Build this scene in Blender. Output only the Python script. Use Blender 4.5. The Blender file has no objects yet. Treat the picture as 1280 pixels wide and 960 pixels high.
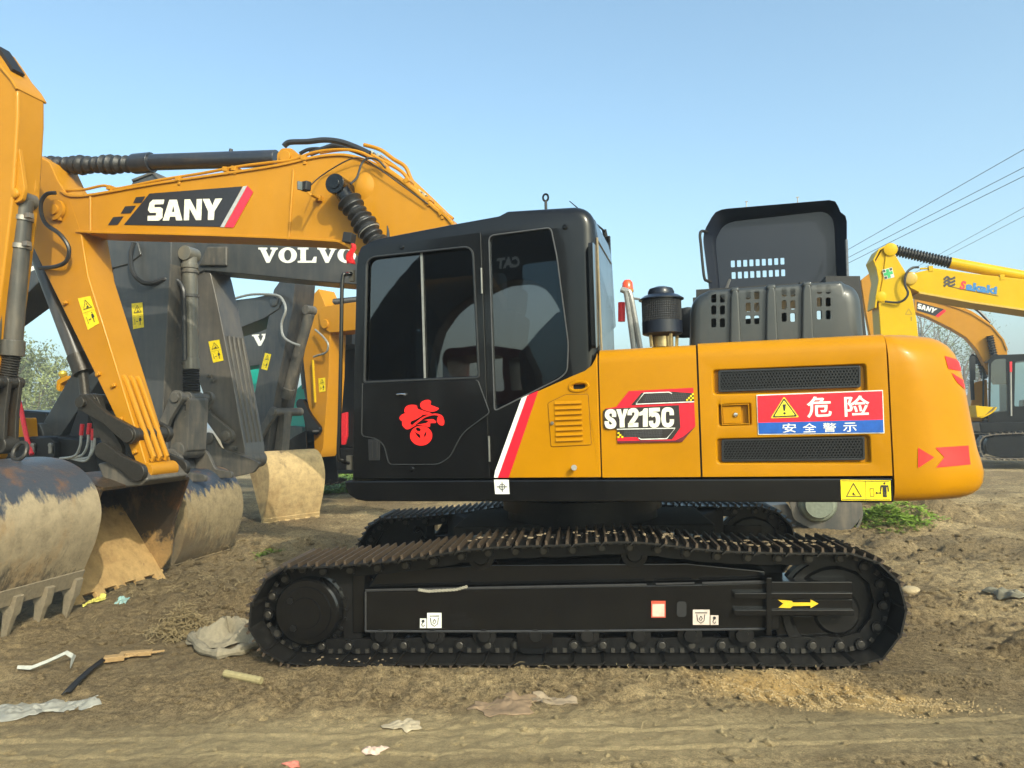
import bpy, bmesh, math, random
import numpy as np
from mathutils import Vector, Matrix, geometry
from mathutils.bvhtree import BVHTree
random.seed(7)
R = math.radians
SC = bpy.context.scene
COL = SC.collection

# ------------------------------------------------------------------ camera
FPX, CAMZ, PITCH, ROLL = 930.0, 1.65, R(2.65), 0.026
cam_d = bpy.data.cameras.new('camera')
cam_d.sensor_fit = 'HORIZONTAL'; cam_d.sensor_width = 36.0
cam_d.lens = FPX / 1280.0 * 36.0
cam_d.clip_start = 0.05; cam_d.clip_end = 3000
cam = bpy.data.objects.new('camera', cam_d); COL.objects.link(cam)
CAMR = (Matrix.Rotation(math.pi/2 + PITCH, 3, 'X') @ Matrix.Rotation(-ROLL, 3, 'Z'))
cam.matrix_world = Matrix.Translation((0, 0, CAMZ)) @ CAMR.to_4x4()
SC.camera = cam

# ------------------------------------------------------------------ world, sun, exposure
SUN_DIR = Vector((-.63, 1.19, -.86)).normalized()          # the way the light travels
sun_el = math.asin(-SUN_DIR.z); sun_az = math.atan2(-SUN_DIR.x, -SUN_DIR.y)
W = bpy.data.worlds.new('World'); SC.world = W; W.use_nodes = True
nt = W.node_tree; nt.nodes.clear()
wo = nt.nodes.new('ShaderNodeOutputWorld'); wb = nt.nodes.new('ShaderNodeBackground')
sk = nt.nodes.new('ShaderNodeTexSky'); sk.sky_type = 'NISHITA'; sk.sun_disc = False
sk.sun_elevation = sun_el; sk.sun_rotation = sun_az
sk.air_density = 1.0; sk.dust_density = 3.4; sk.ozone_density = 1.5; sk.altitude = 0
wb.inputs['Strength'].default_value = 0.15
tint = nt.nodes.new('ShaderNodeVectorMath'); tint.operation = 'MULTIPLY'; tint.inputs[1].default_value = (1.10, 1.25, 1.14)   # the phone's white balance
nt.links.new(sk.outputs[0], tint.inputs[0]); nt.links.new(tint.outputs[0], wb.inputs[0]); nt.links.new(wb.outputs[0], wo.inputs[0])
sun_d = bpy.data.lights.new('sun', 'SUN'); sun_d.energy = 2.2; sun_d.angle = R(0.5); sun_d.color = (1.0, .93, .76)
sun = bpy.data.objects.new('sun', sun_d); COL.objects.link(sun)
sun.rotation_euler = SUN_DIR.to_track_quat('-Z', 'Y').to_euler()
SC.view_settings.view_transform = 'Standard'; SC.view_settings.look = 'None'
SC.view_settings.exposure = 0.8; SC.view_settings.gamma = 1.0
SC.view_settings.use_curve_mapping = False

# ------------------------------------------------------------------ geometry helpers
def ray(u, v):
    return CAMR @ Vector(((u-640)/FPX, -(v-480)/FPX, -1))
CAMP = Vector((0, 0, CAMZ))
def at(u, v, Y):                      # world point seen at a pixel, at depth Y
    d = ray(u, v); return CAMP + d * (Y / d.y)
def on_ground(u, v, z=0.0):
    d = ray(u, v); return CAMP + d * ((z-CAMZ)/d.z)

class Frame:
    """a machine's own axes: x along the machine, y across it (away from the camera), z up"""
    def __init__(s, x, y, a_deg, z=0.0):
        a = R(a_deg); s.o = Vector((x, y, z)); s.a = a
        s.ex = Vector((math.cos(a), -math.sin(a), 0)); s.ey = Vector((math.sin(a), math.cos(a), 0))
        s.M = Matrix.Translation(s.o) @ Matrix.Rotation(-a, 4, 'Z')
    def h(s, u, v, yl=0.0):           # pixel -> (x, z) on the plane y = yl
        d = ray(u, v); t = (yl - (CAMP - s.o).dot(s.ey)) / d.dot(s.ey)
        p = CAMP + d*t - s.o
        return (p.dot(s.ex), p.z)
    def hx(s, u, v, xl):              # pixel -> (y, z) on the plane x = xl
        d = ray(u, v); t = (xl - (CAMP - s.o).dot(s.ex)) / d.dot(s.ex)
        p = CAMP + d*t - s.o
        return (p.dot(s.ey), p.z)
    def P(s, pts, yl=0.0): return [s.h(u, v, yl) for u, v in pts]
    def P3(s, pts):                   # (u, v, yl) list -> local 3d points
        out = []
        for u, v, yl in pts:
            x, z = s.h(u, v, yl); out.append((x, yl, z))
        return out
def frame_at(u, D, a):                # a frame whose origin stands under pixel column u at depth D
    p = at(u, 520, D); return Frame(p.x, p.y, a)

def rnd(pts, r, seg=4):               # round the corners of a polygon; r a number or a list
    n = len(pts); out = []
    for i in range(n):
        p = Vector(pts[i]); a = Vector(pts[i-1]); b = Vector(pts[(i+1) % n])
        ri = r[i] if isinstance(r, (list, tuple)) else r
        u = a-p; w = b-p
        if ri <= 0 or u.length < 1e-6 or w.length < 1e-6: out.append(tuple(p)); continue
        d = min(ri, u.length*.45, w.length*.45)
        p0 = p + u.normalized()*d; p1 = p + w.normalized()*d
        for k in range(seg+1):
            t = k/seg; q = p0*(1-t)**2 + p*2*t*(1-t) + p1*t*t
            out.append(tuple(q))
    return out
def spline(pts, n=6, closed=False):
    P = [Vector(p) for p in pts]; m = len(P); out = []
    rng = range(m) if closed else range(m-1)
    for i in rng:
        p1 = P[i]; p2 = P[(i+1) % m]
        p0 = P[i-1] if (closed or i > 0) else p1
        p3 = P[(i+2) % m] if (closed or i < m-2) else p2
        for k in range(n):
            t = k/n
            out.append(tuple(0.5*((2*p1)+(p2-p0)*t+(2*p0-5*p1+4*p2-p3)*t*t+(3*p1-p0-3*p2+p3)*t**3)))
    if not closed: out.append(tuple(P[-1]))
    return out

class MB:
    def __init__(s): s.v = []; s.f = []; s.mi = []; s.m = 0; s.ch = []
    def add(s, vs, fs):
        b = len(s.v); s.ch.append((b, len(s.f))); s.v += [tuple(p) for p in vs]
        for f in fs: s.f.append([b+i for i in f]); s.mi.append(s.m)
        return s
    def box(s, x0, x1, y0, y1, z0, z1):
        return s.add([(x0,y0,z0),(x1,y0,z0),(x1,y1,z0),(x0,y1,z0),(x0,y0,z1),(x1,y0,z1),(x1,y1,z1),(x0,y1,z1)],
                     [(0,3,2,1),(4,5,6,7),(0,1,5,4),(1,2,6,5),(2,3,7,6),(3,0,4,7)])
    def obox(s, c, size, rot=None):
        M = (rot or Matrix.Identity(3)); c = Vector(c); hx, hy, hz = [a/2 for a in size]
        vs = [c + M @ Vector((x*hx, y*hy, z*hz)) for z in (-1,1) for y in (-1,1) for x in (-1,1)]
        return s.add(vs, [(0,2,3,1),(4,5,7,6),(0,1,5,4),(1,3,7,5),(3,2,6,7),(2,0,4,6)])
    def prism(s, poly, y0, y1, holes=()):          # polygon in x,z swept along y
        loops = [list(poly)] + [list(h) for h in holes]
        flat = [p for l in loops for p in l]; n = len(flat)
        tris = geometry.tessellate_polygon([[Vector((x, z, 0)) for x, z in l] for l in loops]) if holes else [tuple(range(n))]
        vs = [(x, y0, z) for x, z in flat] + [(x, y1, z) for x, z in flat]
        fs = [tuple(t) for t in tris] + [tuple(i+n for i in reversed(t)) for t in tris]
        b = 0
        for l in loops:
            m = len(l)
            for i in range(m):
                j = (i+1) % m; fs.append((b+i, b+i+n, b+j+n, b+j))
            b += m
        return s.add(vs, fs)
    def prism_x(s, poly, x0, x1, holes=()):        # polygon in y,z swept along x
        k = len(s.v); s.prism(poly, x0, x1, holes)
        for i in range(k, len(s.v)):
            a, b, c = s.v[i]; s.v[i] = (b, a, c)
        return s
    def prism_z(s, poly, z0, z1, holes=()):
        k = len(s.v); s.prism(poly, z0, z1, holes)
        for i in range(k, len(s.v)):
            a, b, c = s.v[i]; s.v[i] = (a, c, b)
        return s
    def strip(s, path, t, y0, y1):                 # a plate following a path in x,z
        P = [Vector(p) for p in path]; top = []; bot = []
        for i, p in enumerate(P):
            d = (P[min(i+1, len(P)-1)] - P[max(i-1, 0)]).normalized(); nrm = Vector((-d.y, d.x))
            top.append(p + nrm*t/2); bot.append(p - nrm*t/2)
        vs = []; fs = []
        for a, b in zip(top, bot): vs += [(a.x,y0,a.y),(a.x,y1,a.y),(b.x,y0,b.y),(b.x,y1,b.y)]
        for i in range(len(P)-1):
            k = 4*i
            fs += [(k,k+1,k+5,k+4),(k+2,k+6,k+7,k+3),(k,k+4,k+6,k+2),(k+1,k+3,k+7,k+5)]
        e = 4*(len(P)-1); fs += [(0,2,3,1),(e,e+1,e+3,e+2)]
        return s.add(vs, fs)
    def tube(s, path, r, n=8, closed=False):
        P = [Vector(p) for p in path]; m = len(P); rr = r if isinstance(r, (list, tuple)) else [r]*m
        vs = []; fs = []; up = None
        for i, p in enumerate(P):
            if closed: d = P[(i+1) % m]-P[i-1]
            else: d = P[min(i+1, m-1)] - P[max(i-1, 0)]
            d.normalize()
            if up is None: up = d.orthogonal().normalized()
            up = (up - d*up.dot(d))
            if up.length < 1e-5: up = d.orthogonal()
            up.normalize(); q = d.cross(up)
            for k in range(n):
                a = 2*math.pi*k/n; vs.append(p + (up*math.cos(a)+q*math.sin(a))*rr[i])
        for i in range(m if closed else m-1):
            j = (i+1) % m
            for k in range(n):
                l = (k+1) % n; fs.append((i*n+k, j*n+k, j*n+l, i*n+l))
        if not closed: fs += [tuple(range(n)), tuple((m-1)*n+k for k in reversed(range(n)))]
        return s.add(vs, fs)
    def cyl(s, p0, p1, r, n=16, r1=None):
        return s.tube([p0, p1], [r, r if r1 is None else r1], n)
    def cyly(s, x, z, r, y0, y1, n=18): return s.cyl((x, y0, z), (x, y1, z), r, n)
    def lathe(s, prof, c, axis=(0,0,1), n=24, ang=2*math.pi):   # profile (radius, height)
        A = Vector(axis).normalized(); U = A.orthogonal().normalized(); V = A.cross(U); c = Vector(c)
        vs = []; fs = []; m = len(prof); full = abs(ang-2*math.pi) < 1e-6; nn = n if full else n+1
        for k in range(nn):
            a = ang*k/n
            for (r, h) in prof: vs.append(c + A*h + (U*math.cos(a)+V*math.sin(a))*r)
        for k in range(n):
            l = (k+1) % nn
            for i in range(m-1): fs.append((k*m+i, l*m+i, l*m+i+1, k*m+i+1))
        return s.add(vs, fs)
    def loft(s, rows, closed=False, caps=False):
        n = len(rows[0]); fs = []
        for i in range(len(rows)-1):
            for k in range(n if closed else n-1):
                l = (k+1) % n; fs.append((i*n+k, i*n+l, (i+1)*n+l, (i+1)*n+k))
        if caps: fs += [tuple(range(n)), tuple((len(rows)-1)*n+k for k in reversed(range(n)))]
        return s.add([p for r in rows for p in r], fs)
    def link(s, p0, p1, r0, r1, y0, y1, waist=.75, n=10):   # a dog-bone link between two pins (x,z)
        a = Vector(p0); b = Vector(p1); d = (b-a).normalized(); w = Vector((-d.y, d.x)); pts = []
        for k in range(n+1):
            t = math.pi/2 + math.pi*k/n; pts.append(a + d*math.cos(t)*r0 + w*math.sin(t)*r0)
        m = (a+b)/2; rm = (r0+r1)/2*waist
        pts.append(m - w*rm)
        for k in range(n+1):
            t = -math.pi/2 + math.pi*k/n; pts.append(b + d*math.cos(t)*r1 + w*math.sin(t)*r1)
        pts.append(m + w*rm)
        return s.prism([tuple(p) for p in pts], y0, y1)

WORLD = {}
def mesh_from(mb, name, sharp=35, recalc=True):
    me = bpy.data.meshes.new(name); me.from_pydata(mb.v, [], mb.f)
    if recalc:
        bm = bmesh.new(); bm.from_mesh(me)
        for f, i in zip(bm.faces, mb.mi): f.material_index = i
        bmesh.ops.remove_doubles(bm, verts=bm.verts, dist=1e-5)
        bmesh.ops.recalc_face_normals(bm, faces=bm.faces)
        bm.to_mesh(me); bm.free()
    if sharp:
        me.shade_smooth(); me.set_sharp_from_angle(angle=R(sharp))
    return me
def props(o, label=None, cat=None, group=None, kind=None):
    for k, v in (('label', label), ('category', cat), ('group', group), ('kind', kind)):
        if v is not None: o[k] = v
    return o
def link_obj(o, parent, M):
    COL.objects.link(o); WORLD[o] = M.copy()
    if parent is not None:
        o.parent = parent; o.matrix_local = WORLD[parent].inverted() @ M
    else: o.matrix_world = M
    return o
def build(name, mb, mat, parent=None, fr=None, bevel=0, label=None, cat=None, group=None, kind=None, sharp=35, M=None):
    me = mesh_from(mb, name, sharp)
    for m in (mat if isinstance(mat, (list, tuple)) else [mat]): me.materials.append(m)
    o = bpy.data.objects.new(name, me)
    link_obj(o, parent, M if M is not None else (fr.M if fr else Matrix.Identity(4)))
    if bevel:
        b = o.modifiers.new('bevel', 'BEVEL'); b.width = bevel; b.segments = 2; b.limit_method = 'ANGLE'
        b.angle_limit = R(38)
        wn = o.modifiers.new('weighted', 'WEIGHTED_NORMAL'); wn.mode = 'FACE_AREA'; wn.weight = 80; wn.keep_sharp = False
    return props(o, label, cat, group, kind)
def build_each(name, mb, *a, **k):
    """one object for each separate piece collected in mb"""
    e = mb.ch + [(len(mb.v), len(mb.f))]; out = []
    for (v0, f0), (v1, f1) in zip(e, e[1:]):
        m_ = MB(); m_.v = mb.v[v0:v1]; m_.f = [[i-v0 for i in f] for f in mb.f[f0:f1]]; m_.mi = mb.mi[f0:f1]; out.append(build(name, m_, *a, **k))
    return out
def empty(name, fr, label, cat, group=None):
    o = bpy.data.objects.new(name, None); o.empty_display_size = .2
    link_obj(o, None, fr.M if isinstance(fr, Frame) else fr)
    return props(o, label, cat, group)

# ------------------------------------------------------------------ materials
MATS = {}
def nmat(name):
    m = bpy.data.materials.new(name); m.use_nodes = True; MATS[name] = m
    t = m.node_tree; return m, t, t.nodes['Principled BSDF']
def _noise(t, scale, detail=4, rough=.6, vec=None):
    n = t.nodes.new('ShaderNodeTexNoise'); n.inputs['Scale'].default_value = scale
    n.inputs['Detail'].default_value = detail; n.inputs['Roughness'].default_value = rough
    if vec is not None: t.links.new(vec, n.inputs['Vector'])
    return n
def _ramp(t, src, stops):
    r = t.nodes.new('ShaderNodeValToRGB'); e = r.color_ramp.elements
    while len(e) < len(stops): e.new(.5)
    for el, (p, c) in zip(e, stops):
        el.position = p; el.color = (c if isinstance(c, (tuple, list)) and len(c) == 4 else ((*c, 1) if isinstance(c, (tuple, list)) else (c, c, c, 1)))
    t.links.new(src, r.inputs[0]); return r
def _mix(t, fac, a, b):
    m = t.nodes.new('ShaderNodeMix'); m.data_type = 'RGBA'
    if hasattr(fac, 'links'): t.links.new(fac, m.inputs[0])
    else: m.inputs[0].default_value = fac
    for i, c in ((6, a), (7, b)):
        if hasattr(c, 'links'): t.links.new(c, m.inputs[i])
        else: m.inputs[i].default_value = (*c, 1)
    return m.outputs[2]
def _bump(t, src, strength, dist, prev=None):
    b = t.nodes.new('ShaderNodeBump'); b.inputs['Strength'].default_value = strength; b.inputs['Distance'].default_value = dist
    t.links.new(src, b.inputs['Height'])
    if prev is not None: t.links.new(prev, b.inputs['Normal'])
    return b.outputs[0]
def _coord(t, kind='Object', scale=(1,1,1)):
    c = t.nodes.new('ShaderNodeTexCoord'); m = t.nodes.new('ShaderNodeMapping'); m.inputs['Scale'].default_value = scale
    t.links.new(c.outputs[kind], m.inputs[0]); return m.outputs[0]
DUST = (.30, .24, .16)
def paint(name, col, rough=.35, coat=.3, dust=.25, spots=0.0, metal=0.0, dustcol=DUST, streak=1.0, bump=.15, spec=.5):
    m, t, b = nmat(name)
    v = _coord(t); n1 = _noise(t, 2.3, 6, .65, v); vs = _coord(t, scale=(9, 9, 1.3)); n2 = _noise(t, 1.6, 5, .6, vs)
    n3 = _noise(t, 60, 3, .6, v)
    mul = t.nodes.new('ShaderNodeMath'); mul.operation = 'MULTIPLY'
    t.links.new(n1.outputs[0], mul.inputs[0]); t.links.new(n2.outputs[0], mul.inputs[1])
    fac = _ramp(t, mul.outputs[0], [(.16, 0.0), (.5, dust)])
    vary = _ramp(t, n1.outputs[0], [(.3, tuple(c*.9 for c in col)), (.7, tuple(min(1, c*1.06) for c in col))])
    c = _mix(t, fac.outputs[0], vary.outputs[0], dustcol)
    if spots:
        n4 = _noise(t, 14, 6, .75, v); f4 = _ramp(t, n4.outputs[0], [(.6, 0.0), (.68, spots)])
        c = _mix(t, f4.outputs[0], c, dustcol)
    t.links.new(c, b.inputs['Base Color'])
    rr = t.nodes.new('ShaderNodeMapRange'); rr.inputs[3].default_value = rough*.8; rr.inputs[4].default_value = min(1, rough*1.5+.1)
    t.links.new(mul.outputs[0], rr.inputs[0]); t.links.new(rr.outputs[0], b.inputs['Roughness'])
    b.inputs['Coat Weight'].default_value = coat; b.inputs['Coat Roughness'].default_value = .08; b.inputs['Specular IOR Level'].default_value = spec
    b.inputs['Metallic'].default_value = metal
    if bump: t.links.new(_bump(t, _noise(t, 7, 3, .5, v).outputs[0], bump, .004, _bump(t, n3.outputs[0], bump*.7, .001)), b.inputs['Normal'])
    return m
def plain(name, col, rough=.5, metal=0.0, coat=0.0, emit=None, bump=0.0, scale=30):
    m, t, b = nmat(name)
    b.inputs['Base Color'].default_value = (*col, 1); b.inputs['Roughness'].default_value = rough
    b.inputs['Metallic'].default_value = metal; b.inputs['Coat Weight'].default_value = coat
    v = _coord(t); n = _noise(t, scale, 4, .6, v)
    r = _ramp(t, n.outputs[0], [(.3, tuple(c*.82 for c in col)), (.7, tuple(min(1, c*1.12) for c in col))])
    t.links.new(r.outputs[0], b.inputs['Base Color'])
    if bump: t.links.new(_bump(t, n.outputs[0], bump, .01), b.inputs['Normal'])
    return m
YEL = paint('yellow_paint', (.44, .190, .0), .30, .05, .02, spec=.14, bump=.25, dustcol=(.28,.17,.04))
YELB = paint('boom_yellow_paint', (.47, .205, .006), .42, .05, .07, spec=.25)
YELP = paint('pale_yellow_paint', (.55, .34, .0), .4, .0, .05, spec=.15)
BLK = paint('black_paint', (.0042, .0042, .0046), .18, .30, .03, dustcol=(.09,.08,.065), spec=.28)
BLKD = paint('dirty_black_paint', (.006, .006, .0065), .38, .1, .08, spots=.18, dustcol=(.10,.085,.065), spec=.25)
GRY = paint('dark_grey_paint', (.046, .051, .055), .42, .12, .28, dustcol=(.20,.175,.14))
GRYB = paint('dirty_grey_paint', (.055, .055, .052), .55, .05, .7, spots=.4, dustcol=(.22,.18,.13))
PLA = paint('grey_plastic_cover', (.032, .037, .038), .38, .15, .04, bump=.3)
PLD = paint('dark_plastic_lid', (.009, .013, .024), .30, .1, .01, spec=.35)
STL = plain('worn_steel', (.30, .28, .25), .38, .8, bump=.1)
CHR = plain('chrome_rod', (.6, .6, .6), .12, 1.0)
GRS = plain('greased_link_steel', (.05, .045, .038), .42, .5, bump=.3)
RUB = plain('black_rubber', (.011, .011, .012), .55, bump=.15)
HOS = plain('rubber_hose', (.025, .025, .026), .4)
WHT = plain('white_print', (.80, .80, .74), .45)
CRM = plain('cream_print', (.82, .80, .66), .45)
RED = plain('red_print', (.72, .012, .03), .35)
REDS = plain('red_sticker', (.85, .012, .008), .5)
DRK = plain('dark_print', (.022, .022, .026), .4)
DKB = plain('brown_black_print', (.03, .024, .022), .35)
BLU = plain('blue_print', (.004, .09, .42), .4)
SKB = plain('sky_blue_print', (.01, .16, .40), .45)
LYEL = plain('label_yellow', (.86, .66, .01), .4)
LGRY = plain('light_grey_print', (.45, .45, .45), .4)
GRN = plain('green_print', (.02, .36, .10), .4)
TEAL = paint('teal_paint', (.0, .42, .33), .35, .2, .15)
ORL = plain('orange_lens', (.85, .08, .01), .2, coat=.5)
PIPE = plain('grey_pipe', (.30, .30, .28), .35, .3)
REDP = plain('red_paint', (.65, .02, .03), .4)
def glass_mat(name, tint, refl=(1,1,1), ior=1.5):
    m, t, b = nmat(name); t.nodes.remove(b); out = [n for n in t.nodes if n.type == 'OUTPUT_MATERIAL'][0]
    tr = t.nodes.new('ShaderNodeBsdfTransparent'); tr.inputs[0].default_value = (*tint, 1)
    gl = t.nodes.new('ShaderNodeBsdfGlossy'); gl.inputs[0].default_value = (*refl, 1); gl.inputs['Roughness'].default_value = .02
    n = _noise(t, 2.0, 2, .4, _coord(t)); bp = _bump(t, n.outputs[0], .06, .02); t.links.new(bp, gl.inputs['Normal'])
    fr_ = t.nodes.new('ShaderNodeFresnel'); fr_.inputs['IOR'].default_value = ior
    mx = t.nodes.new('ShaderNodeMixShader')
    t.links.new(fr_.outputs[0], mx.inputs[0]); t.links.new(tr.outputs[0], mx.inputs[1]); t.links.new(gl.outputs[0], mx.inputs[2])
    t.links.new(mx.outputs[0], out.inputs[0]); return m
GLS = glass_mat('tinted_cab_glass', (.17, .19, .20), ior=1.88)
GLC = glass_mat('clear_cab_glass', (.35, .40, .42), ior=1.7)

def mud_steel(name, steel, mud, z0, z1, streak=(5,5,1.2), rust=(.20,.09,.03), low=0.0):
    """bucket steel: bare blue-black above, caked dry mud below, with streaks and rust"""
    m, t, b = nmat(name)
    c = t.nodes.new('ShaderNodeTexCoord'); sep = t.nodes.new('ShaderNodeSeparateXYZ'); t.links.new(c.outputs['Object'], sep.inputs[0])
    mr = t.nodes.new('ShaderNodeMapRange'); mr.inputs[1].default_value = z0; mr.inputs[2].default_value = z1
    mr.inputs[3].default_value = 1.0; mr.inputs[4].default_value = 0.0; t.links.new(sep.outputs[2], mr.inputs[0])
    vs = _coord(t, scale=streak); ns = _noise(t, 2.2, 7, .7, vs); n2 = _noise(t, 9, 8, .75, _coord(t))
    a = t.nodes.new('ShaderNodeMath'); a.operation = 'MULTIPLY_ADD'; a.inputs[1].default_value = 1.9; a.inputs[2].default_value = -.95
    t.links.new(ns.outputs[0], a.inputs[0])
    ad = t.nodes.new('ShaderNodeMath'); ad.operation = 'ADD'; t.links.new(mr.outputs[0], ad.inputs[0]); t.links.new(a.outputs[0], ad.inputs[1])
    nl = _noise(t, 1.3, 5, .65, _coord(t, scale=(1.0, 1.0, .7))); bare = _ramp(t, nl.outputs[0], [(.48, 0.0), (.74, .55)])
    sb_ = t.nodes.new('ShaderNodeMath'); sb_.operation = 'SUBTRACT'; t.links.new(ad.outputs[0], sb_.inputs[0]); t.links.new(bare.outputs[0], sb_.inputs[1])
    f = _ramp(t, sb_.outputs[0], [(.30, 0.0), (.50, 1.0)])
    mudc = _ramp(t, n2.outputs[0], [(.25, tuple(x*.55 for x in mud)), (.5, mud), (.72, tuple(min(1, x*1.3) for x in mud))])
    rc = _ramp(t, _noise(t, 3.1, 6, .7, _coord(t)).outputs[0], [(.50, 0.0), (.64, .65)])
    stc = _mix(t, rc.outputs[0], steel, rust)
    col = _mix(t, f.outputs[0], stc, mudc.outputs[0])
    ru = _ramp(t, _noise(t, 2.1, 7, .7, _coord(t, scale=(1, 1, .6))).outputs[0], [(.52, 0.0), (.66, .55)]); col = _mix(t, ru.outputs[0], col, (.30, .17, .06))
    if low:   # wet dark scrape marks running down the lower shell
        big = _noise(t, .9, 3, .5, _coord(t)); fine = _noise(t, 2.5, 6, .75, _coord(t, scale=(7, 7, .8)))
        mm_ = t.nodes.new('ShaderNodeMapRange'); mm_.inputs[1].default_value = .30; mm_.inputs[2].default_value = .85; mm_.inputs[3].default_value = .34; mm_.inputs[4].default_value = -.10; t.links.new(sep.outputs[2], mm_.inputs[0])
        a1 = t.nodes.new('ShaderNodeMath'); a1.operation = 'ADD'; t.links.new(mm_.outputs[0], a1.inputs[0]); t.links.new(fine.outputs[0], a1.inputs[1])
        a2 = t.nodes.new('ShaderNodeMath'); a2.operation = 'ADD'; t.links.new(a1.outputs[0], a2.inputs[0]); t.links.new(big.outputs[0], a2.inputs[1])
        lf = _ramp(t, a2.outputs[0], [(.0, 0.0), (1.0, 0.0)]); lf2 = t.nodes.new('ShaderNodeMapRange'); lf2.inputs[1].default_value = 1.16; lf2.inputs[2].default_value = 1.34; lf2.inputs[4].default_value = low; t.links.new(a2.outputs[0], lf2.inputs[0])
        col = _mix(t, lf2.outputs[0], col, (.050, .040, .028))
    t.links.new(col, b.inputs['Base Color'])
    rr = _ramp(t, f.outputs[0], [(0, .38), (1, .92)]); t.links.new(rr.outputs[0], b.inputs['Roughness'])
    b1 = _bump(t, n2.outputs[0], .5, .02); b2 = _bump(t, f.outputs[0], .6, .01, b1); t.links.new(b2, b.inputs['Normal'])
    return m
BUK1 = mud_steel('caked_bucket_steel', (.045, .052, .065), (.31, .245, .15), .95, 1.30, (1.6, 3, 1.2), low=.85)
BUK2 = mud_steel('dusty_bucket_steel', (.035, .05, .075), (.27, .205, .11), .78, 1.02, (9, 9, 1.4), low=.55)
BUK3 = mud_steel('tan_bucket_mud', (.16, .11, .06), (.48, .34, .16), .9, 1.9, (6, 6, 1))
BUKI = mud_steel('rusty_bucket_inside', (.035, .024, .015), (.40, .255, .10), .62, .95, (3, 3, 3), (.22, .10, .03))

BUKS = mud_steel('shaded_rusty_cheek', (.035,.026,.018), (.26,.16,.06), .25, .62, (2, 2, 2), (.14,.06,.02))  # rust and mud darkened: shade on the cheeks is painted into the colour
# ------------------------------------------------------------------ decals and lettering
_TXT = {}
def text_polys(s, bold=0.0, shear=0.0):
    k = (s, bold, shear)
    if k in _TXT: return _TXT[k]
    cu = bpy.data.curves.new('lettering', 'FONT'); cu.body = s; cu.dimensions = '2D'; cu.fill_mode = 'BOTH'
    cu.offset = bold; cu.resolution_u = 4; cu.shear = shear
    o = bpy.data.objects.new('lettering', cu); COL.objects.link(o)
    dg = bpy.context.evaluated_depsgraph_get(); dg.update()
    me = bpy.data.meshes.new_from_object(o.evaluated_get(dg))
    vs = [(v.co.x, v.co.y) for v in me.vertices]; fs = [tuple(p.vertices) for p in me.polygons]
    COL.objects.unlink(o); bpy.data.objects.remove(o); bpy.data.meshes.remove(me)
    x0 = min(v[0] for v in vs); x1 = max(v[0] for v in vs); y0 = min(v[1] for v in vs); y1 = max(v[1] for v in vs)
    vs = [((x-x0)/(x1-x0), (y-y0)/(y1-y0)) for x, y in vs]
    _TXT[k] = (vs, fs); return _TXT[k]
def bil(q, s, t):                     # q = TL, TR, BR, BL ; s to the right, t up
    tl, tr, br, bl = [Vector(p) for p in q]
    return (bl*(1-s)+br*s)*(1-t) + (tl*(1-s)+tr*s)*t
def text_decal(name, s, quad, fr, yl, mat, parent, bold=.0, shear=0.0, label=None, hidden=None):
    vs, fs = text_polys(s, bold, shear); Q = [fr.h(u, v, yl) for u, v in quad]; mb = MB()
    pts = []
    for a, b in vs:
        p = bil(Q, a, b); pts.append((p.x, yl, p.y))
    mb.add(pts, fs); return build(name, mb, mat, parent, fr, label=label, sharp=0)
def poly_decal(name, polys, fr, yl, mat, parent, label=None, th=.002, **kw):
    mb = MB()
    for p in polys: mb.prism([fr.h(u, v, yl) for u, v in p], yl-th, yl)
    return build(name, mb, mat, parent, fr, label=label, sharp=0, **kw)
def ell(cx, cy, rx, ry, n=16, a0=0, a1=2*math.pi):
    return [(cx+rx*math.cos(a0+(a1-a0)*k/n), cy+ry*math.sin(a0+(a1-a0)*k/n)) for k in range(n)]
def stroke(pts, w):                   # thick polyline in pixels -> polygon
    P = [Vector(p) for p in pts]; a = []; b = []
    for i, p in enumerate(P):
        d = (P[min(i+1, len(P)-1)]-P[max(i-1, 0)]).normalized(); n = Vector((-d.y, d.x))
        wi = w[i] if isinstance(w, (list, tuple)) else w
        a.append(tuple(p+n*wi/2)); b.append(tuple(p-n*wi/2))
    return a + b[::-1]
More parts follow.
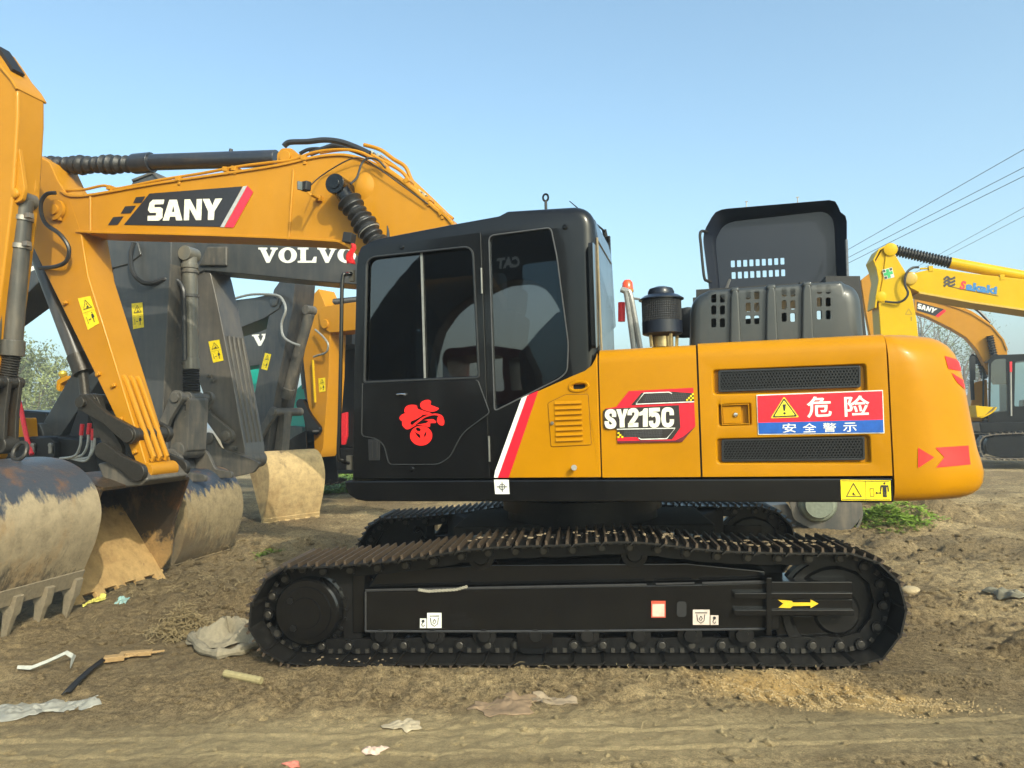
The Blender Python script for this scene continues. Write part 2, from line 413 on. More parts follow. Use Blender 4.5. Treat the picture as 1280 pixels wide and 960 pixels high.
def warn_label(quad, fr, yl, parent, vertical=True):
    """small yellow pinch/keep-clear label: triangle pictogram and a walking figure"""
    o = poly_decal('warning_label', [quad], fr, yl, LYEL, parent)
    def m(s, t):
        p = bil(quad, s, t); return (p.x, p.y)
    mb = MB(); y2 = yl-.0045
    def add(pts): mb.prism([fr.h(*m(s, t), y2) for s, t in pts], y2-.001, y2)
    if vertical:
        def tri(cx, cy, r, rv): return [(cx, cy+rv), (cx+r, cy-rv*.8), (cx-r, cy-rv*.8)]
        O = tri(.5, .75, .36, .17)
        for i in range(3):
            a, b = O[i], O[(i+1) % 3]; c = (.5, .75); k = .82
            add([a, b, (c[0]+(b[0]-c[0])*k, c[1]+(b[1]-c[1])*k), (c[0]+(a[0]-c[0])*k, c[1]+(a[1]-c[1])*k)])
        add([(.4,.66),(.55,.72),(.62,.68),(.6,.65)]); add([(.48,.8),(.53,.8),(.51,.7)])
        add([(.64,.12),(.70,.12),(.72,.28),(.80,.28),(.78,.40),(.62,.40),(.58,.28),(.66,.25)]); add([(.68,.42),(.74,.42),(.74,.47),(.68,.47)])
        add([(.3,.26),(.5,.25),(.5,.28),(.3,.28)]); add([(.18,.16),(.21,.16),(.21,.38),(.18,.38)])
        add([(.04,.52),(.96,.52),(.96,.525),(.04,.525)])
    else:
        O = [(.26, .86), (.42, .18), (.10, .18)]
        for i in range(3):
            a, b = O[i], O[(i+1) % 3]; c = (.26, .42); k = .86
            add([a, b, (c[0]+(b[0]-c[0])*k, c[1]+(b[1]-c[1])*k), (c[0]+(a[0]-c[0])*k, c[1]+(a[1]-c[1])*k)])
        add([(.25,.42),(.27,.3),(.31,.27),(.28,.25),(.23,.3)])
        add([(.50,.04),(.504,.04),(.504,.96),(.50,.96)])
        add([(.02,.04),(.98,.04),(.98,.06),(.02,.06)]); add([(.02,.94),(.98,.94),(.98,.96),(.02,.96)])
        for q in ([(.59,.2),(.595,.2),(.595,.6),(.59,.6)],[(.66,.2),(.665,.2),(.665,.6),(.66,.6)],[(.59,.58),(.665,.58),(.665,.6),(.59,.6)],[(.59,.2),(.665,.2),(.665,.22),(.59,.22)]): add(q)
        add([(.70,.38),(.72,.46),(.72,.40),(.79,.40),(.79,.46),(.81,.38),(.79,.30),(.79,.36),(.72,.36),(.72,.30)])
        add([(.845,.18),(.875,.18),(.875,.42),(.885,.42),(.885,.18),(.915,.18),(.915,.68),(.94,.66),(.95,.45),(.965,.45),(.955,.76),(.80,.76),(.79,.45),(.805,.45),(.82,.66),(.845,.68)])
        add(ell(.88, .85, .018, .055, 10))
    build('pictogram', mb, DRK, o, fr, sharp=0)
    return o

# ------------------------------------------------------------------ the yard ground
_rs = np.random.RandomState(5); _LAT = _rs.rand(256, 256)
def vnoise(x, y, f):
    x = np.asarray(x)*f; y = np.asarray(y)*f
    xi = np.floor(x).astype(int); yi = np.floor(y).astype(int); fx = x-xi; fy = y-yi
    fx = fx*fx*(3-2*fx); fy = fy*fy*(3-2*fy)
    g = lambda i, j: _LAT[i & 255, j & 255]
    return (g(xi, yi)*(1-fx)+g(xi+1, yi)*fx)*(1-fy) + (g(xi, yi+1)*(1-fx)+g(xi+1, yi+1)*fx)*fy - .5
def blob(x, y, cx, cy, rx, ry, rot=0.0):
    c, s = math.cos(rot), math.sin(rot); dx = x-cx; dy = y-cy
    return np.exp(-(((dx*c+dy*s)/rx)**2 + ((-dx*s+dy*c)/ry)**2))
def gh(x, y):
    x = np.asarray(x, float); y = np.asarray(y, float)
    wx = x + .25*vnoise(x, y, .9); wy = y + .25*vnoise(y, x, .8)
    near = np.clip((26-np.abs(y-6))/20, .05, 1)
    z = .05*vnoise(wx, wy, .45) + (.045*vnoise(wx, wy, 1.6) + .085*np.abs(vnoise(wx+9, wy+3, 3.1)) + .050*np.abs(vnoise(wx, wy, 6.5)) + .034*vnoise(wx, wy, 12) + .028*vnoise(x, y, 23) + .016*vnoise(y, x, 37))*near*(.55+.9*np.clip(vnoise(x, y, .7)+.5, 0, 1))
    # smoother driven lane in front, with shallow ruts running across the picture
    lane = 1/(1+np.exp((y-4.42-.05*np.sin(x*1.3))*16))
    z = z*(1-.74*lane)
    for yc, w, d in ((4.02, .014, .020), (3.80, .011, .012), (4.28, .03, .010), (3.60, .02, .010)):
        yy = yc + .12*vnoise(x, x*0+yc*7, .35) + .022*vnoise(x, x*0+3+yc*5, 3.0) + .010*vnoise(x, x*0+yc, 11.0)
        z -= d*np.exp(-((y-yy)/w)**2)*(2.2*np.clip(vnoise(x, y*0+yc*3, 1.3)+.15, 0, 1))
        z += d*.4*np.exp(-((y-yy-w*2.2)/(w*1.5))**2)
    # grouser prints pressed in the mud just in front of the near track
    m = np.clip(blob(x, y, .85, 4.36, 1.0, .10)*1.8, 0, 1)*np.clip(.6+2*vnoise(x, y, 2.2), 0, 1)
    z -= .034*m*(np.sin(x*72+3*vnoise(x, y, 3))*.5+.5)
    # prints running out behind the idler on the right
    a = .42; u = (x-3.2)*math.cos(a)+(y-4.85)*math.sin(a); v = -(x-3.2)*math.sin(a)+(y-4.85)*math.cos(a)
    m = np.exp(-(v/.26)**4)*np.clip((u+1.0)/.3, 0, 1)*np.clip((2.6-u)/1.6, 0, 1)
    z += m*(.030*np.sin(u*52+v*3)+.008)
    # wheel furrows fanning away at the right, in the middle distance
    far = np.clip((y-5.8)/2, 0, 1)*np.clip((x-2.2)/1.5, 0, 1)*np.clip((20-y)/6, 0, 1)
    u = (y-6) + .32*(x-3)
    z += far*.075*np.sin(u*4.2+1.5*vnoise(x, y, .6))*(.4+vnoise(x, y, .35)+.3)
    # heaps between the buckets and the track
    for cx, cy, rx, ry, h in ((-3.15, 7.1, .75, .4, .16), (-2.35, 6.5, .45, .3, .16), (-2.5, 8.3, .8, .5, .13), (-3.4, 9.6, 1.2, .7, .1), (-4.4, 8.6, .9, .6, .12),
                              (-1.75, 5.9, .38, .3, .08), (-3.6, 6.4, .7, .5, .06), (4.6, 8.4, 1.1, .7, .10), (6.2, 11.2, 1.2, .6, .22), (5.3, 10.4, .7, .4, .12)):
        z += h*blob(x, y, cx, cy, rx, ry)*(1+1.3*vnoise(x, y, 4.5)+.9*vnoise(x, y, 11))
    # level pad under the machine
    pad = np.exp(-(np.maximum(np.abs(x-.5)-2.2, 0)/.35)**2)*np.exp(-(np.maximum(np.abs(y-6.35-.09*(.5-x))-1.62, 0)/.14)**2)
    z = z*(1-pad) + .042*pad
    z += .03*np.exp(-((y-4.72+.095*(x-.5))/.07)**2)*np.exp(-(np.maximum(np.abs(x-.5)-1.7, 0)/.3)**2)*(.5+1.6*np.clip(vnoise(x, y, 9)+.2, 0, 1))
    return z
def gz(x, y): return float(gh(np.array([x]), np.array([y]))[0])

def axis_steps(edges):
    out = [edges[0][0]]
    for a, b, s in edges:
        n = max(1, int(round((b-a)/s))); out += [a+(b-a)*(k+1)/n for k in range(n)]
    return out
def geo(a, s, k, end):
    out = []; 
    while a < end: s *= k; a += s; out.append(a)
    return out
xs = axis_steps([(-3.4, 3.6, .022)]); xs = [-q for q in reversed(geo(3.4, .024, 1.035, 1400))] + xs + geo(3.6, .024, 1.035, 1400)
ys = [-v for v in reversed(geo(-3.2, .05, 1.25, 300))] + axis_steps([(3.2, 3.5, .02), (3.5, 4.7, .0115), (4.7, 5.2, .018)]) + geo(5.2, .02, 1.0145, 1500)
X, Y = np.meshgrid(np.array(xs), np.array(ys)); Z = gh(X, Y)
Z = np.where((Y > 45) | (np.abs(X) > 45), Z*0-.02, Z)
nx = len(xs); ny = len(ys)
co = np.stack([X, Y, Z], -1).reshape(-1, 3)
i = np.arange((nx-1)*(ny-1)); r_ = i//(nx-1); c_ = i % (nx-1); b_ = r_*nx+c_
quads = np.stack([b_, b_+1, b_+1+nx, b_+nx], -1)
me = bpy.data.meshes.new('ground'); me.vertices.add(len(co)); me.vertices.foreach_set('co', co.ravel())
me.loops.add(quads.size); me.loops.foreach_set('vertex_index', quads.ravel())
me.polygons.add(len(quads)); me.polygons.foreach_set('loop_start', np.arange(0, quads.size, 4)); me.polygons.foreach_set('loop_total', np.full(len(quads), 4))
me.update(calc_edges=True); me.shade_smooth()

m, t, b = nmat('trodden_mud')
v = _coord(t); nA = _noise(t, .55, 6, .6, v); nB = _noise(t, 3.2, 8, .7, v); nC = _noise(t, 24, 10, .85, v); nD = _noise(t, 1.4, 5, .6, _coord(t, scale=(.35, 1.6, 1)))
c1 = _ramp(t, nB.outputs[0], [(.25, (.135,.100,.058)), (.5, (.265,.205,.122)), (.75, (.37,.295,.18))])
c2 = _ramp(t, nD.outputs[0], [(.35, (.20,.155,.095)), (.6, (.33,.265,.165))])
c3 = _mix(t, .5, c1.outputs[0], c2.outputs[0])
damp = _ramp(t, nA.outputs[0], [(.40, 0.0), (.54, .70)])
c4 = _mix(t, damp.outputs[0], c3, (.115, .088, .055))
nE = _noise(t, 105, 5, .85, v); nF = t.nodes.new('ShaderNodeMath'); nF.operation = 'MULTIPLY_ADD'; nF.inputs[1].default_value = .45; t.links.new(nE.outputs[0], nF.inputs[0])
hl = t.nodes.new('ShaderNodeMath'); hl.operation = 'MULTIPLY'; hl.inputs[1].default_value = .55; t.links.new(nC.outputs[0], hl.inputs[0]); t.links.new(hl.outputs[0], nF.inputs[2])
sp = _ramp(t, nF.outputs[0], [(.43, .36), (.475, .80), (.525, 1.14), (.575, 1.65)])
mm = t.nodes.new('ShaderNodeMix'); mm.data_type = 'RGBA'; mm.blend_type = 'MULTIPLY'; mm.inputs[0].default_value = .95
t.links.new(c4, mm.inputs[6]); t.links.new(sp.outputs[0], mm.inputs[7])
# spilt orange grit in front of the idler, dry pale strip in the lane (stains with a shape of their own)
def spot(cx, cy, rx, ry, rot, soft):
    tc = t.nodes.new('ShaderNodeTexCoord'); mp = t.nodes.new('ShaderNodeMapping'); mp.vector_type = 'TEXTURE'
    mp.inputs['Location'].default_value = (cx, cy, 0); mp.inputs['Rotation'].default_value = (0, 0, rot); mp.inputs['Scale'].default_value = (rx, ry, 50)
    t.links.new(tc.outputs['Object'], mp.inputs[0]); ln = t.nodes.new('ShaderNodeVectorMath'); ln.operation = 'LENGTH'; t.links.new(mp.outputs[0], ln.inputs[0])
    ad = t.nodes.new('ShaderNodeMath'); ad.operation = 'MULTIPLY_ADD'; ad.inputs[1].default_value = 1.6; t.links.new(_noise(t, 7, 8, .75, v).outputs[0], ad.inputs[0]); t.links.new(ln.outputs['Value'], ad.inputs[2])
    return _ramp(t, ad.outputs[0], [(0.0, 1.0), (.5*soft, 1.0), (1, 0.0)]) if False else (ad.outputs[0])
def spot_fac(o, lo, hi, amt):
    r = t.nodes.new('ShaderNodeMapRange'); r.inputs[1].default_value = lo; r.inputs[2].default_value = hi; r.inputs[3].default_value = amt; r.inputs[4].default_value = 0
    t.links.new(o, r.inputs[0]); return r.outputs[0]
grit = spot_fac(spot(1.75, 4.36, .72, .20, -.35, 1), 1.45, 1.9, .95)
gc = _ramp(t, nC.outputs[0], [(.3, (.20,.13,.06)), (.6, (.40,.28,.13))])
c5 = _mix(t, grit, mm.outputs[2], gc.outputs[0])
dry = spot_fac(spot(-.3, 3.9, 3.8, .34, .0, 1), 1.2, 2.2, .5)
c6 = _mix(t, dry, c5, (.36, .305, .195))
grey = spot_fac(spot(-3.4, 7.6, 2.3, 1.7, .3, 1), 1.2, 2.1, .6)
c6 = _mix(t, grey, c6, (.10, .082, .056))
dk = spot_fac(spot(-2.9, 5.4, 1.1, .45, .1, 1), 1.3, 2.0, .55)
c7 = _mix(t, dk, c6, (.12, .095, .062))
c8 = t.nodes.new('ShaderNodeMix'); c8.data_type = 'RGBA'; c8.blend_type = 'MULTIPLY'; c8.inputs[0].default_value = 1; c8.inputs[7].default_value = (1.72, 1.62, 1.40, 1); t.links.new(c7, c8.inputs[6])
t.links.new(c8.outputs[2], b.inputs['Base Color']); b.inputs['Roughness'].default_value = .93; b.inputs['Specular IOR Level'].default_value = .2
bb = _bump(t, nC.outputs[0], 1.0, .05, _bump(t, nB.outputs[0], .8, .09)); bb = _bump(t, nE.outputs[0], 1.0, .014, bb)
t.links.new(bb, b.inputs['Normal'])
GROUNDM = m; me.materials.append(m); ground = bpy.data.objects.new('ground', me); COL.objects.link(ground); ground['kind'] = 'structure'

# ================================================================== the near excavator
CF = Frame(.56, 6.28, 5.5)             # undercarriage axes
UF = Frame(.56, 6.28, 14.0)            # upper works, swung a little
EX = empty('excavator', CF, 'near crawler excavator with black cab, red emblem on its door and raised engine hood', 'excavator')
NY = -1.36
def U(pts, yl=NY): return UF.P(pts, yl)

# ---- track chains
TP = [(372,838),(520,838.5),(700,839),(900,839.5),(1080,838),(1124,812),(1141,768),(1125,716),(1074,686),(1000,684),(900,681),(790,670),(700,674),(600,678),(500,693),(410,701),(346,706),(314,740),(304,782),(326,820)]
loop = spline([CF.h(u, v, -1.49) for u, v in TP], 24, True)
L = [Vector(p) for p in loop]; cum = [0]
for a, b_ in zip(L, L[1:]+[L[0]]): cum.append(cum[-1]+(b_-a).length)
NSH = 49; pitch = cum[-1]/NSH
def loop_at(s):
    s %= cum[-1]; k = int(np.searchsorted(cum, s, 'right'))-1; k = min(k, len(L)-1)
    f = (s-cum[k])/max(1e-9, cum[k+1]-cum[k]); return L[k].lerp(L[(k+1) % len(L)], f)
SHOEM = paint('track_shoe_steel', (.009, .0085, .008), .42, .1, .12, spots=.2, dustcol=(.09,.07,.05), spec=.3)
GROU = paint('worn_grouser_edge', (.050, .037, .026), .5, .0, .6, spots=.5, dustcol=(.15,.10,.06), spec=.3)
def shoe_mesh():
    mb = MB(); p = pitch; h = .055
    mb.prism([(-p*.49,-.012),(p*.40,-.012),(p*.52,-.030),(p*.53,-.022),(p*.42,.0),(-p*.49,.0)], -.30, .30)
    mb.m = 1
    for gx, gh_, w in ((-p*.36, .028, .016), (-p*.02, .025, .012), (p*.34, .028, .014)):
        mb.prism([(gx-w*.62,0),(gx+w*.62,0),(gx+w*.45,gh_),(gx-w*.45,gh_)], -.298, .298)
    mb.m = 0
    for yy in (-.06, .06):
        for xx in (-p*.2, p*.16): mb.lathe([(0,.012),(.013,.012),(.013,0)], (xx, yy, .0), n=6)
    return mb
def link_mesh():
    mb = MB(); p = pitch
    for sy in (-1, 1):
        y = sy*.085
        mb.prism(rnd([(-p*.62,-.045),(-p*.35,-.018),(p*.4,-.018),(p*.62,-.045),(p*.60,-.11),(p*.2,-.118),(-p*.2,-.118),(-p*.60,-.11)], .012, 2), y-.014, y+.014)
        mb.cyly(-p*.5, -.072, .036, y+sy*.014, y+sy*.034, 12)
        mb.m = 1; mb.lathe([(0,.003),(.020,.003),(.024,0)], (-p*.5, y+sy*.034, -.072), (0,sy,0), 10); mb.m = 0
        mb.m = 1
        for xx in (-p*.17, p*.17): mb.prism([(xx-.013,-.052),(xx+.013,-.052),(xx+.013,-.024),(xx-.013,-.024)], y+sy*.014, y+sy*.03)
        mb.m = 0
    mb.cyly(-p*.5, -.072, .026, -.085, .085, 10)
    return mb
shoe_me = mesh_from(shoe_mesh(), 'track_shoe'); shoe_me.materials.append(SHOEM); shoe_me.materials.append(GROU)
link_me = mesh_from(link_mesh(), 'track_link'); link_me.materials.append(BLKD); link_me.materials.append(plain('worn_pin_steel', (.055,.05,.043), .42, .5, bump=.3))
for yc in (-1.19, 1.19):
    for k in range(NSH):
        a = loop_at((k-.5)*pitch); c = loop_at((k+.5)*pitch); mid = loop_at(k*pitch)
        d = (c-a).normalized(); ang = math.atan2(d.y, d.x)      # path runs counter-clockwise: outward is to the right
        mid = (a+c)/2*.5 + mid*.5
        Mloc = Matrix.Translation((mid.x, yc, mid.y)) @ Matrix.Rotation(-ang, 4, 'Y') @ Matrix.Diagonal((1, 1, -1, 1))
        # grousers point outward: flip with a half turn instead of a mirror
        Mloc = Matrix.Translation((mid.x, yc, mid.y)) @ Matrix.Rotation(-ang, 4, 'Y') @ Matrix.Rotation(math.pi, 4, 'X')
        o = bpy.data.objects.new('track_shoe', shoe_me); link_obj(o, EX, CF.M @ Mloc @ Matrix.Translation((0, 0, -.034)))
        l = bpy.data.objects.new('track_link', link_me); link_obj(l, o, WORLD[o])

def C(pts, yl): return CF.P(pts, yl)
# ---- track frames, sprocket, idler, rollers (near side traced, far side mirrored)
def side_y(y0, y1, s): return (y0, y1) if s < 0 else (-y1, -y0)
for s in (-1, 1):
    fy = lambda a, b: side_y(a, b, s)
    mb = MB()
    body = C([(455,738),(868,730),(975,727),(975,788),(455,791)], -1.33)
    mb.prism(body, *fy(-1.33, -1.05))
    mb.prism(C([(455,738),(470,716),(600,708),(860,706),(960,716),(962,727),(868,730)], -1.33), *fy(-1.26, -1.06))
    mb.prism(C([(440,716),(456,700),(456,792),(440,792)], -1.28), *fy(-1.28, -1.1))
    o = build('track_frame', mb, BLK, EX, CF, .012)
    if s < 0:
        FRM = o
        e = MB()   # weld seams, raised edge bars and the stepped rear part
        for pts, r in (([(457,738),(700,733),(808,731)], .009), ([(457,789),(700,789),(960,786)], .008), ([(820,730),(868,729)], .007), ([(878,729),(957,727)], .009), ([(457,740),(457,789)], .007)):
            e.tube(spline([(x, -1.334, z) for x, z in C(pts, -1.334)], 4), r, 6)
        build('weld_seam', e, plain('worn_edge_paint', (.04,.04,.042), .3), o, CF)
        for pts in ([(846,752),(858,752),(858,771),(846,771)],):
            mb = MB(); mb.prism(rnd(C(pts, -1.336), .02), -1.338, -1.331); build('slot_hole', mb, RUB, o, CF)
    # idler yoke and guard
    mb = MB()
    mb.prism(C([(962,727),(1066,727),(1066,741),(962,741)], -1.36), *fy(-1.36, -1.08))
    mb.prism(C([(918,741),(1066,741),(1066,749),(918,749)], -1.38), *fy(-1.38, -1.09))
    mb.prism(C([(962,749),(1066,749),(1066,762),(962,762)], -1.355), *fy(-1.355, -1.09))
    mb.prism(C([(918,762),(1068,762),(1068,770),(918,770)], -1.38), *fy(-1.38, -1.09))
    mb.prism(C([(966,770),(1056,770),(1046,800),(974,804)], -1.24), *fy(-1.24, -1.1))
    mb.prism(C([(958,722),(965,722),(965,795),(958,795)], -1.39), *fy(-1.39, -1.1))
    ik = build('idler_yoke', mb, BLK, EX, CF, .006)
    # idler wheel
    ic = C([(1042,762)], -1.19)[0]
    mb = MB(); r = .345
    mb.lathe([(.0,-.07),(.13,-.07),(.15,-.05),(.27,-.045),(.30,-.075),(r,-.075),(r,-.04),(r+.025,-.035),(r+.025,.035),(r,.04),(r,.075),(.30,.075),(.27,.045),(.15,.05),(.13,.07),(0,.07)], (ic[0], s*1.19, ic[1]), (0,1,0), 40)
    build('idler_wheel', mb, BLKD, EX, CF)
    # drive sprocket with teeth, and final drive hub
    sc_ = C([(384,768)], -1.19)[0]; mb = MB(); teeth = []
    for k in range(21):
        a0 = 2*math.pi*k/21; 
        for da, rr in ((-.11, .305), (-.055, .365), (.055, .365), (.11, .305)): teeth.append((sc_[0]+math.cos(a0+da)*rr, sc_[1]+math.sin(a0+da)*rr))
    mb.prism(teeth, s*1.19-.03, s*1.19+.03); build('drive_sprocket', mb, BLKD, EX, CF, .004)
    mb = MB(); hc = C([(384,765)], -1.36)[0]
    sg = s
    mb.lathe([(0,-.02),(.10,-.02),(.105,-.012),(.17,-.012),(.175,.0),(.212,.0),(.225,.012),(.228,.10),(.262,.11),(.27,.20),(.30,.205),(.31,.30)], (hc[0], s*1.375, hc[1]), (0,-s,0), 40)
    hub = build('final_drive_hub', mb, BLK, EX, CF)
    if s < 0:
        mb = MB()
        for k in range(22):
            a = 2*math.pi*k/22; mb.lathe([(0,.012),(.012,.012),(.012,0)], (hc[0]+.246*math.cos(a), -1.27, hc[1]+.246*math.sin(a)), (0,-1,0), 6)
        for a in (2.5, 4.0): mb.lathe([(0,.014),(.022,.014),(.024,0)], (hc[0]+.135*math.cos(a), -1.387, hc[1]+.135*math.sin(a)), (0,-1,0), 6)
        build('hub_bolts', mb, BLKD, hub, CF, kind='stuff')
    mb = MB(); mb.prism(rnd(C([(408,706),(440,716),(452,740),(452,800),(430,800),(425,760),(405,728)], -1.27), .02), *fy(-1.27, -1.22))
    build('sprocket_guard', mb, BLKD, EX, CF, .006)
    # carrier rollers
    for u, v in ((601,697),(793,693)):
        x, z = C([(u, v)], -1.28)[0]; mb = MB()
        mb.lathe([(0,-.10),(.045,-.10),(.055,-.085),(.088,-.08),(.092,-.02),(.075,0),(.075,.08),(.092,.09),(.092,.14),(.05,.15)], (x, s*1.19, z), (0,-s,0) if s > 0 else (0,1,0), 24)
        mb.box(x-.05, x+.05, min(s*1.02, s*1.1), max(s*1.02, s*1.1), z-.16, z+.02)
        build('carrier_roller', mb, BLKD, EX, CF)
    for k in range(8):
        u = 480+k*63.5; x, z = C([(u, 793)], -1.25)[0]; mb = MB()
        mb.lathe([(0,-.15),(.04,-.15),(.045,-.125),(.07,-.12),(.080,-.115),(.080,-.05),(.068,-.045),(.068,.045),(.080,.05),(.080,.115),(.07,.12),(.04,.15),(0,.15)], (x, s*1.19, z+.015), (0,1,0), 20)
        build('track_roller', mb, BLKD, EX, CF)
    # guide guard under the frame
    mb = MB(); mb.prism(rnd(C([(645,791),(692,791),(690,812),(682,818),(655,818),(647,812)], -1.33), .02), *fy(-1.33, -1.31))
    build('track_guard', mb, BLK, EX, CF, .004)
# rope on the frame
mb = MB(); pts = C([(523,737),(535,739),(552,738),(570,737),(584,733)], -1.345)
for ph in (0, math.pi):
    q = []
    for k in range(41):
        t_ = k/40; i_ = t_*(len(pts)-1); a = int(min(i_, len(pts)-2)); f = i_-a
        x = pts[a][0]*(1-f)+pts[a+1][0]*f; z = pts[a][1]*(1-f)+pts[a+1][1]*f
        q.append((x, -1.348+.006*math.cos(t_*50+ph), z+.006*math.sin(t_*50+ph)))
    mb.tube(q, .006, 5)
rope = build('rope', mb, plain('dirty_rope', (.32,.30,.24), .8), None, CF, label='short frayed rope tied along the top edge of the black track frame', cat='rope')
# labels on the frame
lab = poly_decal('lifting_label', [[(534,766),(552,766),(552,785),(534,785)],[(525,773),(533,773),(533,785),(525,785)]], CF, -1.336, WHT, FRM)
mb = MB(); 
def sk_(polys, fr, yl, mb=mb):
    for p in polys: mb.prism([fr.h(u, v, yl) for u, v in p], yl-.001, yl)
sk_([stroke([(537,770),(549,770)], 1.2), stroke([(538,772),(539,780),(543,783),(547,780),(548,772)], 1), stroke([(543,774),(545,777),(543,780),(541,778),(543,774)], 1), ell(529,776.5,2,2,8), stroke([(529,777),(527,781),(529,783.5),(531,781)], 1)], CF, -1.339)
build('pictogram', mb, DRK, lab, CF, sharp=0)
lab = poly_decal('lifting_label', [[(866,762),(887,762),(887,781),(866,781)],[(888,769),(898,769),(898,781),(888,781)]], CF, -1.336, plain('pinkish_label', (.62,.52,.45), .5), FRM)
mb = MB(); sk_([stroke([(869,766),(884,766)], 1.2), stroke([(871,768),(872,776),(876,779),(880,776),(881,768)], 1), stroke([(876,770),(878,773),(876,776),(874,774),(876,770)], 1), ell(893,772.5,2,2,8), stroke([(893,773),(891,777),(893,779.5),(895,777)], 1)], CF, -1.339, mb)
build('pictogram', mb, DRK, lab, CF, sharp=0)
lab = poly_decal('red_edged_label', [[(814,751),(832,751),(832,772),(814,772)]], CF, -1.336, plain('label_red', (.55,.08,.04), .5), FRM)
poly_decal('label_field', [[(815.5,755),(830.5,755),(830.5,770.5),(815.5,770.5)]], CF, -1.339, plain('label_tan', (.62,.50,.40), .5), lab)
poly_decal('arrow_marking', [[(972,749.5),(990,751),(991,753),(1013,753),(1013,749),(1023,754.5),(1013,760),(1013,757),(991,757.5),(988,760),(973,759.5),(979,754.5)]], CF, -1.36, plain('arrow_yellow', (.75,.50,.02), .4), ik)
# carbody between the tracks
mb = MB(); mb.box(-1.0, 1.0, -.55, .55, .40, .82)
for sx in (-1, 1):
    for sy in (-1, 1):
        mb.prism_z([(sx*.2, sy*.4), (sx*1.0, sy*.4), (sx*1.35, sy*1.08), (sx*.75, sy*1.08)], .42, .74)
build('carbody', mb, plain('sooty_underbody', (.012,.011,.010), .9, bump=.3), EX, CF, .02)
mb = MB(); mb.lathe([(.0,.80),(.62,.80),(.62,.90),(.66,.90),(.66,1.0),(.58,1.0),(.58,1.08),(0,1.08)], (0,0,0), n=40)
build('swing_ring', mb, BLKD, EX, CF)

# ---- deck
mb = MB()
x0, zt = U([(432,600)])[0]; x1, zb = U([(1112,628)])[0]
zt = U([(775,599)])[0][1]; zb = U([(775,627)])[0][1]
xl = U([(432,610)])[0][0]; xr = U([(1116,610)])[0][0]
mb.prism([(xl,zt),(xr,zt),(xr,zb),(xl+.16,zb),(xl+.09,zb+.012),(xl+.035,zb+.045),(xl+.008,zb+.09)], NY-.02, NY+.10)
mb.prism([(xl,zt),(xr,zt),(xr,zb),(xl+.16,zb),(xl+.035,zb+.045),(xl+.008,zb+.09)], 1.24, 1.36)
deck = build('deck_rail', mb, BLK, EX, UF, .012)
mb = MB(); mb.box(xl+.1, xr, NY+.10, 1.24, zb+.05, zt-.01); mb.box(-.7, 2.3, -.6, .6, zb-.06, zb+.05)
build('deck_plate', mb, BLK, EX, UF, .01)
d = poly_decal('crosshair_label', [[(617.5,599.5),(636,599.5),(637,617.5),(619,617.5)]], UF, NY-.022, WHT, deck)
mb = MB(); sk_([stroke([(627.5,602),(628,615)], .9), stroke([(621,608.5),(634,608.5)], .9)] + [stroke([(627.7+r*math.cos(a), 608.5+r*math.sin(a)) for a in (0,.8,1.6,2.4,3.2,4,4.8,5.6,6.3)], .8) for r in (3.6,)], UF, NY-.026, mb)
build('crosshair', mb, DRK, d, UF, sharp=0)
warn_label([(1050.5,599.5),(1113,600.5),(1114,626),(1051.5,625.5)], UF, NY-.023, deck, vertical=False)

# ---- cab
CY0, CY1 = NY+.012, NY+1.0
cabo = [(440,599.5),(441,560),(443,450),(446,330),(449,309),(469,298.5),(560,281),(624,269.5),(633,263.5),(742.5,253.2),(752,599)]
shell = U(cabo, CY0)
zfl = zt+.004
shell[0] = (shell[0][0], zfl); shell[-1] = (shell[-1][0], zfl)
_xb = UF.h(748, 440, CY0)[0]
for _i in (9, 10): shell[_i] = (_xb, shell[_i][1])
dwin = rnd(U([(459,329),(588,309.5),(597,471),(457,476)], CY0), .035)
dwin = rnd(U([(459,322),(590,308),(598,471),(456,477)], CY0), [.07,.07,.012,.012])
rwin = rnd(U([(612,296),(688,286),(695,320),(709,430),(708,462),(700,470),(619,512)], CY0), [.04,.03,.02,.05,.05,.05,.03])
def soft_plate(outline, radii, y0, th, holes, hth, n=6):
    """plate whose rim rolls back with its own radius at each corner"""
    P_ = [Vector(p) for p in outline]; m_ = len(P_); area = sum(P_[i].x*P_[(i+1) % m_].y-P_[(i+1) % m_].x*P_[i].y for i in range(m_))
    sg_ = 1 if area > 0 else -1; inn = []
    for i in range(m_):
        a = (P_[i]-P_[i-1]).normalized(); b_ = (P_[(i+1) % m_]-P_[i]).normalized(); t_ = (a+b_).normalized(); nn_ = Vector((-t_.y, t_.x))*sg_
        k_ = min(1.6, 1/max(.4, nn_.dot(Vector((-a.y, a.x))*sg_))); inn.append(nn_*k_)
    mb = MB(); face = [P_[i]+inn[i]*radii[i] for i in range(m_)]
    loops = [[tuple(p) for p in face]]+[list(h_) for h_ in holes]; flat = [p for l in loops for p in l]
    tris = geometry.tessellate_polygon([[Vector((x, z, 0)) for x, z in l] for l in loops])
    mb.add([(x, y0, z) for x, z in flat], [tuple(t_) for t_ in tris])
    rows = []
    for k_ in range(n+1):
        a = math.pi/2*k_/n; rows.append([((P_[i]+inn[i]*radii[i]*(1-math.sin(a))).x, y0+radii[i]*(1-math.cos(a)), (P_[i]+inn[i]*radii[i]*(1-math.sin(a))).y) for i in range(m_)])
    rows.append([(p.x, y0+th, p.y) for p in P_]); mb.loft(rows, closed=True)
    for h_ in holes: mb.loft([[(x, y0, z) for x, z in h_], [(x, y0+hth, z) for x, z in h_]], closed=True)
    return mb
so = rnd(shell, [.001,.001,.001,.02,.03,.06,.05,.015,.015,.17,.001], 9); so2 = []; rd = []
RAD = [.02,.02,.02,.02,.02,.02,.02,.02,.03,.08,.09]
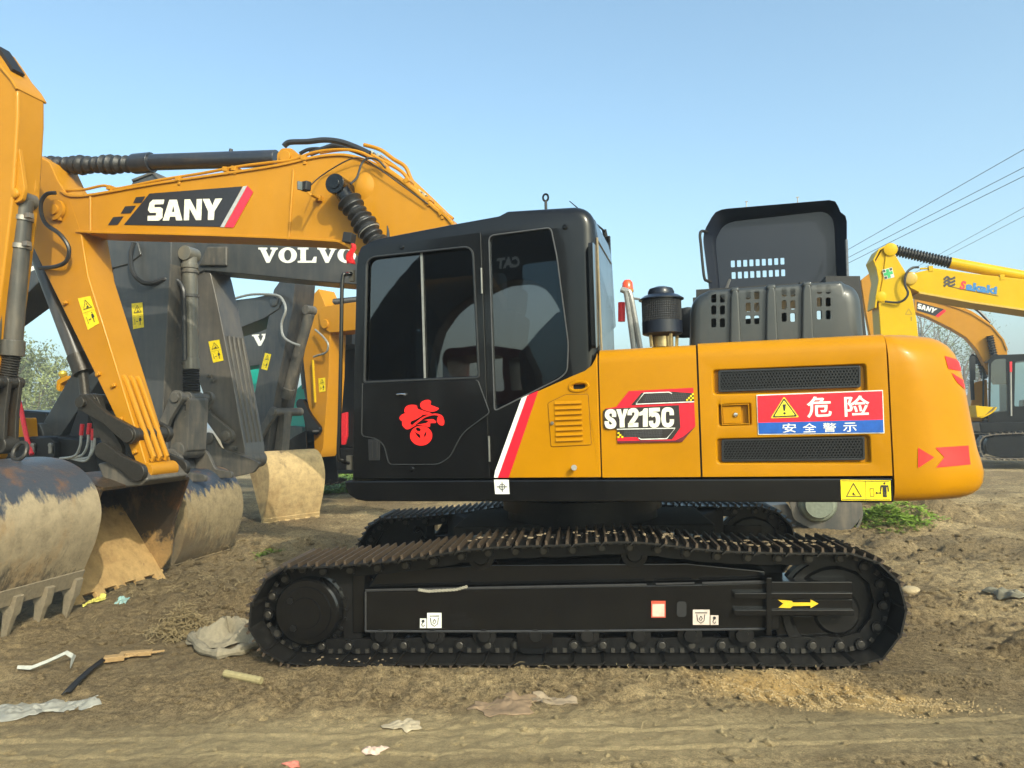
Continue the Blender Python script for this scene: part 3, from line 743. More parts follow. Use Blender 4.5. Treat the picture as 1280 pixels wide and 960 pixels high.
for p in so:
    k_ = min(range(11), key=lambda i: (Vector(shell[i])-Vector(p)).length); rd.append(RAD[k_]); so2.append(p)
mb = soft_plate(so2, rd, CY0, .11, [dwin[::-1], rwin[::-1]], .05); cab = build('cab_shell', mb, BLK, EX, UF, 0, sharp=40)
mb = MB(); shell2 = [p for p in shell]
mb.prism(shell2, CY1-.04, CY1, [dwin[::-1], rwin[::-1]]); build('cab_far_side', mb, BLK, EX, UF, .01)
# roof skin, front post, back wall
mb = MB(); mb.strip([ (x, z-.022) for x, z in shell[3:9] + [UF.h(700, 257.3, CY0), UF.h(722, 257.5, CY0), UF.h(738, 268, CY0), (shell[9][0]-.012, UF.h(742, 292, CY0)[1])]], .04, CY0+.10, CY1-.035); build('cab_roof', mb, BLK, EX, UF, .006)
xb = shell[9][0]; zr1 = U([(741,290)], CY0)[0][1]
mb = MB(); 
bx0 = xb-.03
wq = [UF.hx(u, v, xb+.01) for u, v in ((742.5,302),(766.5,326),(771.5,408),(747,436))]
outer = [(CY0+.10, zfl), (CY1-.01, zfl), (CY1-.01, zr1+.03), (CY0+.10, zr1+.03)]
mb.prism_x(outer, bx0, xb, [rnd(wq, .03)])
build('cab_back_wall', mb, BLK, EX, UF, .012)
mb = MB(); mb.prism_x(rnd(wq, .03), xb-.012, xb-.004); build('rear_glass', mb, GLC, EX, UF)
mb = MB(); mb.tube([(xb+.012, CY0+.085, zfl+.70), (xb+.004, CY0+.085, zr1-.02)], .008, 6); build('corner_seal', mb, plain('seal_strip', (.25,.2,.12), .4), EX, UF)
# near door
mb = MB()
door = U([(446,332),(448,316),(455,309.5),(594,287.5),(601,291),(612.5,598),(441,598),(443,450)], CY0-.014)
mb.prism(door, CY0-.016, CY0-.001, [rnd(U([(460,323),(589,309),(597,470),(457,475.5)], CY0-.014), [.06,.06,.012,.012])[::-1]])
cdoor = build('cab_door', mb, BLK, EX, UF, .005)
mb = MB(); mb.prism(rnd(U([(453,479),(597,475),(612,516),(578,541),(562,572),(548,580.5),(486,580.5),(480,556),(470,548),(452,545)], CY0-.02), [.02,.02,.02,.06,.04,.04,.03,.05,.05,.03], 5), CY0-.022, CY0-.014)
build('lower_door_panel', mb, BLK, cdoor, UF, .006)
mb = MB(); pth = U([(597,475),(612,516),(578,541),(562,572),(548,580.5),(486,580.5),(480,556),(470,548),(452,545),(453,479)], CY0-.022)
pth = rnd(pth, [.02,.02,.06,.04,.04,.03,.05,.05,.03,0], 5)[1:]
mb.tube([(x, CY0-.021, z) for x, z in pth], .0045, 6)
mb.tube([(x, CY0-.018, z) for x, z in rnd(U([(458,322),(591,307.5),(599,472),(455,478)], CY0-.018), [.075,.075,.02,.02], 6)], .007, 6, closed=True)
build('door_trim_bead', mb, plain('dull_black_trim', (.028,.029,.030), .3), cdoor, UF)
mb = MB(); mb.prism(rnd(U([(461,575.5),(474.5,575.5),(475,549),(460,549)], CY0-.02), .006), CY0-.022, CY0-.014); mb.prism(U([(463,572),(466,572),(466,552),(463,552)], CY0-.02), CY0-.028, CY0-.021); mb.prism(U([(469,572),(472,572),(472,552),(469,552)], CY0-.02), CY0-.028, CY0-.021)
build('vent_slot', mb, plain('dull_vent', (.010,.010,.011), .5), cdoor, UF, .002)
mb = MB(); mb.tube(UF.P3([(496,493,CY0-.032),(502,492.5,CY0-.036),(508,493,CY0-.03)]), .006, 8); mb.lathe([(0,.02),(.012,.02),(.014,0)], (*[UF.h(507,493,CY0-.02)[0]], CY0-.016, UF.h(507,493,CY0-.02)[1]), (0,-1,0), 12)
build('door_handle', mb, CHR, cdoor, UF)
mb = MB()
for u, v0, v1 in ((601.5,335,367),(611,545,577)): mb.tube(UF.P3([(u,v0,CY0-.022),(u+1,v1,CY0-.022)]), .008, 8)
build_each('door_hinge', mb, plain('hinge_metal', (.16,.16,.15), .35, .6), EX, UF)
mb = MB()
for u, v in ((502,308.5),(514.5,586),(706,283)): x, z = UF.h(u, v, CY0-.02); mb.lathe([(0,.012),(.012,.012),(.02,.004),(.022,0)], (x, CY0-.016 if u < 600 else CY0, z), (0,-1,0), 14)
build_each('panel_plug', mb, BLK, EX, UF)
# door glass, two sliding panes, and quarter window
def pane(pts, y, mat, name, parent, r=.03):
    mb = MB(); mb.prism(rnd(U(pts, y), r), y, y+.005); return build(name, mb, mat, parent, UF)
pane([(457,321),(529,313),(532,474),(454,479)], CY0+.016, GLS, 'window_pane', cdoor, [.07,.004,.004,.01])
pane([(525,314),(592,306),(600,473),(530,475)], CY0+.026, GLS, 'window_pane', cdoor, [.004,.07,.01,.004])
pane([(609,294),(690,284),(697,320),(711,430),(710,464),(702,472),(617,514)], CY0+.018, GLS, 'quarter_window', EX, .03)
mb = MB()
a_ = UF.h(527,316,CY0+.012); b2_ = UF.h(531.5,473,CY0+.012)
mb.prism([(a_[0]-.008,a_[1]),(a_[0]+.006,a_[1]),(b2_[0]+.006,b2_[1]),(b2_[0]-.008,b2_[1])], CY0+.006, CY0+.016)
build('pane_divider', mb, plain('alloy_strip', (.30,.30,.28), .35, .4), cdoor, UF)
mb = MB(); mb.tube([(x, CY0-.001, z) for x, z in rnd(U([(611,294.5),(688.5,284.5),(696,320),(710.5,430),(709,464),(700.5,472.5),(618,514)], CY0), [.04,.03,.02,.05,.05,.05,.03], 5)], .005, 6, closed=True)
build('window_seal', mb, plain('window_seal_rubber', (.07,.072,.075), .4), EX, UF)
# seat and controls inside
sx, sz = UF.h(600, 520, -.9)
mb = MB(); mb.obox((sx, -.86, zfl+.52), (.5, .5, .14)); mb.obox((sx+.24, -.86, zfl+.88), (.13, .48, .62), Matrix.Rotation(.15, 3, 'Y')); mb.obox((sx+.30, -.86, zfl+1.28), (.10, .28, .2), Matrix.Rotation(.15, 3, 'Y'))
mb.obox((sx-.02, -.86, zfl+.3), (.3, .3, .34)); mb.obox((sx-.05, -1.18, zfl+.62), (.4, .1, .12)); mb.obox((sx-.05, -.54, zfl+.62), (.4, .1, .12))
build('driver_seat', mb, plain('seat_fabric', (.05,.05,.055), .8), EX, UF, .03)
mb = MB()
for yy in (-1.18, -.54): mb.tube([(sx-.2, yy, zfl+.66), (sx-.22, yy, zfl+.85)], .015, 8); mb.lathe([(0,.1),(.02,.09),(.028,.04),(.018,0)], (sx-.22, yy, zfl+.84), n=10)
for yy in (-.95, -.78): mb.tube([(sx-.65, yy, zfl+.02), (sx-.6, yy, zfl+.4), (sx-.55, yy, zfl+.8)], .014, 8)
build_each('control_lever', mb, RUB, EX, UF)
mb = MB(); mb.box(shell[3][0]+.05, xb-.05, CY0+.06, CY1-.06, zfl, zfl+.03); build('cab_floor', mb, RUB, EX, UF)
mb = MB(); mb.tube([(shell[4][0]+.02, CY0+.03, shell[4][1]-.05), (shell[1][0]+.02, CY0+.03, zfl)], .035, 10); mb.tube([(shell[4][0]+.02, CY1-.03, shell[4][1]-.05), (shell[1][0]+.02, CY1-.03, zfl)], .035, 10)
build_each('cab_front_post', mb, BLK, EX, UF)
mb = MB(); mb.prism([(shell[1][0]+.02, zfl+.5), (shell[1][0]+.03, zfl+.5), (shell[4][0]+.03, shell[4][1]-.06), (shell[4][0]+.02, shell[4][1]-.06)], CY0+.07, CY1-.07); build('windscreen', mb, GLC, EX, UF)
# roof fittings, handrail, antenna
mb = MB(); x, z = UF.h(682, 247, -.9); _, z2 = UF.h(682, 259, -.9)
mb.tube([(x+.02*math.cos(a), -.9, z+.026*math.sin(a)) for a in [2*math.pi*k/14 for k in range(14)]], .008, 6, closed=True); mb.tube([(x, -.9, z-.02), (x, -.9, z2-.05)], .011, 8)
build('lifting_eye', mb, BLK, EX, UF)
mb = MB(); x, z = UF.h(485, 287, -1.1); mb.tube([(x, -1.1, z-.06), (x, -1.1, z-.01), (x-.005, -1.1, z+.03)], [.014, .010, .004], 8); build('roof_stud', mb, RUB, EX, UF)
mb = MB(); mb.tube(UF.P3([(712,251.5,-1.1),(735,271,-.8),(756,289.5,-.5)]), [.003,.006,.008], 6); mb.tube(UF.P3([(755,287,-.5),(757,296,-.48)]), .018, 8); build('antenna', mb, RUB, EX, UF)
mb = MB(); yh = CY0-.10
mb.tube(spline(UF.P3([(441,342,CY0),(433,343,yh+.02),(428,350,yh),(426.5,420,yh),(424.5,520,yh),(423,568,yh),(427,576,yh+.02),(438,579,CY0)]), 5), .014, 8)
build('grab_rail', mb, BLK, EX, UF)
mb = MB(); mb.box(*(lambda q: (q[0]-.015, q[0]+.02, CY0-.02, CY0+.01, q[1]-.05, q[1]+.05))(UF.h(437,578,CY0))); mb.box(*(lambda q: (q[0]-.015, q[0]+.02, CY0-.02, CY0+.01, q[1]-.04, q[1]+.04))(UF.h(440,345,CY0)))
build_each('rail_bracket', mb, plain('bracket_steel', (.12,.11,.09), .4, .5), EX, UF)

# red emblem on the door
def emblem(pp, ox=480., oy=480., k=1/10.667): return [(ox+x*k, oy+y*k) for x, y in pp]
yE = CY0-.0245
E = [
 spline([(455,330),(440,290),(390,276),(320,285),(280,320),(272,370),(283,388),(235,410),(205,450),(222,485),(240,495),(245,550),(290,600),(330,603),(370,583),(430,545),(360,540),(362,500),(420,475),(500,428),(520,410),(640,405),(610,380),(540,360)], 3, True),
 spline([(482,285),(500,240),(560,212),(610,215),(630,240),(622,275),(680,300),(733,325),(690,360),(630,370),(560,355),(505,330)], 4, True),
 stroke(spline([(365,570),(430,520),(520,452),(600,418),(690,405),(760,425),(790,460)], 4), [26]*8+[20]*8+[24]*9),
 spline([(720,435),(760,430),(800,470),(806,520),(785,553),(740,545),(712,510),(708,480)], 4, True),
 spline([(480,510),(545,480),(600,470),(660,470),(695,500),(685,522),(620,522),(618,560),(600,575),(540,560),(470,545),(440,540),(560,520),(590,490),(540,484)], 2, True),
 spline([(400,560),(440,545),(520,560),(520,590),(470,565),(425,575),(412,610),(440,640),(480,625),(485,600),(500,640),(480,715),(430,660),(400,600),(360,640),(350,620),(375,590)], 2, True)]
mb = MB()
ring_o = ell(495, 690, 148, 132, 40); hole1 = spline([(415,640),(440,655),(480,680),(482,722),(445,695)], 3, True); hole2 = spline([(565,635),(560,680),(540,708),(535,680),(550,650)], 3, True); hole3 = spline([(425,590),(455,580),(488,605),(478,628),(440,622)], 3, True); hole4 = spline([(420,562),(520,572),(515,595),(470,575)], 2, True)
Uq = lambda q: [UF.h(u, v, yE) for u, v in emblem(q)]
mb.prism(Uq(ring_o), yE-.001, yE+.001, [Uq(h_) for h_ in (hole1, hole2, hole3)])
for q in E[:5]:
    q2 = Uq(q)
    tri = geometry.tessellate_polygon([[Vector((x, z, 0)) for x, z in q2]])
    mb.add([(x, yE-.0012, z) for x, z in q2], [tuple(t_) for t_ in tri])
build('red_emblem', mb, REDS, cdoor, UF, sharp=0)

# ---- yellow side panels
PY = NY-.012
def panel_shell(x0, x1, z0, zt0, zt1, y0, holes=(), r=.10, depth=.45, hd=.035, xin=.0):
    """sheet-metal door: flat front with pockets, top edge rolled over; top line runs zt0 -> zt1"""
    mb = MB(); n = 7
    outer = [(x0, z0), (x1, z0), (x1, zt1-r), (x0, zt0-r)]
    loops = [outer] + [list(h_) for h_ in holes]
    flat = [p for l in loops for p in l]
    tris = geometry.tessellate_polygon([[Vector((x, z, 0)) for x, z in l] for l in loops])
    mb.add([(x, y0, z) for x, z in flat], [tuple(t_) for t_ in tris])
    rows = []
    for k in range(n+1):
        a = math.pi/2*k/n; rows.append([(x0, y0+r*(1-math.cos(a)), zt0-r+r*math.sin(a)), (x1, y0+r*(1-math.cos(a)), zt1-r+r*math.sin(a))])
    rows.append([(x0, y0+depth, zt0), (x1, y0+depth, zt1)]); rows.append([(x0, y0+depth, z0), (x1, y0+depth, z0)]); rows.append([(x0, y0, z0), (x1, y0, z0)])
    mb.loft(rows)
    for e in (0, 1): mb.add([q[e] for q in rows[:-1]] + [rows[-1][e]], [tuple(range(len(rows)))])
    for h_ in holes:
        m_ = len(h_); cx = sum(p[0] for p in h_)/m_; cz = sum(p[1] for p in h_)/m_
        off = lambda q: [(x + (q if x < cx else -q), z + (q if z < cz else -q)) for x, z in h_]
        inn = off(.016); R_ = .008
        mb.loft([[(x, y0+R_*(1-math.cos(a)), z) for x, z in off(R_*math.sin(a))] for a in (0, .4, .8, 1.2)] + [[(x, y0+hd, z) for x, z in inn]], closed=True)
        mb.add([(x, y0+hd, z) for x, z in inn], [tuple(range(m_))])
    return mb
zp0 = UF.h(810, 596.5, PY)[1]
# rear door with grilles
xa = UF.h(875.5, 520, PY)[0]; xb3 = UF.h(1112, 520, PY)[0]
za = UF.h(872, 429, PY+.06)[1]; zb3 = UF.h(1108, 417, PY+.06)[1]
H1 = rnd(U([(890,461),(1083,453),(1084,488),(891,494.5)], PY), .02); H2 = rnd(U([(895,548),(1088,543),(1090,580),(896,580.5)], PY), .02)
H3 = rnd(U([(896,504),(940,502.5),(941,533),(897,534)], PY), .012)
H1 = rnd(U([(889,461),(1084,453),(1086,491),(890,495)], PY), .022); H2 = rnd(U([(894,547),(1089,542),(1091,581),(895,581)], PY), .022)
mb = panel_shell(xa, xb3, zp0, za, zb3, PY, [H1[::-1], H2[::-1], H3[::-1]])
bk = build('engine_door', mb, YEL, EX, UF, 0, sharp=55)
HOLE = plain('dark_mesh_depth', (.004,.004,.004), .9); MESHM = plain('mesh_steel', (.035,.036,.038), .3, .5)
for quad in ([(898,463),(1075.5,457),(1076,484),(898,490)], [(902,549.5),(1080.5,545.5),(1081,575),(902,577)]):
    q = U(quad, PY+.012); yb = PY+.010
    mb = MB(); mb.prism(rnd(q, .012), yb+.012, yb+.024); gb = build('grille', mb, HOLE, bk, UF)
    xL = min(p[0] for p in q)+.012; xR = max(p[0] for p in q)-.012; zB = (q[2][1]+q[3][1])/2; zT = (q[0][1]+q[1][1])/2
    fr_ = MB()
    inner = [(q[0][0]+.012, q[0][1]-.012), (q[1][0]-.012, q[1][1]-.012), (q[2][0]-.012, q[2][1]+.012), (q[3][0]+.012, q[3][1]+.012)]
    fr_.prism(rnd(q, .014), yb-.004, yb+.012, [rnd(inner, .01)[::-1]])
    build('grille_frame', fr_, MESHM, gb, UF, .003)
    mb = MB(); ch = .0105; row = 0; cw = ch*math.sqrt(3)
    nxh = int((xR-xL)/cw); hgt = zT-zB-.024; nzh = int(hgt/(1.5*ch))
    for j in range(nzh+1):
        for i_ in range(nxh+1):
            fx = (i_+.5*(j % 2))/nxh
            if fx > 1: continue
            cx = xL+fx*(xR-xL); f = (cx-q[0][0])/(q[1][0]-q[0][0])
            zb_ = q[3][1]*(1-f)+q[2][1]*f+.014; zt_ = q[0][1]*(1-f)+q[1][1]*f-.014
            cz = zb_+(zt_-zb_)*j/nzh
            o6 = [(cx+ch*math.sin(math.pi/3*k), cz+ch*math.cos(math.pi/3*k)) for k in range(6)]
            i6 = [(cx+ch*.66*math.sin(math.pi/3*k), cz+ch*.66*math.cos(math.pi/3*k)) for k in range(6)]
            mb.add([(x, yb, z) for x, z in o6]+[(x, yb, z) for x, z in i6]+[(x, yb+.006, z) for x, z in i6],
                   [(k, (k+1) % 6, 6+(k+1) % 6, 6+k) for k in range(6)]+[(6+k, 6+(k+1) % 6, 12+(k+1) % 6, 12+k) for k in range(6)])
    me_ = bpy.data.meshes.new('grille_mesh'); me_.from_pydata(mb.v, [], mb.f); me_.materials.append(MESHM)
    o = bpy.data.objects.new('grille_mesh', me_); link_obj(o, gb, UF.M); o['kind'] = 'stuff'
mb = MB(); mb.prism(rnd(U([(903,508),(926,507),(926.5,529),(904,529.5)], PY+.02), .006), PY+.012, PY+.034)
mb.prism(U([(901,506),(936,504.5),(936,506),(901,507.5)], PY+.02), PY-.002, PY+.034); mb.prism(U([(902,530),(937,529),(937,530.5),(902,531.5)], PY+.02), PY-.002, PY+.034)
mb.prism(U([(901,506),(902.5,506),(903.5,531),(902,531)], PY+.02), PY-.002, PY+.034); mb.prism(U([(934.5,505),(936,505),(937,530),(935.5,530)], PY+.02), PY-.002, PY+.034)
lt = build('door_latch', mb, YEL, bk, UF, .003)
x, z = UF.h(919.5, 518.5, PY); mb = MB(); mb.lathe([(0,.012),(.012,.011),(.016,.004),(.017,0)], (x, PY+.012, z), (0,-1,0), 16); build('lock_barrel', mb, CHR, lt, UF)
# danger sticker
yS = PY-.003
st = poly_decal('danger_sticker', [[(945.5,493.5),(1103.5,487.5),(1105.5,541.5),(947.5,543.5)]], UF, yS, WHT, EX, label='red and blue danger sticker with white characters and yellow warning triangle')
poly_decal('red_field', [[(946.7,494.7),(1102.7,488.7),(1103.9,524.6),(947.7,528.5)]], UF, yS-.003, RED, st)
poly_decal('blue_field', [[(947.7,528.5),(1103.9,524.6),(1104.5,540.5),(948.7,542.4)]], UF, yS-.003, BLU, st)
text_decal('lettering', '危', [(1008,496),(1038.5,495),(1040,521),(1009,522.5)], UF, yS-.007, WHT, st, bold=.018)
text_decal('lettering', '险', [(1055,495),(1086.5,493.8),(1087,519.5),(1056,521)], UF, yS-.007, WHT, st, bold=.018)
for k, c in enumerate('安全警示'):
    u0 = 978+k*25.2; v0 = 529.5-k*.35
    text_decal('lettering', c, [(u0,v0),(u0+17,v0-.4),(u0+17.3,v0+11),(u0+.3,v0+11.4)], UF, yS-.007, WHT, st, bold=.009)
tri = rnd([(980,495.5),(999,521.5),(963,523)], 2.5, 4)
poly_decal('warning_triangle', [tri], UF, yS-.006, plain('triangle_rim', (.85,.55,.03), .4), st)
poly_decal('triangle_line', [rnd([(980,497.5),(996.5,520.3),(965.5,521.7)], 2, 4)], UF, yS-.0085, DRK, st)
poly_decal('triangle_fill', [rnd([(980,500.2),(993.8,519),(968,520.2)], 1.5, 4)], UF, yS-.011, plain('triangle_yellow', (.86,.78,.04), .4), st)
poly_decal('exclamation_mark', [[(978.3,505.5),(982.4,505.3),(981.4,513.5),(979.8,513.6)], ell(980.7,516.6,1.5,1.5,10)], UF, yS-.0135, DRK, st)
# middle door with the model sticker
xm0 = UF.h(749.5, 520, PY)[0]; xm1 = xa-.012
zm0 = UF.h(747, 437.5, PY+.06)[1]; zm1 = UF.h(872, 430.5, PY+.06)[1]
mb = panel_shell(xm0+.006, xm1, zp0, zm0, zm1, PY); build('battery_door', mb, YEL, EX, UF, 0)
mb = MB(); mb.box(xm1-.01, xa+.01, PY+.03, PY+.4, zp0, min(za, zm1)-.10); mb.box(xm1-.01, xa+.01, PY+.10, PY+.4, zp0+.1, min(za, zm1)-.004); mb.box(xm0-.012, xm0+.012, PY+.034, PY+.4, zp0, zm0-.04); mb.box(xb3-.01, xb3+.03, PY+.03, PY+.4, zp0, zb3-.13); build_each('door_gasket', mb, RUB, EX, UF)
k = 140/1280.
def ms(pts): return [(745+x*k, 470+y*k) for x, y in pts]
md = poly_decal('model_sticker', [ms([(232,352),(375,172),(1112,134),(1136,575),(985,752),(248,768),(242,600),(118,600),(90,560),(88,400),(110,372)])], UF, yS, RED, EX, label='red and black model sticker with white letters on the middle yellow door')
poly_decal('dark_backing', [rnd(ms([(85,372),(950,330),(968,585),(860,752),(985,752),(1040,700),(1005,668),(895,752),(965,590),(85,612)]), 0)][:0] + [rnd(ms([(90,372),(950,335),(965,590),(92,606)]), [8,0,0,8]) if False else ms([(108,376),(948,333),(966,588),(862,735),(244,735),(242,602),(120,608),(92,590),(84,400)])], UF, yS-.003, DKB, md)
poly_decal('red_band', [ms([(244,702),(470,700),(500,738),(862,725),(880,752),(244,768)])], UF, yS-.004, RED, md)
poly_decal('dark_upper_field', [ms([(402,332),(520,192),(860,178),(1116,196),(1120,300)])], UF, yS-.003, DKB, md)
poly_decal('maroon_corner', [ms([(880,748),(1000,690),(1136,575),(985,752)]), ms([(246,742),(900,735),(985,752),(248,768)])], UF, yS-.006, plain('maroon_print', (.12,.015,.02), .4), md)
poly_decal('white_outline', [ms(stroke([(1120,294),(455,322),(550,195),(835,184),(868,202)], 11)), ms(stroke([(240,608),(905,596),(808,716),(515,724),(485,706)], 11))], UF, yS-.007, WHT, md)
ck = []
for cx0, cy0, sg in ((1030,285,1),(246,708,-1)):
    for a in range(4):
        for c in range(4):
            if (a+c) % 2 == 0 and ((sg > 0 and a+c >= 0 and c <= a) or (sg < 0 and c <= 3-a)):
                x = cx0+a*22 if sg > 0 else cx0+a*22; y = cy0-c*22
                ck.append(ms([(x,y),(x+22,y-1),(x+22,y-23),(x,y-22)]))
poly_decal('checker_marks', ck, UF, yS-.009, LYEL, md)
cb = []
for a in range(26): x = 560+a*20; cb.append(ms([(x-60*(0),290),(x+5,290),(x+5+20,205),(x+20,205)]))
for a in range(24): x = 330+a*18; cb.append(ms([(x,620),(x+5,620),(x+5-8,700),(x-8,700)]))
for c in range(4): cb.append(ms([(540,285-c*22),(1030,262-c*22),(1030,266-c*22),(540,289-c*22)])); cb.append(ms([(320,690-c*20),(760,676-c*20),(760,680-c*20),(320,694-c*20)]))
poly_decal('carbon_pattern', cb, UF, yS-.0045, plain('carbon_grey', (.07,.07,.075), .4), md)
tb = poly_decal('letter_outline', [rnd(ms([(84,385),(905,345),(905,590),(92,606)]), 4)], UF, yS-.0075, DKB, md)
SW = 50
def ltr(pts, w=SW, n=5): return ms(stroke(spline(pts, n), w))
poly_decal('lettering', [
 ltr([(206,468),(205,425),(186,406),(158,404),(132,420),(128,456),(150,484),(184,506),(206,535),(202,566),(172,580),(140,574),(126,550),(124,516)]),
 ms([(232,382),(284,379),(300,455),(318,378),(366,375),(326,492),(328,587),(272,589),(270,497)]),
 ltr([(386,448),(388,410),(410,394),(440,392),(462,410),(462,448),(440,486),(408,530),(394,562)]) , ms([(366,538),(484,534),(484,582),(366,586)]),
 ms([(494,416),(530,400),(548,371),(592,369),(592,579),(536,582),(536,446),(494,456)]),
 ms([(604,366),(730,360),(730,404),(656,408),(655,440),(606,470)]), ltr([(628,452),(660,438),(694,446),(708,480),(706,530),(690,560),(658,568),(634,552),(628,512)]),
 ltr([(866,448),(862,400),(838,384),(802,384),(778,402),(772,450),(773,505),(784,548),(812,562),(842,558),(864,536),(868,494)])], UF, yS-.011, CRM, md)

# front yellow panel beside the cab
fp = U([(751,599),(617.5,597.5),(619,588),(661,494),(714,470.5),(731,463.5),(740,456),(745,446)], PY)
fp = [(fp[0][0], zp0)] + [(fp[1][0], zp0)] + fp[2:]
top = UF.h(747.5, 441, PY); fp += [top]; fp[0] = (xm0-.004, zp0); fp[-1] = (xm0-.004, top[1])
ventp = rnd(U([(685,504),(707,493.5),(735,493),(739,556),(689,558.5)], PY), .012)
hnd = rnd(U([(711,479),(736,477.5),(737,487.5),(712,489)], PY), .03)
mb = MB(); mb.prism(fp, PY, PY+.03, [rnd(U([(716,480.8),(731,480),(731.5,486),(716.5,486.5)], PY), .01)[::-1]])
pan = build('side_panel', mb, YEL, EX, UF, .008)
mb = MB(); mb.prism(U([(713,478),(734,477),(734,489),(714,489)], PY), PY+.02, PY+.026); build('handle_recess', mb, HOLE, pan, UF)
mb = MB(); x, z = UF.h(723.5, 483, PY)
mb.tube([(x+.062*math.cos(a)*(1 if abs(math.cos(a)) < .7 else 1), PY-.002, z+.030*math.sin(a)+.004*math.cos(a)) for a in [2*math.pi*k_/24 for k_ in range(24)]], .010, 6, closed=True)
build('handle_rim', mb, YEL, pan, UF)
mb = MB(); mb.prism(ventp, PY-.006, PY); vp = build('vent_door', mb, YEL, pan, UF, .003)
mb = MB(); mb.tube([(x_, PY-.001, z_) for x_, z_ in ventp], .0028, 5, closed=True); build('door_gap', mb, HOLE, pan, UF)
for j in range(8):
    v0 = 503.5+j*6.6; p = UF.h(693.5+j*.25, v0+1.3, PY-.006); q = UF.h(727+j*.25, v0, PY-.006)
    mb = MB(); zz = .016; yy = PY-.006
    mb.add([(p[0],yy,p[1]+zz),(q[0],yy,q[1]+zz),(q[0],yy-.014,q[1]-.004),(p[0],yy-.014,p[1]-.004),(q[0],yy,q[1]-.006),(p[0],yy,p[1]-.006)],
           [(0,1,2,3),(3,2,4,5),(0,3,5),(1,4,2)])
    build('louver', mb, YEL, vp, UF)
x, z = UF.h(690.5, 529, PY); mb = MB(); mb.lathe([(0,.012),(.010,.011),(.013,0)], (x, PY-.006, z), (0,-1,0), 12); build('vent_lock', mb, STL, vp, UF)
mb = MB(); p = UF.h(718, 585, PY); mb.cyl((p[0],PY,p[1]), (p[0]+.004,PY-.035,p[1]+.004), .012, 10); mb.cyl((p[0]+.004,PY-.035,p[1]+.004), (p[0]+.006,PY-.05,p[1]+.006), .019, 10); build('stud_bolt', mb, STL, EX, UF)
sw = poly_decal('white_stripe', [[(617.6,597),(619,588.5),(652,497.5),(661,493.4),(662,494),(625,597)]], UF, PY-.001, WHT, pan)
poly_decal('red_stripe', [[(622.5,597),(659,494.7),(673,488.3),(636,597)]], UF, PY-.0035, RED, pan)

# ---- counterweight
def cw_row(z, ins, bulge=0.0):
    x0_ = UF.h(1112.5, 520, PY)[0]+.006; out = []
    yN = PY-.006+ins; xR_ = XR - ins + bulge; rc = .34
    out.append((x0_, yN, z))
    c0_ = max(x0_+.02, xR_-.76)
    for k_ in range(5): out.append((x0_+(c0_-x0_)*(k_+1)/5, yN, z))
    # near corner, then the tail swing arc, then the far corner
    c0_ = max(x0_+.02, xR_-.76); c1_ = max(c0_+.05, xR_-.52); c2_ = max(c1_+.05, xR_-.29)
    ctrl = [(c0_, yN), (c1_, yN+.02), (c2_, yN+.16), (xR_-.20, yN+.42), (xR_-.07, -.45), (xR_, 0), (xR_-.07, .45), (xR_-.20, -yN-.42), (c2_, -yN-.16), (c1_, -yN-.02), (c0_, -yN)]
    for p in spline(ctrl, 6)[1:]: out.append((p[0], p[1], z))
    out.append((x0_, -yN, z)); return out
XR = 2.85
zc1 = UF.h(1112, 418, PY+.06)[1]; zc0 = UF.h(1118, 628.5, PY+.02)[1]
hgt = zc1-zc0
rows = []
for fz, ins, bu in ((0, .12, 0), (.010, .06, .0), (.03, .03, .012), (.06, .012, .025), (.10, .003, .035), (.16, 0, .040), (.22, 0, .030), (.30, 0, .01), (.45, 0, -.012), (.6, 0, -.03), (.72, 0, -.045), (.82, .0, -.065), (.88, .006, -.080), (.93, .022, -.095), (.965, .045, -.11), (.985, .07, -.12), (1, .11, -.14)):
    rows.append(cw_row(zc0+hgt*fz, ins, bu))
mb = MB(); mb.loft(rows, closed=True, caps=True)
cw = build('counterweight', mb, YEL, EX, UF, 0, sharp=60)
bmx = bmesh.new(); bmx.from_mesh(cw.data); BV = BVHTree.FromBMesh(bmx); bmx.free()
def on_cw(u, v, off=.004):
    d = ray(u, v); inv = UF.M.inverted(); o_ = inv @ CAMP; dd = (inv.to_3x3() @ d).normalized()
    hit = BV.ray_cast(o_, dd)
    if hit[0] is None: return None
    n_ = hit[1]; n_ = n_ if n_.dot(dd) < 0 else -n_
    return hit[0] + n_*off
def cw_decal(name, quad, n1=14, n2=5):
    mb = MB(); pts = []
    for j in range(n2+1):
        for i_ in range(n1+1):
            p = bil(quad, i_/n1, j/n2); q = on_cw(p.x, p.y)
            if q is None: q = pts[-1]
            pts.append(tuple(q))
    fs = [(j*(n1+1)+i_, j*(n1+1)+i_+1, (j+1)*(n1+1)+i_+1, (j+1)*(n1+1)+i_) for j in range(n2) for i_ in range(n1)]
    mb.add(pts, fs); return mb
mb = cw_decal('', [(1147.5,559.5),(1147.5,559.5+.1),(1167,572),(1147.5,585)][:0] or [(1147.5,559.5),(1167,571.5),(1167,572),(1147.5,585)], 6, 6)
build('chevron_reflector', mb, REDS, cw, UF, sharp=60)
mb = cw_decal('', [(1169,559),(1209.5,557),(1212.5,579),(1170,585)]); 
mb2 = MB()
for qd in ([(1169,559.5),(1210,557),(1211,569),(1180,571.5)], [(1180,571.5),(1211,569),(1212.5,580.5),(1170,584.5)]):
    t_ = cw_decal('', qd, 12, 4); mb2.add(t_.v, t_.f)
build('chevron_reflector', mb2, REDS, cw, UF, sharp=60)
mb2 = MB()
for qd in ([(1180.5,445),(1203,452),(1206,465),(1185,461)], [(1189,466),(1206,477),(1212,492),(1196,478)]):
    t_ = cw_decal('', qd, 8, 4); mb2.add(t_.v, t_.f)
build_each('upper_reflector', mb2, REDS, cw, UF, sharp=60)

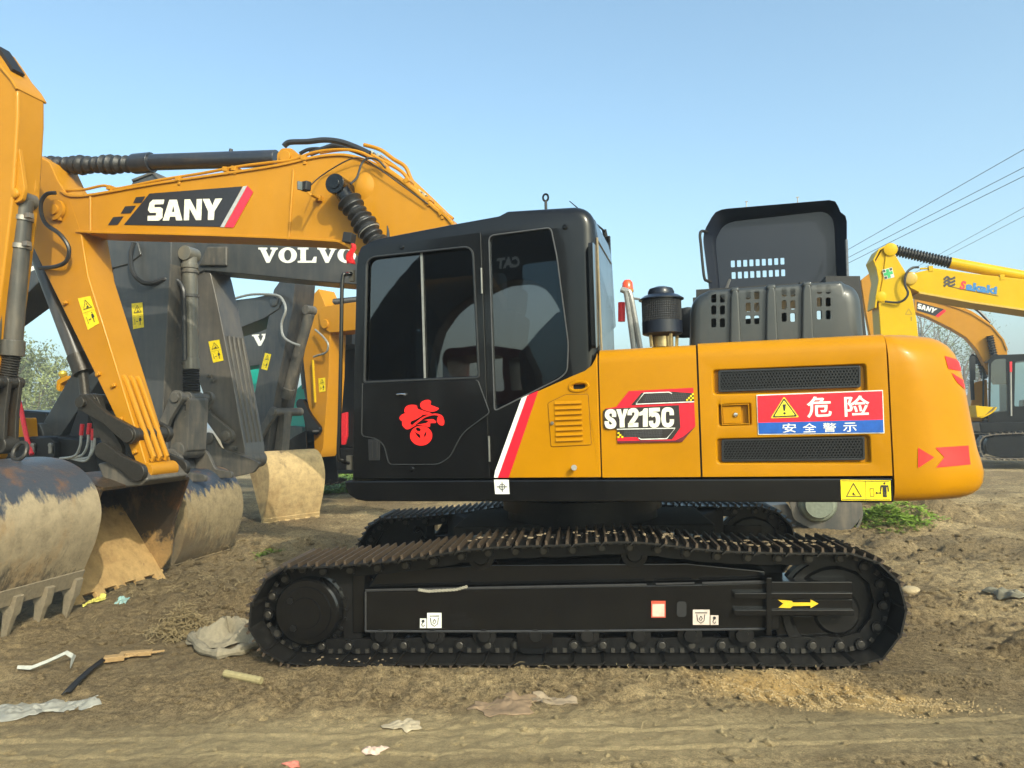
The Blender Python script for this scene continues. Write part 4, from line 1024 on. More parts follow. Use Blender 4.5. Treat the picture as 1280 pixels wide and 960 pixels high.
# ---- engine cover (slotted), open hood, pre-cleaner, beacon, rails
yE0 = -.98; yE1 = -.1
cov = UF.P([(859,431),(862,385),(866,370),(876,363),(1062,349.5),(1073,353),(1079,366),(1086,420)], yE0)
zbot = UF.h(970, 500, yE0)[1]
cov[0] = (cov[0][0], zbot); cov[-1] = (cov[-1][0], zbot)
slots = []
for (u0, u1, vs_) in ((889,900.5,(367,382,398)), (932,943.5,(363,378.5,394)), (977,988.5,(359.5,375.5,391)), (1021,1032.5,(356,372,388))):
    for v0 in vs_:
        for du in (0, 10.8 if u0 < 1000 else 11):
            uu = u0+du; slots.append(rnd(UF.P([(uu,v0),(uu+6.3,v0-.4),(uu+6.5,v0+11),(uu+.2,v0+11.4)], yE0), .010, 2))
co_ = rnd([cov[0], cov[1], (cov[2][0], cov[3][1]), (cov[5][0], cov[4][1]), cov[6], cov[7]] if False else [cov[0], (cov[1][0]+.01, cov[3][1]+.0), (cov[6][0]-.005, cov[4][1]), cov[7]], [0,.16,.16,0], 8); zb_ = min(p[1] for p in co_)
mb = soft_plate(co_, [(.035 if co_[0][0]+.13 < p[0] < co_[-1][0]-.13 else (.07 if p[0] < (co_[0][0]+co_[-1][0])/2 else .11)) for p in co_], yE0, .14, [s_[::-1] for s_ in slots], .03)
ec = build('engine_cover', mb, PLA, EX, UF, 0, sharp=40)
mb = MB(); mb.strip([(p[0]*.992+.008*(co_[0][0]+co_[-1][0])/2, p[1]-.011) for p in co_], .02, yE0+.13, yE1+.25); build('cover_skin', mb, PLA, ec, UF)
mb = MB(); q_ = UF.P([(866,440),(866,372),(905,368),(912,400),(955,397),(956,388),(985,386),(985,440)], yE0+.3); mb.prism(q_, yE0+.3, yE0+.7); q_ = UF.P([(1000,352),(1012,352),(1014,440),(1002,440)], yE0+.35); mb.prism(q_, yE0+.35, yE0+.6); q_ = UF.P([(1032,345),(1075,345),(1085,440),(1034,440)], yE0+.35); mb.prism(q_, yE0+.35, yE0+.6); mb.prism(UF.P([(870,372),(870,362),(1060,350),(1062,360)], yE0+.4), yE0+.4, yE0+.5); build_each('engine_part', mb, RUB, EX, UF)
mb = MB()
for (a0, a1, vt) in ((913,924,361.5),(958,970,358),(1003,1015,354.5)):
    mb.prism(UF.P([(a0-1,431),(a0,vt+10),(a0+2,vt+1),(a1-2,vt),(a1,vt+8),(a1+3,431)], yE0-.03), yE0-.034, yE0+.02)
    mb.strip(UF.P([(a0,vt+1.5),(a1,vt)], yE0-.03), .04, yE0-.03, yE1+.2)
build('cover_rib', mb, PLA, ec, UF, .014)
# open hood
yH = -.05
hod = UF.P([(887,364),(878,293),(893,266),(903,262),(1040,250.5),(1046,254),(1049,266),(1058,271),(1058,354)], yH)
hin = UF.P([(900,364),(894,300),(903,283),(915,277),(1030,264),(1041,272),(1043,285),(1046,354)], yH+.12)
slt = []
for v0 in (325.5, 340):
    for k_ in range(9):
        u_ = 913.5+k_*7.75+(v0-325)*.07; vv = v0-k_*.42
        slt.append(rnd(UF.P([(u_,vv),(u_+4.9,vv-.25),(u_+5.1,vv+8.4),(u_+.2,vv+8.6)], yH+.12), .006, 2))
mb = MB(); mb.prism(rnd(hin, [0,.05,.08,.08,.08,.08,.05,0]), yH+.12, yH+.135, [s_[::-1] for s_ in slt])
hd = build('open_hood', mb, PLD, EX, UF, .003)
def resamp(pts, n):
    P_ = [Vector(p) for p in pts]; c_ = [0]
    for a, b_ in zip(P_, P_[1:]): c_.append(c_[-1]+(b_-a).length)
    out = []
    for k_ in range(n):
        s_ = c_[-1]*k_/(n-1); j = min(max(int(np.searchsorted(c_, s_, 'right'))-1, 0), len(P_)-2)
        f = (s_-c_[j])/max(1e-9, c_[j+1]-c_[j]); out.append(P_[j].lerp(P_[j+1], f))
    return out
ro = resamp(rnd(hod, [0,.06,.06,.06,.08,.05,.05,.05,0]), 48); ri = resamp(rnd(hin, [0,.05,.08,.08,.08,.08,.05,0]), 48)
mb = MB()
mb.loft([[(p.x, yH+.05, p.y) for p in ro], [(p.x, yH-.02, p.y) for p in ro], [(p.x*.97+q.x*.03, yH-.02, p.y*.97+q.y*.03) for p, q in zip(ro, ri)], [(p.x*.4+q.x*.6, yH+.07, p.y*.4+q.y*.6) for p, q in zip(ro, ri)], [(q.x, yH+.122, q.y) for q in ri], [(q.x, yH+.14, q.y) for q in ri], [(p.x, yH+.10, p.y) for p in ro], [(p.x, yH+.05, p.y) for p in ro]])
build('hood_rim', mb, PLD, hd, UF, sharp=50)
mb = MB(); mb.tube(spline(UF.P3([(884,290,yH),(877,289,yH-.06),(875,294,yH-.08),(876,305,yH-.08),(880,345,yH-.08),(884,351,yH-.06),(888,352,yH)]), 4), .012, 8); build('hood_handle', mb, RUB, hd, UF)
mb = MB(); mb.tube(UF.P3([(1060,360,-.4),(1058,300,-.1)]), .01, 6); mb.tube(UF.P3([(905,368,-.3),(912,350,.0)]), .012, 6); build_each('hood_stay', mb, STL, hd, UF)
mb = MB()
for u in (933, 997): p = UF.P3([(u,262-(u-903)*.085,yH),(u,255-(u-903)*.085,yH)]); mb.tube(p, .004, 5); mb.box(p[1][0]-.012, p[1][0]+.012, yH-.004, yH+.004, p[1][2], p[1][2]+.006)
build_each('hood_clip', mb, STL, hd, UF)
# pre-cleaner
yP = -.95; px_, pz = UF.h(828.5, 432, yP); sc1 = (UF.h(853, 400, yP)[0]-UF.h(804, 400, yP)[0])/2
zz = lambda v: UF.h(828.5, v, yP)[1]
mb = MB(); r = sc1
mb.lathe([(0,zz(358)),(r*.3,zz(358.5)),(r*.6,zz(361)),(r*.68,zz(365)),(r*.68,zz(368)),(r*.9,zz(370)),(r*1.16,zz(374)),(r*1.16,zz(375)),(r*.98,zz(374.5)),(r*.98,zz(402)),(r*1.03,zz(402)),(r*1.03,zz(417)),(r*.98,zz(418)),(r*.70,zz(420)),(r*.66,zz(421))], (px_, yP, 0), (0,0,1), 36)
pcl = build('pre_cleaner', mb, PLD, EX, UF)
mb = MB()
for k_ in range(60):
    a = 2*math.pi*k_/60; mb.box(px_+r*1.0*math.cos(a)-.0022, px_+r*1.0*math.cos(a)+.0022, yP+r*1.0*math.sin(a)-.0022, yP+r*1.0*math.sin(a)+.0022, zz(402), zz(376))
for k_ in range(9): mb.lathe([(r*.985, zz(377+k_*2.8)), (r*1.0, zz(377.8+k_*2.8)), (r*.985, zz(378.6+k_*2.8))], (px_, yP, 0), n=36)
build('screen_mesh', mb, RUB, pcl, UF, kind='stuff')
mb = MB(); mb.lathe([(r*.55,zz(421)),(r*.55,zz(434))], (px_, yP, 0), n=24)
for a in (.4, 2.2, 3.9, 5.3): mb.tube([(px_+r*.8*math.cos(a), yP+r*.8*math.sin(a), zz(419)), (px_+r*.75*math.cos(a), yP+r*.75*math.sin(a), zz(434))], .012, 6)
build('cleaner_neck', mb, plain('brass_neck', (.45,.36,.18), .35, .7), pcl, UF)
mb = MB(); mb.lathe([(0,.02),(.1,.0),(.115,-.1),(.1,-.2)], (UF.h(860,395,-.6)[0], -.6, UF.h(860,387,-.6)[1]), (0,0,1), 20); build('muffler', mb, RUB, EX, UF)
# grab rails and beacon beyond the cab
yR = .95
mb = MB()
for du in (0, 8): mb.tube(spline(UF.P3([(776+du*.3,362,yR),(781+du*.3,364,yR),(784+du*.6,372,yR),(793+du,440,yR)]), 5), .028, 10)
mb.tube(UF.P3([(784,372,yR),(800,374,yR)]), .012, 6)
build_each('step_rail', mb, PIPE, EX, UF)
mb = MB(); mb.tube(UF.P3([(777,378,yR+.1),(777,402,yR+.1)]), .035, 8); build('warning_tape', mb, REDP, EX, UF)
mb = MB(); bx, bz = UF.h(784.5, 361, yR+.1); mb.lathe([(0,.09),(.03,.085),(.05,.06),(.055,.0),(.055,-.01)], (bx, yR+.1, bz), n=18); bc = build('beacon', mb, ORL, EX, UF)
mb = MB(); mb.lathe([(.058,-.01),(.058,-.035),(.03,-.04),(.012,-.06),(.012,-.3)], (bx, yR+.1, bz), n=14); mb.tube([(bx+.03,yR+.1,bz-.05),(bx+.045,yR+.1,bz-.14),(bx,yR+.1,bz-.17)], .008, 6); build('beacon_base', mb, YELB, bc, UF)
# main deck bodywork beyond the near panels so nothing is hollow
mb = MB(); z0_ = zt; mb.box(UF.h(765,500,-.9)[0], XR-.6, PY+.46, 1.30, zt, za-.12); build('engine_bay', mb, YEL, EX, UF, .05)
mb = MB(); mb.box(-1.15, xm0-.05, .55, 1.34, zt, za-.25); build('tool_box', mb, YEL, EX, UF, .05)

# ---- boom, arm and bucket of the near excavator
B0, B1 = -.20, .12
bpoly = [(55,247),(63,240),(75,238),(100,245),(200,228.5),(300,214),(350,206),(385,198),(410,194),(435,194),(462,202),(490,217),(520,240),(545,262),(567,282),(620,370),(668,470),(690,600),(640,610),(600,520),(540,430),(480,350),(450,322),(428,304),(405,300),(300,295),(200,292),(130,290.5),(95,289),(75,286),(60,278),(53,262)]
bl = UF.P(bpoly, B0)
mb = MB(); mb.prism(bl, B0+.012, B1-.012); boom = build('boom', mb, YELB, EX, UF, .010)
mb = MB()   # flange edges of the top and bottom plates
mb.strip(spline(UF.P([(75,238.5),(100,245),(200,228.5),(300,214),(350,206),(385,198),(410,194),(435,194),(462,202),(490,217),(520,240),(545,262),(567,282),(620,370),(668,470)], B0), 4), .024, B0-.006, B1+.006)
mb.strip(spline(UF.P([(95,289),(130,290.5),(200,292),(300,295),(405,300),(428,304),(450,320),(480,350),(540,430),(600,520)], B0), 4), .024, B0-.006, B1+.006)
build('boom_flange', mb, YELB, boom, UF, .004)
mb = MB()
for a, b_ in (((366,212),(360,300)), ((112,243),(112,292))): mb.tube([(x, B0+.010, z) for x, z in UF.P([a, b_], B0)], .012, 6)
build_each('weld_bead', mb, YELB, boom, UF)
mb = MB(); x, z = UF.h(450, 232, B0); mb.lathe([(0,.03),(.06,.028),(.10,.012),(.13,0)], (x, B0+.012, z), (0,-1,0), 28)
x, z = UF.h(71, 263, B0); mb.lathe([(0,.05),(.05,.05),(.055,.03),(.10,.03),(.105,0)], (x, B0, z), (0,-1,0), 24)
x, z = UF.h(68, 268, B0); build_each('boom_boss', mb, YELB, boom, UF)
# pipes along the boom's top edge
def pipe_run(px, yl, r, dv=0): return spline([(x, yl, z) for x, z in UF.P([(u, v+dv) for u, v in px], yl)], 5)
run = [(83,238),(105,237),(130,232),(145,236),(200,225),(250,217),(300,208),(340,203),(365,200),(395,190),(430,187),(455,192),(480,208),(505,226),(530,247),(550,266),(566,279)]
mb = MB(); mb.tube(pipe_run(run, B0+.03, .014), .014, 8)
mb.tube(pipe_run([(400,193),(430,189),(455,192),(478,203),(500,215),(512,228),(535,258),(558,276)], B0+.14, .014, -2), .016, 8)
mb.tube(pipe_run([(455,184),(475,190),(492,202),(507,212),(517,232),(540,256),(566,277)], B0+.26, .016, -3), .018, 8)
mb.tube(pipe_run([(475,198),(500,216),(530,243),(562,274)], B0+.34, .016, -3), .016, 8)
build_each('hydraulic_pipe', mb, YELB, boom, UF)
for u, v in ((136,233),(222,222),(281,210),(292,209),(379,196),(478,205),(508,224),(534,248),(551,264)):
    x, z = UF.h(u, v, B0); mb = MB(); mb.obox((x, B0+.05, z-.01), (.05, .12, .045), Matrix.Rotation(-.5 if u > 460 else .15, 3, 'Y')); mb.obox((x+.01, B0+.05, z-.04), (.03, .10, .06))
    build('pipe_clamp', mb, YELB, boom, UF, .005)
for u, v in ((466,193),(474,197),(525,242),(531,246)):
    x, z = UF.h(u, v, B0+.2); mb = MB(); mb.obox((x, B0+.2, z), (.035, .10, .05), Matrix.Rotation(.8, 3, 'Y')); build('pipe_fitting', mb, plain('zinc_fitting', (.5,.48,.38), .4, .5) if 'zinc_fitting' not in MATS else MATS['zinc_fitting'], boom, UF, .006)
mb = MB()
mb.tube(pipe_run([(355,183),(359,179),(366,177.5),(385,177),(405,175),(425,177),(445,184),(462,192)], B0+.10, 0), .026, 10)
mb.tube(pipe_run([(388,192),(405,186),(420,182),(440,187),(460,195)], B0+.3, 0), .026, 10)
mb.tube(pipe_run([(375,192),(385,187),(398,186),(404,189)], B0+.3, 0), .018, 8)
build_each('boom_hose', mb, HOS, boom, UF)
# little wires to the lamps
mb = MB(); mb.tube(spline(UF.P3([(389,231,B0-.2),(400,221,B0-.02),(420,208,B0-.04),(438,199,B0-.05),(452,198,B0-.04),(470,208,B0-.05),(500,230,B0-.04),(535,255,B0-.03)]), 5), .006, 6)
mb.tube(spline(UF.P3([(438,230,B0-.2),(446,222,B0-.14),(452,205,B0-.10),(460,198,B0-.08),(472,200,B0-.06),(482,210,B0-.05)]), 5), .010, 6)
build_each('lamp_wire', mb, HOS, boom, UF)
# work lamp on its bracket
yL = B0-.26
mb = MB(); x, z = UF.h(382.5, 233, yL); mb.obox((x, yL, z), (.085, .06, .085), Matrix.Rotation(.12, 3, 'Y') @ Matrix.Rotation(-.5, 3, 'Z')); wl = build('work_lamp', mb, RUB, boom, UF, .012)
mb = MB(); mb.obox((x-.035, yL-.02, z), (.02, .07, .075), Matrix.Rotation(-.5, 3, 'Z')); build('lamp_lens', mb, plain('lamp_lens', (.12,.14,.14), .1), wl, UF, .004)
mb = MB(); mb.tube(UF.P3([(384,240,yL),(388,243,yL),(397,248,B0-.03),(399,249,B0+.01)]), .013, 6); x, z = UF.h(399, 249, B0); mb.obox((x, B0-.01, z), (.06, .05, .05)); build('lamp_bracket', mb, YELB, wl, UF, .005)
# boom cylinder: pin head, rubber boot, barrel down behind the cab
yC = B0-.14
x, z = UF.h(424, 233, yC); mb = MB()
mb.cyly(x, z, .088, yC-.09, yC+.14, 24); mb.cyly(x, z, .05, yC-.10, yC+.2, 16); d0 = Vector((x, yC, z))
p1 = Vector(UF.P3([(470,302,yC)])[0]); p2 = Vector(UF.P3([(590,560,yC-.02)])[0]); dd = (p1-d0).normalized()
mb.cyl(tuple(d0+dd*.02), tuple(d0+dd*.18), .075, 14); build('cylinder_head', mb, BLK, boom, UF, .006)
mb = MB(); pth = []; rr = []
n_ = 72
for k_ in range(n_+1):
    p = d0 + dd*(.16 + .70*k_/n_); pth.append(tuple(p)); rr.append(.088+.016*math.sin(k_*.95)+.010*math.sin(k_*.23+1)+.006*random.random())
mb.tube(pth, rr, 18); build('rod_boot', mb, plain('ribbed_rubber_boot', (.022,.022,.023), .45, bump=.5), boom, UF)
mb = MB(); mb.cyl(tuple(d0+dd*.86), tuple(d0+dd*2.0), .085, 16); build('boom_cylinder', mb, BLK, EX, UF)
mb = MB(); mb.lathe([(.095,0),(.10,.006),(.095,.012)], tuple(d0+dd*.17), tuple(dd), 20); mb.lathe([(.098,0),(.104,.006),(.098,.012)], tuple(d0+dd*.5), tuple(dd), 20); build_each('boot_clamp', mb, plain('pale_clamp', (.5,.5,.48), .4, .5), boom, UF)
# second lamp on the cab roof front, with the red ribbon
x, z = UF.h(435, 297, CY0+.1); mb = MB(); mb.obox((x, CY0+.12, z), (.07, .08, .075), Matrix.Rotation(.2, 3, 'Y')); mb.tube([(x+.02, CY0+.12, z-.03), (x+.05, CY0+.12, z-.09)], .01, 6); build('cab_lamp', mb, RUB, EX, UF, .008)
rb = UF.P([(440,306),(443,304),(444,311),(441,329),(434,330),(437,318)], CY0+.05)
mb = MB(); rows = []
for k_ in range(9):
    t_ = k_/8; u_ = 441-3.5*t_+1.2*math.sin(t_*7); v_ = 304+25*t_; w_ = 2.5+3*t_
    rows.append([(*(lambda q: (q[0], CY0+.05+.012*math.sin(j*1.7+k_), q[1]))(UF.h(u_-w_+2*w_*j/4, v_+j*.3, CY0+.05)),) for j in range(5)])
mb.loft(rows); rbn = build('ribbon', mb, plain('red_cloth', (.70,.015,.02), .8), None, UF, label='red cloth ribbon tied at the front top corner of the black cab', cat='ribbon')
sol = rbn.modifiers.new('thick', 'SOLIDIFY'); sol.thickness = .003

# brand panel on the boom
yB = B0+.012-.003
bp = poly_decal('brand_panel', [[(187,242),(303,233),(277,283.5),(155,281)]], UF, yB, DRK, boom, label='dark slanted panel with white brand letters and red stripe')
poly_decal('checker_blocks', [[(170,246.5),(181.5,245.5),(177,253.5),(166.5,254)], [(156.5,258),(170,257),(163.5,266.5),(151,267)], [(141.5,271.5),(154.5,270.5),(147,281),(135,281.5)]], UF, yB, DRK, boom)
poly_decal('grey_stripe', [[(304,233),(309,232.3),(280,284),(275.5,283.6)]], UF, yB-.003, LGRY, bp)
poly_decal('red_stripe', [[(309.5,232.3),(316.5,240),(292,284.3),(281,284)]], UF, yB-.003, plain('bright_red_print', (.85,.03,.06), .4), bp)
SANYQ = [(185.5,250),(278,247.5),(277,274.8),(184.5,276)]
def block_word(quad, glyphs):
    """letters drawn as slabs in a unit box"""
    out = []
    for g in glyphs: out.append([tuple(bil(quad, s_, t_)) for s_, t_ in g])
    return out
S_ = [(.0,.52),(.02,.86),(.06,1),(.215,1),(.205,.78),(.085,.78),(.085,.64),(.17,.64),(.20,.56),(.20,.14),(.155,0),(.0,0),(.0,.24),(.11,.24),(.115,.38),(.03,.38)]
A_ = [(.205,0),(.285,.98),(.385,.98),(.47,0),(.385,0),(.375,.18),(.30,.18),(.29,0)]
A_hole = [(.325,.40),(.36,.40),(.342,.72)]
N_ = [(.49,0),(.49,.98),(.565,.98),(.655,.42),(.655,.98),(.725,.98),(.725,0),(.655,0),(.56,.56),(.56,0)]
Y_ = [(.735,.98),(.825,.98),(.87,.66),(.905,.98),(1.0,.98),(.90,.40),(.895,0),(.815,0),(.815,.40)]
def sany(quad, fr, yl, mat, parent, th=.002):
    mb = MB(); f = lambda g: [fr.h(*bil(quad, s_, t_), yl) for s_, t_ in g]
    mb.prism(f(S_), yl-th, yl); mb.prism(f(A_), yl-th, yl, [f(A_hole)]); mb.prism(f(N_), yl-th, yl); mb.prism(f(Y_), yl-th, yl)
    return build('lettering', mb, mat, parent, fr, sharp=0)
sany(SANYQ, UF, yB-.003, CRM, bp)

# arm (stick)
A0, A1 = -.19, .16
apoly = [(22,196),(45,192),(62,203),(72,225),(88,250),(103,283),(108,340),(128,400),(158,500),(184,582),(182,590),(176,586),(157,548),(118,466),(56,340),(30,280),(16,230)]
apoly = [(22,196),(45,192),(62,203),(72,225),(88,250),(100,285),(110,345),(145,457),(184,584),(181,592),(174,588),(157,548),(118,466),(56,340),(33,292),(16,230)]
mb = MB(); mb.prism(UF.P(apoly, A0), A0, A1); arm = build('arm', mb, YELB, EX, UF, .012)
mb = MB()
pa = UF.P([(151,470),(186,572)], A0); 
for yy in (A0+.06, A0+.15, A0+.24):
    a = UF.hx; p0_ = Vector((pa[0][0], 0, pa[0][1])); p1_ = Vector((pa[1][0], 0, pa[1][1]))
    mb.tube([(p0_.x-.02, yy, p0_.z), (p0_.x+.005, yy, p0_.z-.03), (p1_.x+.005, yy, p1_.z), (p1_.x-.02, yy, p1_.z-.03)], .026, 8)
build_each('stiffening_rib', mb, YELB, arm, UF)
mb = MB()
for u, v in ((83,379),(124,468),(143,482),(152,524),(170,565)):
    x, z = UF.h(u, v, A0); mb.obox((x, A0-.015, z), (.05, .03, .035), Matrix.Rotation(-.4, 3, 'Y')); mb.cyly(x, z, .012, A0-.035, A0, 8)
build_each('pipe_bracket', mb, YELB, arm, UF, .005)
mb = MB(); mb.cyly(*UF.h(185, 588, A0+.02), .075, A0-.01, A1+.01, 24); build('bucket_pin_boss', mb, YELB, arm, UF, .004)
warn_label([(97.5,373),(113,370),(124,404),(110,412.5)], UF, A0-.002, arm)
# hose looping off the boom's nose
mb = MB(); mb.tube(spline(UF.P3([(70,241,B0-.06),(58,243,B0-.10),(51,256,B0-.12),(56,278,B0-.12),(75,293,B0-.12),(86,310,B0-.10),(83,326,B0-.08),(70,333,B0-.05),(50,335,A0-.02)]), 6), .020, 8); build('loop_hose', mb, HOS, boom, UF)
mb = MB(); x, z = UF.h(72,266,B0); 
for u, v in ((70,262),(74,272),(66,272)): x, z = UF.h(u, v, B0-.02); mb.obox((x, B0-.01, z), (.03, .03, .06))
build_each('nose_bracket', mb, YELB, boom, UF, .004)
# arm cylinder over the boom
ac = lambda u, v: Vector(UF.P3([(u, v, .02)])[0])
a0_, a1_ = ac(185, 203), ac(346, 198)
mb = MB(); mb.cyl(tuple(a0_), tuple(a1_), .080, 22); mb.cyl(tuple(ac(168,205)), tuple(ac(190,203)), .100, 22); mb.cyl(tuple(ac(288,192)), tuple(ac(289,186)), .02, 8); acy = build('arm_cylinder', mb, paint('navy_cylinder', (.018,.022,.032), .3, .4, .1), EX, UF, .006)
mb = MB(); pth = []; rr = []
for k_ in range(85): t_ = k_/84; p = ac(20, 208).lerp(ac(172, 205), t_); pth.append(tuple(p)); rr.append(.082+.012*math.sin(k_*1.25)+.008*math.sin(k_*.31)+.004*random.random())
mb.tube(pth, rr, 18); build('rod_boot', mb, MATS['ribbed_rubber_boot'], acy, UF)
mb = MB(); x, z = UF.h(359, 197, 0); mb.prism(rnd(UF.P([(346,215),(346,192),(352,185),(364,185),(374,194),(392,203),(392,212)], B0+.06), .02), B0+.06, B0+.11); mb.prism(rnd(UF.P([(346,215),(346,192),(352,185),(364,185),(374,194),(392,203),(392,212)], B0+.06), .02), B1-.10, B1-.05); mb.cyly(*UF.h(357,196,B0+.05), .055, B0+.03, B1-.03, 16); build('cylinder_bracket', mb, YELB, boom, UF, .006)
# bucket cylinder, tipping link, H link
yb0 = .0
bc0 = Vector(UF.P3([(38,290,yb0)])[0]); bc1 = Vector(UF.P3([(103,462,yb0)])[0]); bc2 = Vector(UF.P3([(108,503,yb0)])[0])
mb = MB(); mb.cyl(tuple(bc0), tuple(bc1), .085, 18); bcy = build('bucket_cylinder', mb, paint('slate_cylinder', (.045,.047,.05), .35, .2, .3), EX, UF, .005)
mb = MB(); mb.cyl(tuple(bc0.lerp(bc1, .9)), tuple(bc1+(bc1-bc0).normalized()*.04), .098, 18); mb.cyl(tuple(bc1), tuple(bc2), .05, 14); build('cylinder_rod', mb, GRS, bcy, UF)
pj = UF.h(106, 503, A0-.06); pa_ = UF.h(161, 544, A0-.08); pb = UF.h(133, 563, A0-.08); pc_ = UF.h(176, 590, A0-.08)
mb = MB(); mb.link(pj, pa_, .080, .085, A0-.09, A0-.03, .6); mb.link(pj, pa_, .08, .085, A1+.03, A1+.09, .6)
mb.cyly(pj[0], pj[1], .055, A0-.13, A1+.13, 18); mb.cyly(pa_[0], pa_[1], .07, A0-.11, A1+.11, 20); mb.cyly(pj[0], pj[1], .085, A0-.02, A1+.02, 20)
build_each('tipping_link', mb, GRS, EX, UF, .006)
mb = MB(); mb.link(pj, pb, .09, .09, A0+.01, A0+.07, .8); mb.link(pj, pb, .09, .09, A1-.07, A1-.01, .8); mb.box(pj[0]+.0, pb[0]+.02, A0+.04, A1-.04, pb[1]+.12, pj[1]-.14)
build_each('bucket_link', mb, GRS, EX, UF, .006)

# ---- generic bucket: shell strip along a side profile, cheeks, lip, teeth and pin ears
PROF = [(-.42,.02),(-.05,.10),(.20,.06),(.42,-.08),(.56,-.32),(.58,-.60),(.46,-.86),(.24,-1.08),(.02,-1.24)]
def make_bucket(parent, fr, pin, y0, y1, size, ang, mirror, mat, inmat=None, teeth=5, prof=PROF, ears=True, eary=None, tooth_len=.24, tmat=None, steep=0.0, tooth_w=.055, pin2=(-.30,.10), raw=None):
    ca, sa = math.cos(ang), math.sin(ang)
    T = lambda p: (pin[0]+(p[0]*mirror*ca-p[1]*sa)*size, pin[1]+(p[0]*mirror*sa+p[1]*ca)*size)
    pr = [T(p) for p in spline(prof, 4)] if raw is None else spline(raw, 4)
    mb = MB(); mb.strip(pr, .03*size, y0, y1); mb.m = 0
    bk_ = build('bucket', mb, mat, parent, fr, .0, sharp=40)
    for yy, nm in ((y0, 'side_plate'), (y1-.028, 'side_plate')):
        mb = MB(); pp = pr; mb.prism(pp, yy-.002, yy+.030); build('side_plate', mb, inmat or mat, bk_, fr, .006)
    lp = Vector(pr[-1]); lq = Vector(pr[-4]); d_ = (lp-lq).normalized()
    mb = MB(); a = lp-d_*.10*size; b_ = lp+d_*.05*size; mb.strip([tuple(a), tuple(b_)], .055*size, y0-.01, y1+.01); build('cutting_lip', mb, tmat or mat, bk_, fr, .006)
    d_ = (d_ + Vector((0, -1))*steep).normalized(); n_ = Vector((-d_.y, d_.x))
    for k_ in range(teeth):
        yc_ = y0 + .05 + (y1-y0-.10)*k_/(teeth-1); w_ = tooth_w*size; mb = MB(); base = lp-d_*.03
        rows = []
        for f_, ww, hh in ((0, 1.0, .06), (.35, .95, .060), (.42, .68, .045), (1.0, .38, .014)):
            c_ = base + d_*tooth_len*size*f_
            rows.append([(c_.x+n_.x*hh*size*sa_, yc_+ww*w_*sb_, c_.y+n_.y*hh*size*sa_) for sa_, sb_ in ((1,-1),(1,1),(-1,1),(-1,-1))])
        mb.loft(rows, closed=True, caps=True); build('tooth', mb, tmat or mat, bk_, fr, .006)
    if ears:
        ym = (y0+y1)/2; e0, e1 = eary or (ym-.24, ym+.24)
        for yy in (e0, e1):
            mb = MB(); mb.prism(rnd([T(p) for p in ((.12,.08),(.10,.22),(-.0,.30),(-.10,.24),(-.20,.20),(-.30,.27),(-.42,.22),(-.46,.02),(-.05,.02))], .05), yy-.025, yy+.025)
            build('mounting_ear', mb, mat, bk_, fr, .006)
    return bk_, T
NPR = [(.12,.06),(-.38,.10),(-.62,-.06),(-.74,-.30),(-.76,-.62),(-.66,-.95),(-.50,-1.28)]
pcx = UF.h(176, 590, A0)
# near bucket opens towards the machine: the lit tan floor and its toothed lip face us
yF = .62; bpr = UF.P([(236,598),(205,588),(170,586),(146,596),(140,612),(156,640),(178,676),(200,714)], yF)
xl_, zl_ = bpr[-1]; yN = -.56
mb = MB(); sp_ = spline(bpr, 5); mb.strip(sp_, .03, yN, yF); nbk = build('bucket', mb, BUKI, EX, UF, 0, sharp=40, label='rusty tan bucket seen from inside under the yellow arm')
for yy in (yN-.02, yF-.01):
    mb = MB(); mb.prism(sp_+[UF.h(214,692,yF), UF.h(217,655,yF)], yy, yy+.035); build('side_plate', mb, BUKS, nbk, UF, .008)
lp = Vector(sp_[-1]); d_ = (lp-Vector(sp_[-4])).normalized()
mb = MB(); mb.strip([tuple(lp-d_*.22), tuple(lp+d_*.02)], .05, -.58, .64); build('cutting_lip', mb, BUKI, nbk, UF, .005)
for k_ in range(5):
    yc_ = -.5+1.06*k_/4; mb = MB(); mb.obox((lp.x+d_.x*.05, yc_, lp.y+d_.y*.05), (.05, .12, .12), Matrix.Rotation(-math.atan2(d_.x, -d_.y), 3, 'Y')); build('tooth', mb, BUKI, nbk, UF, .01)
for yy in (-.30, .30):
    mb = MB(); e_ = [pc_, pb]; mb.link(pc_, pb, .085, .08, yy-.03, yy+.03, .72)
    build('mounting_ear', mb, GRS, nbk, UF, .006)
mb = MB(); mb.prism(UF.P([(116,580),(134,576),(168,585),(180,600),(172,608),(128,612)], -.33), -.28, .30); build('bucket_mount_plate', mb, GRYB, nbk, UF, .02)

# ================================================================== the row of machines on the left
def pin_cap(mb, x, z, y, r=.06, s=-1): mb.lathe([(0,.03),(r*.7,.03),(r,.02),(r,0)], (x, y, z), (0, s, 0), 18)

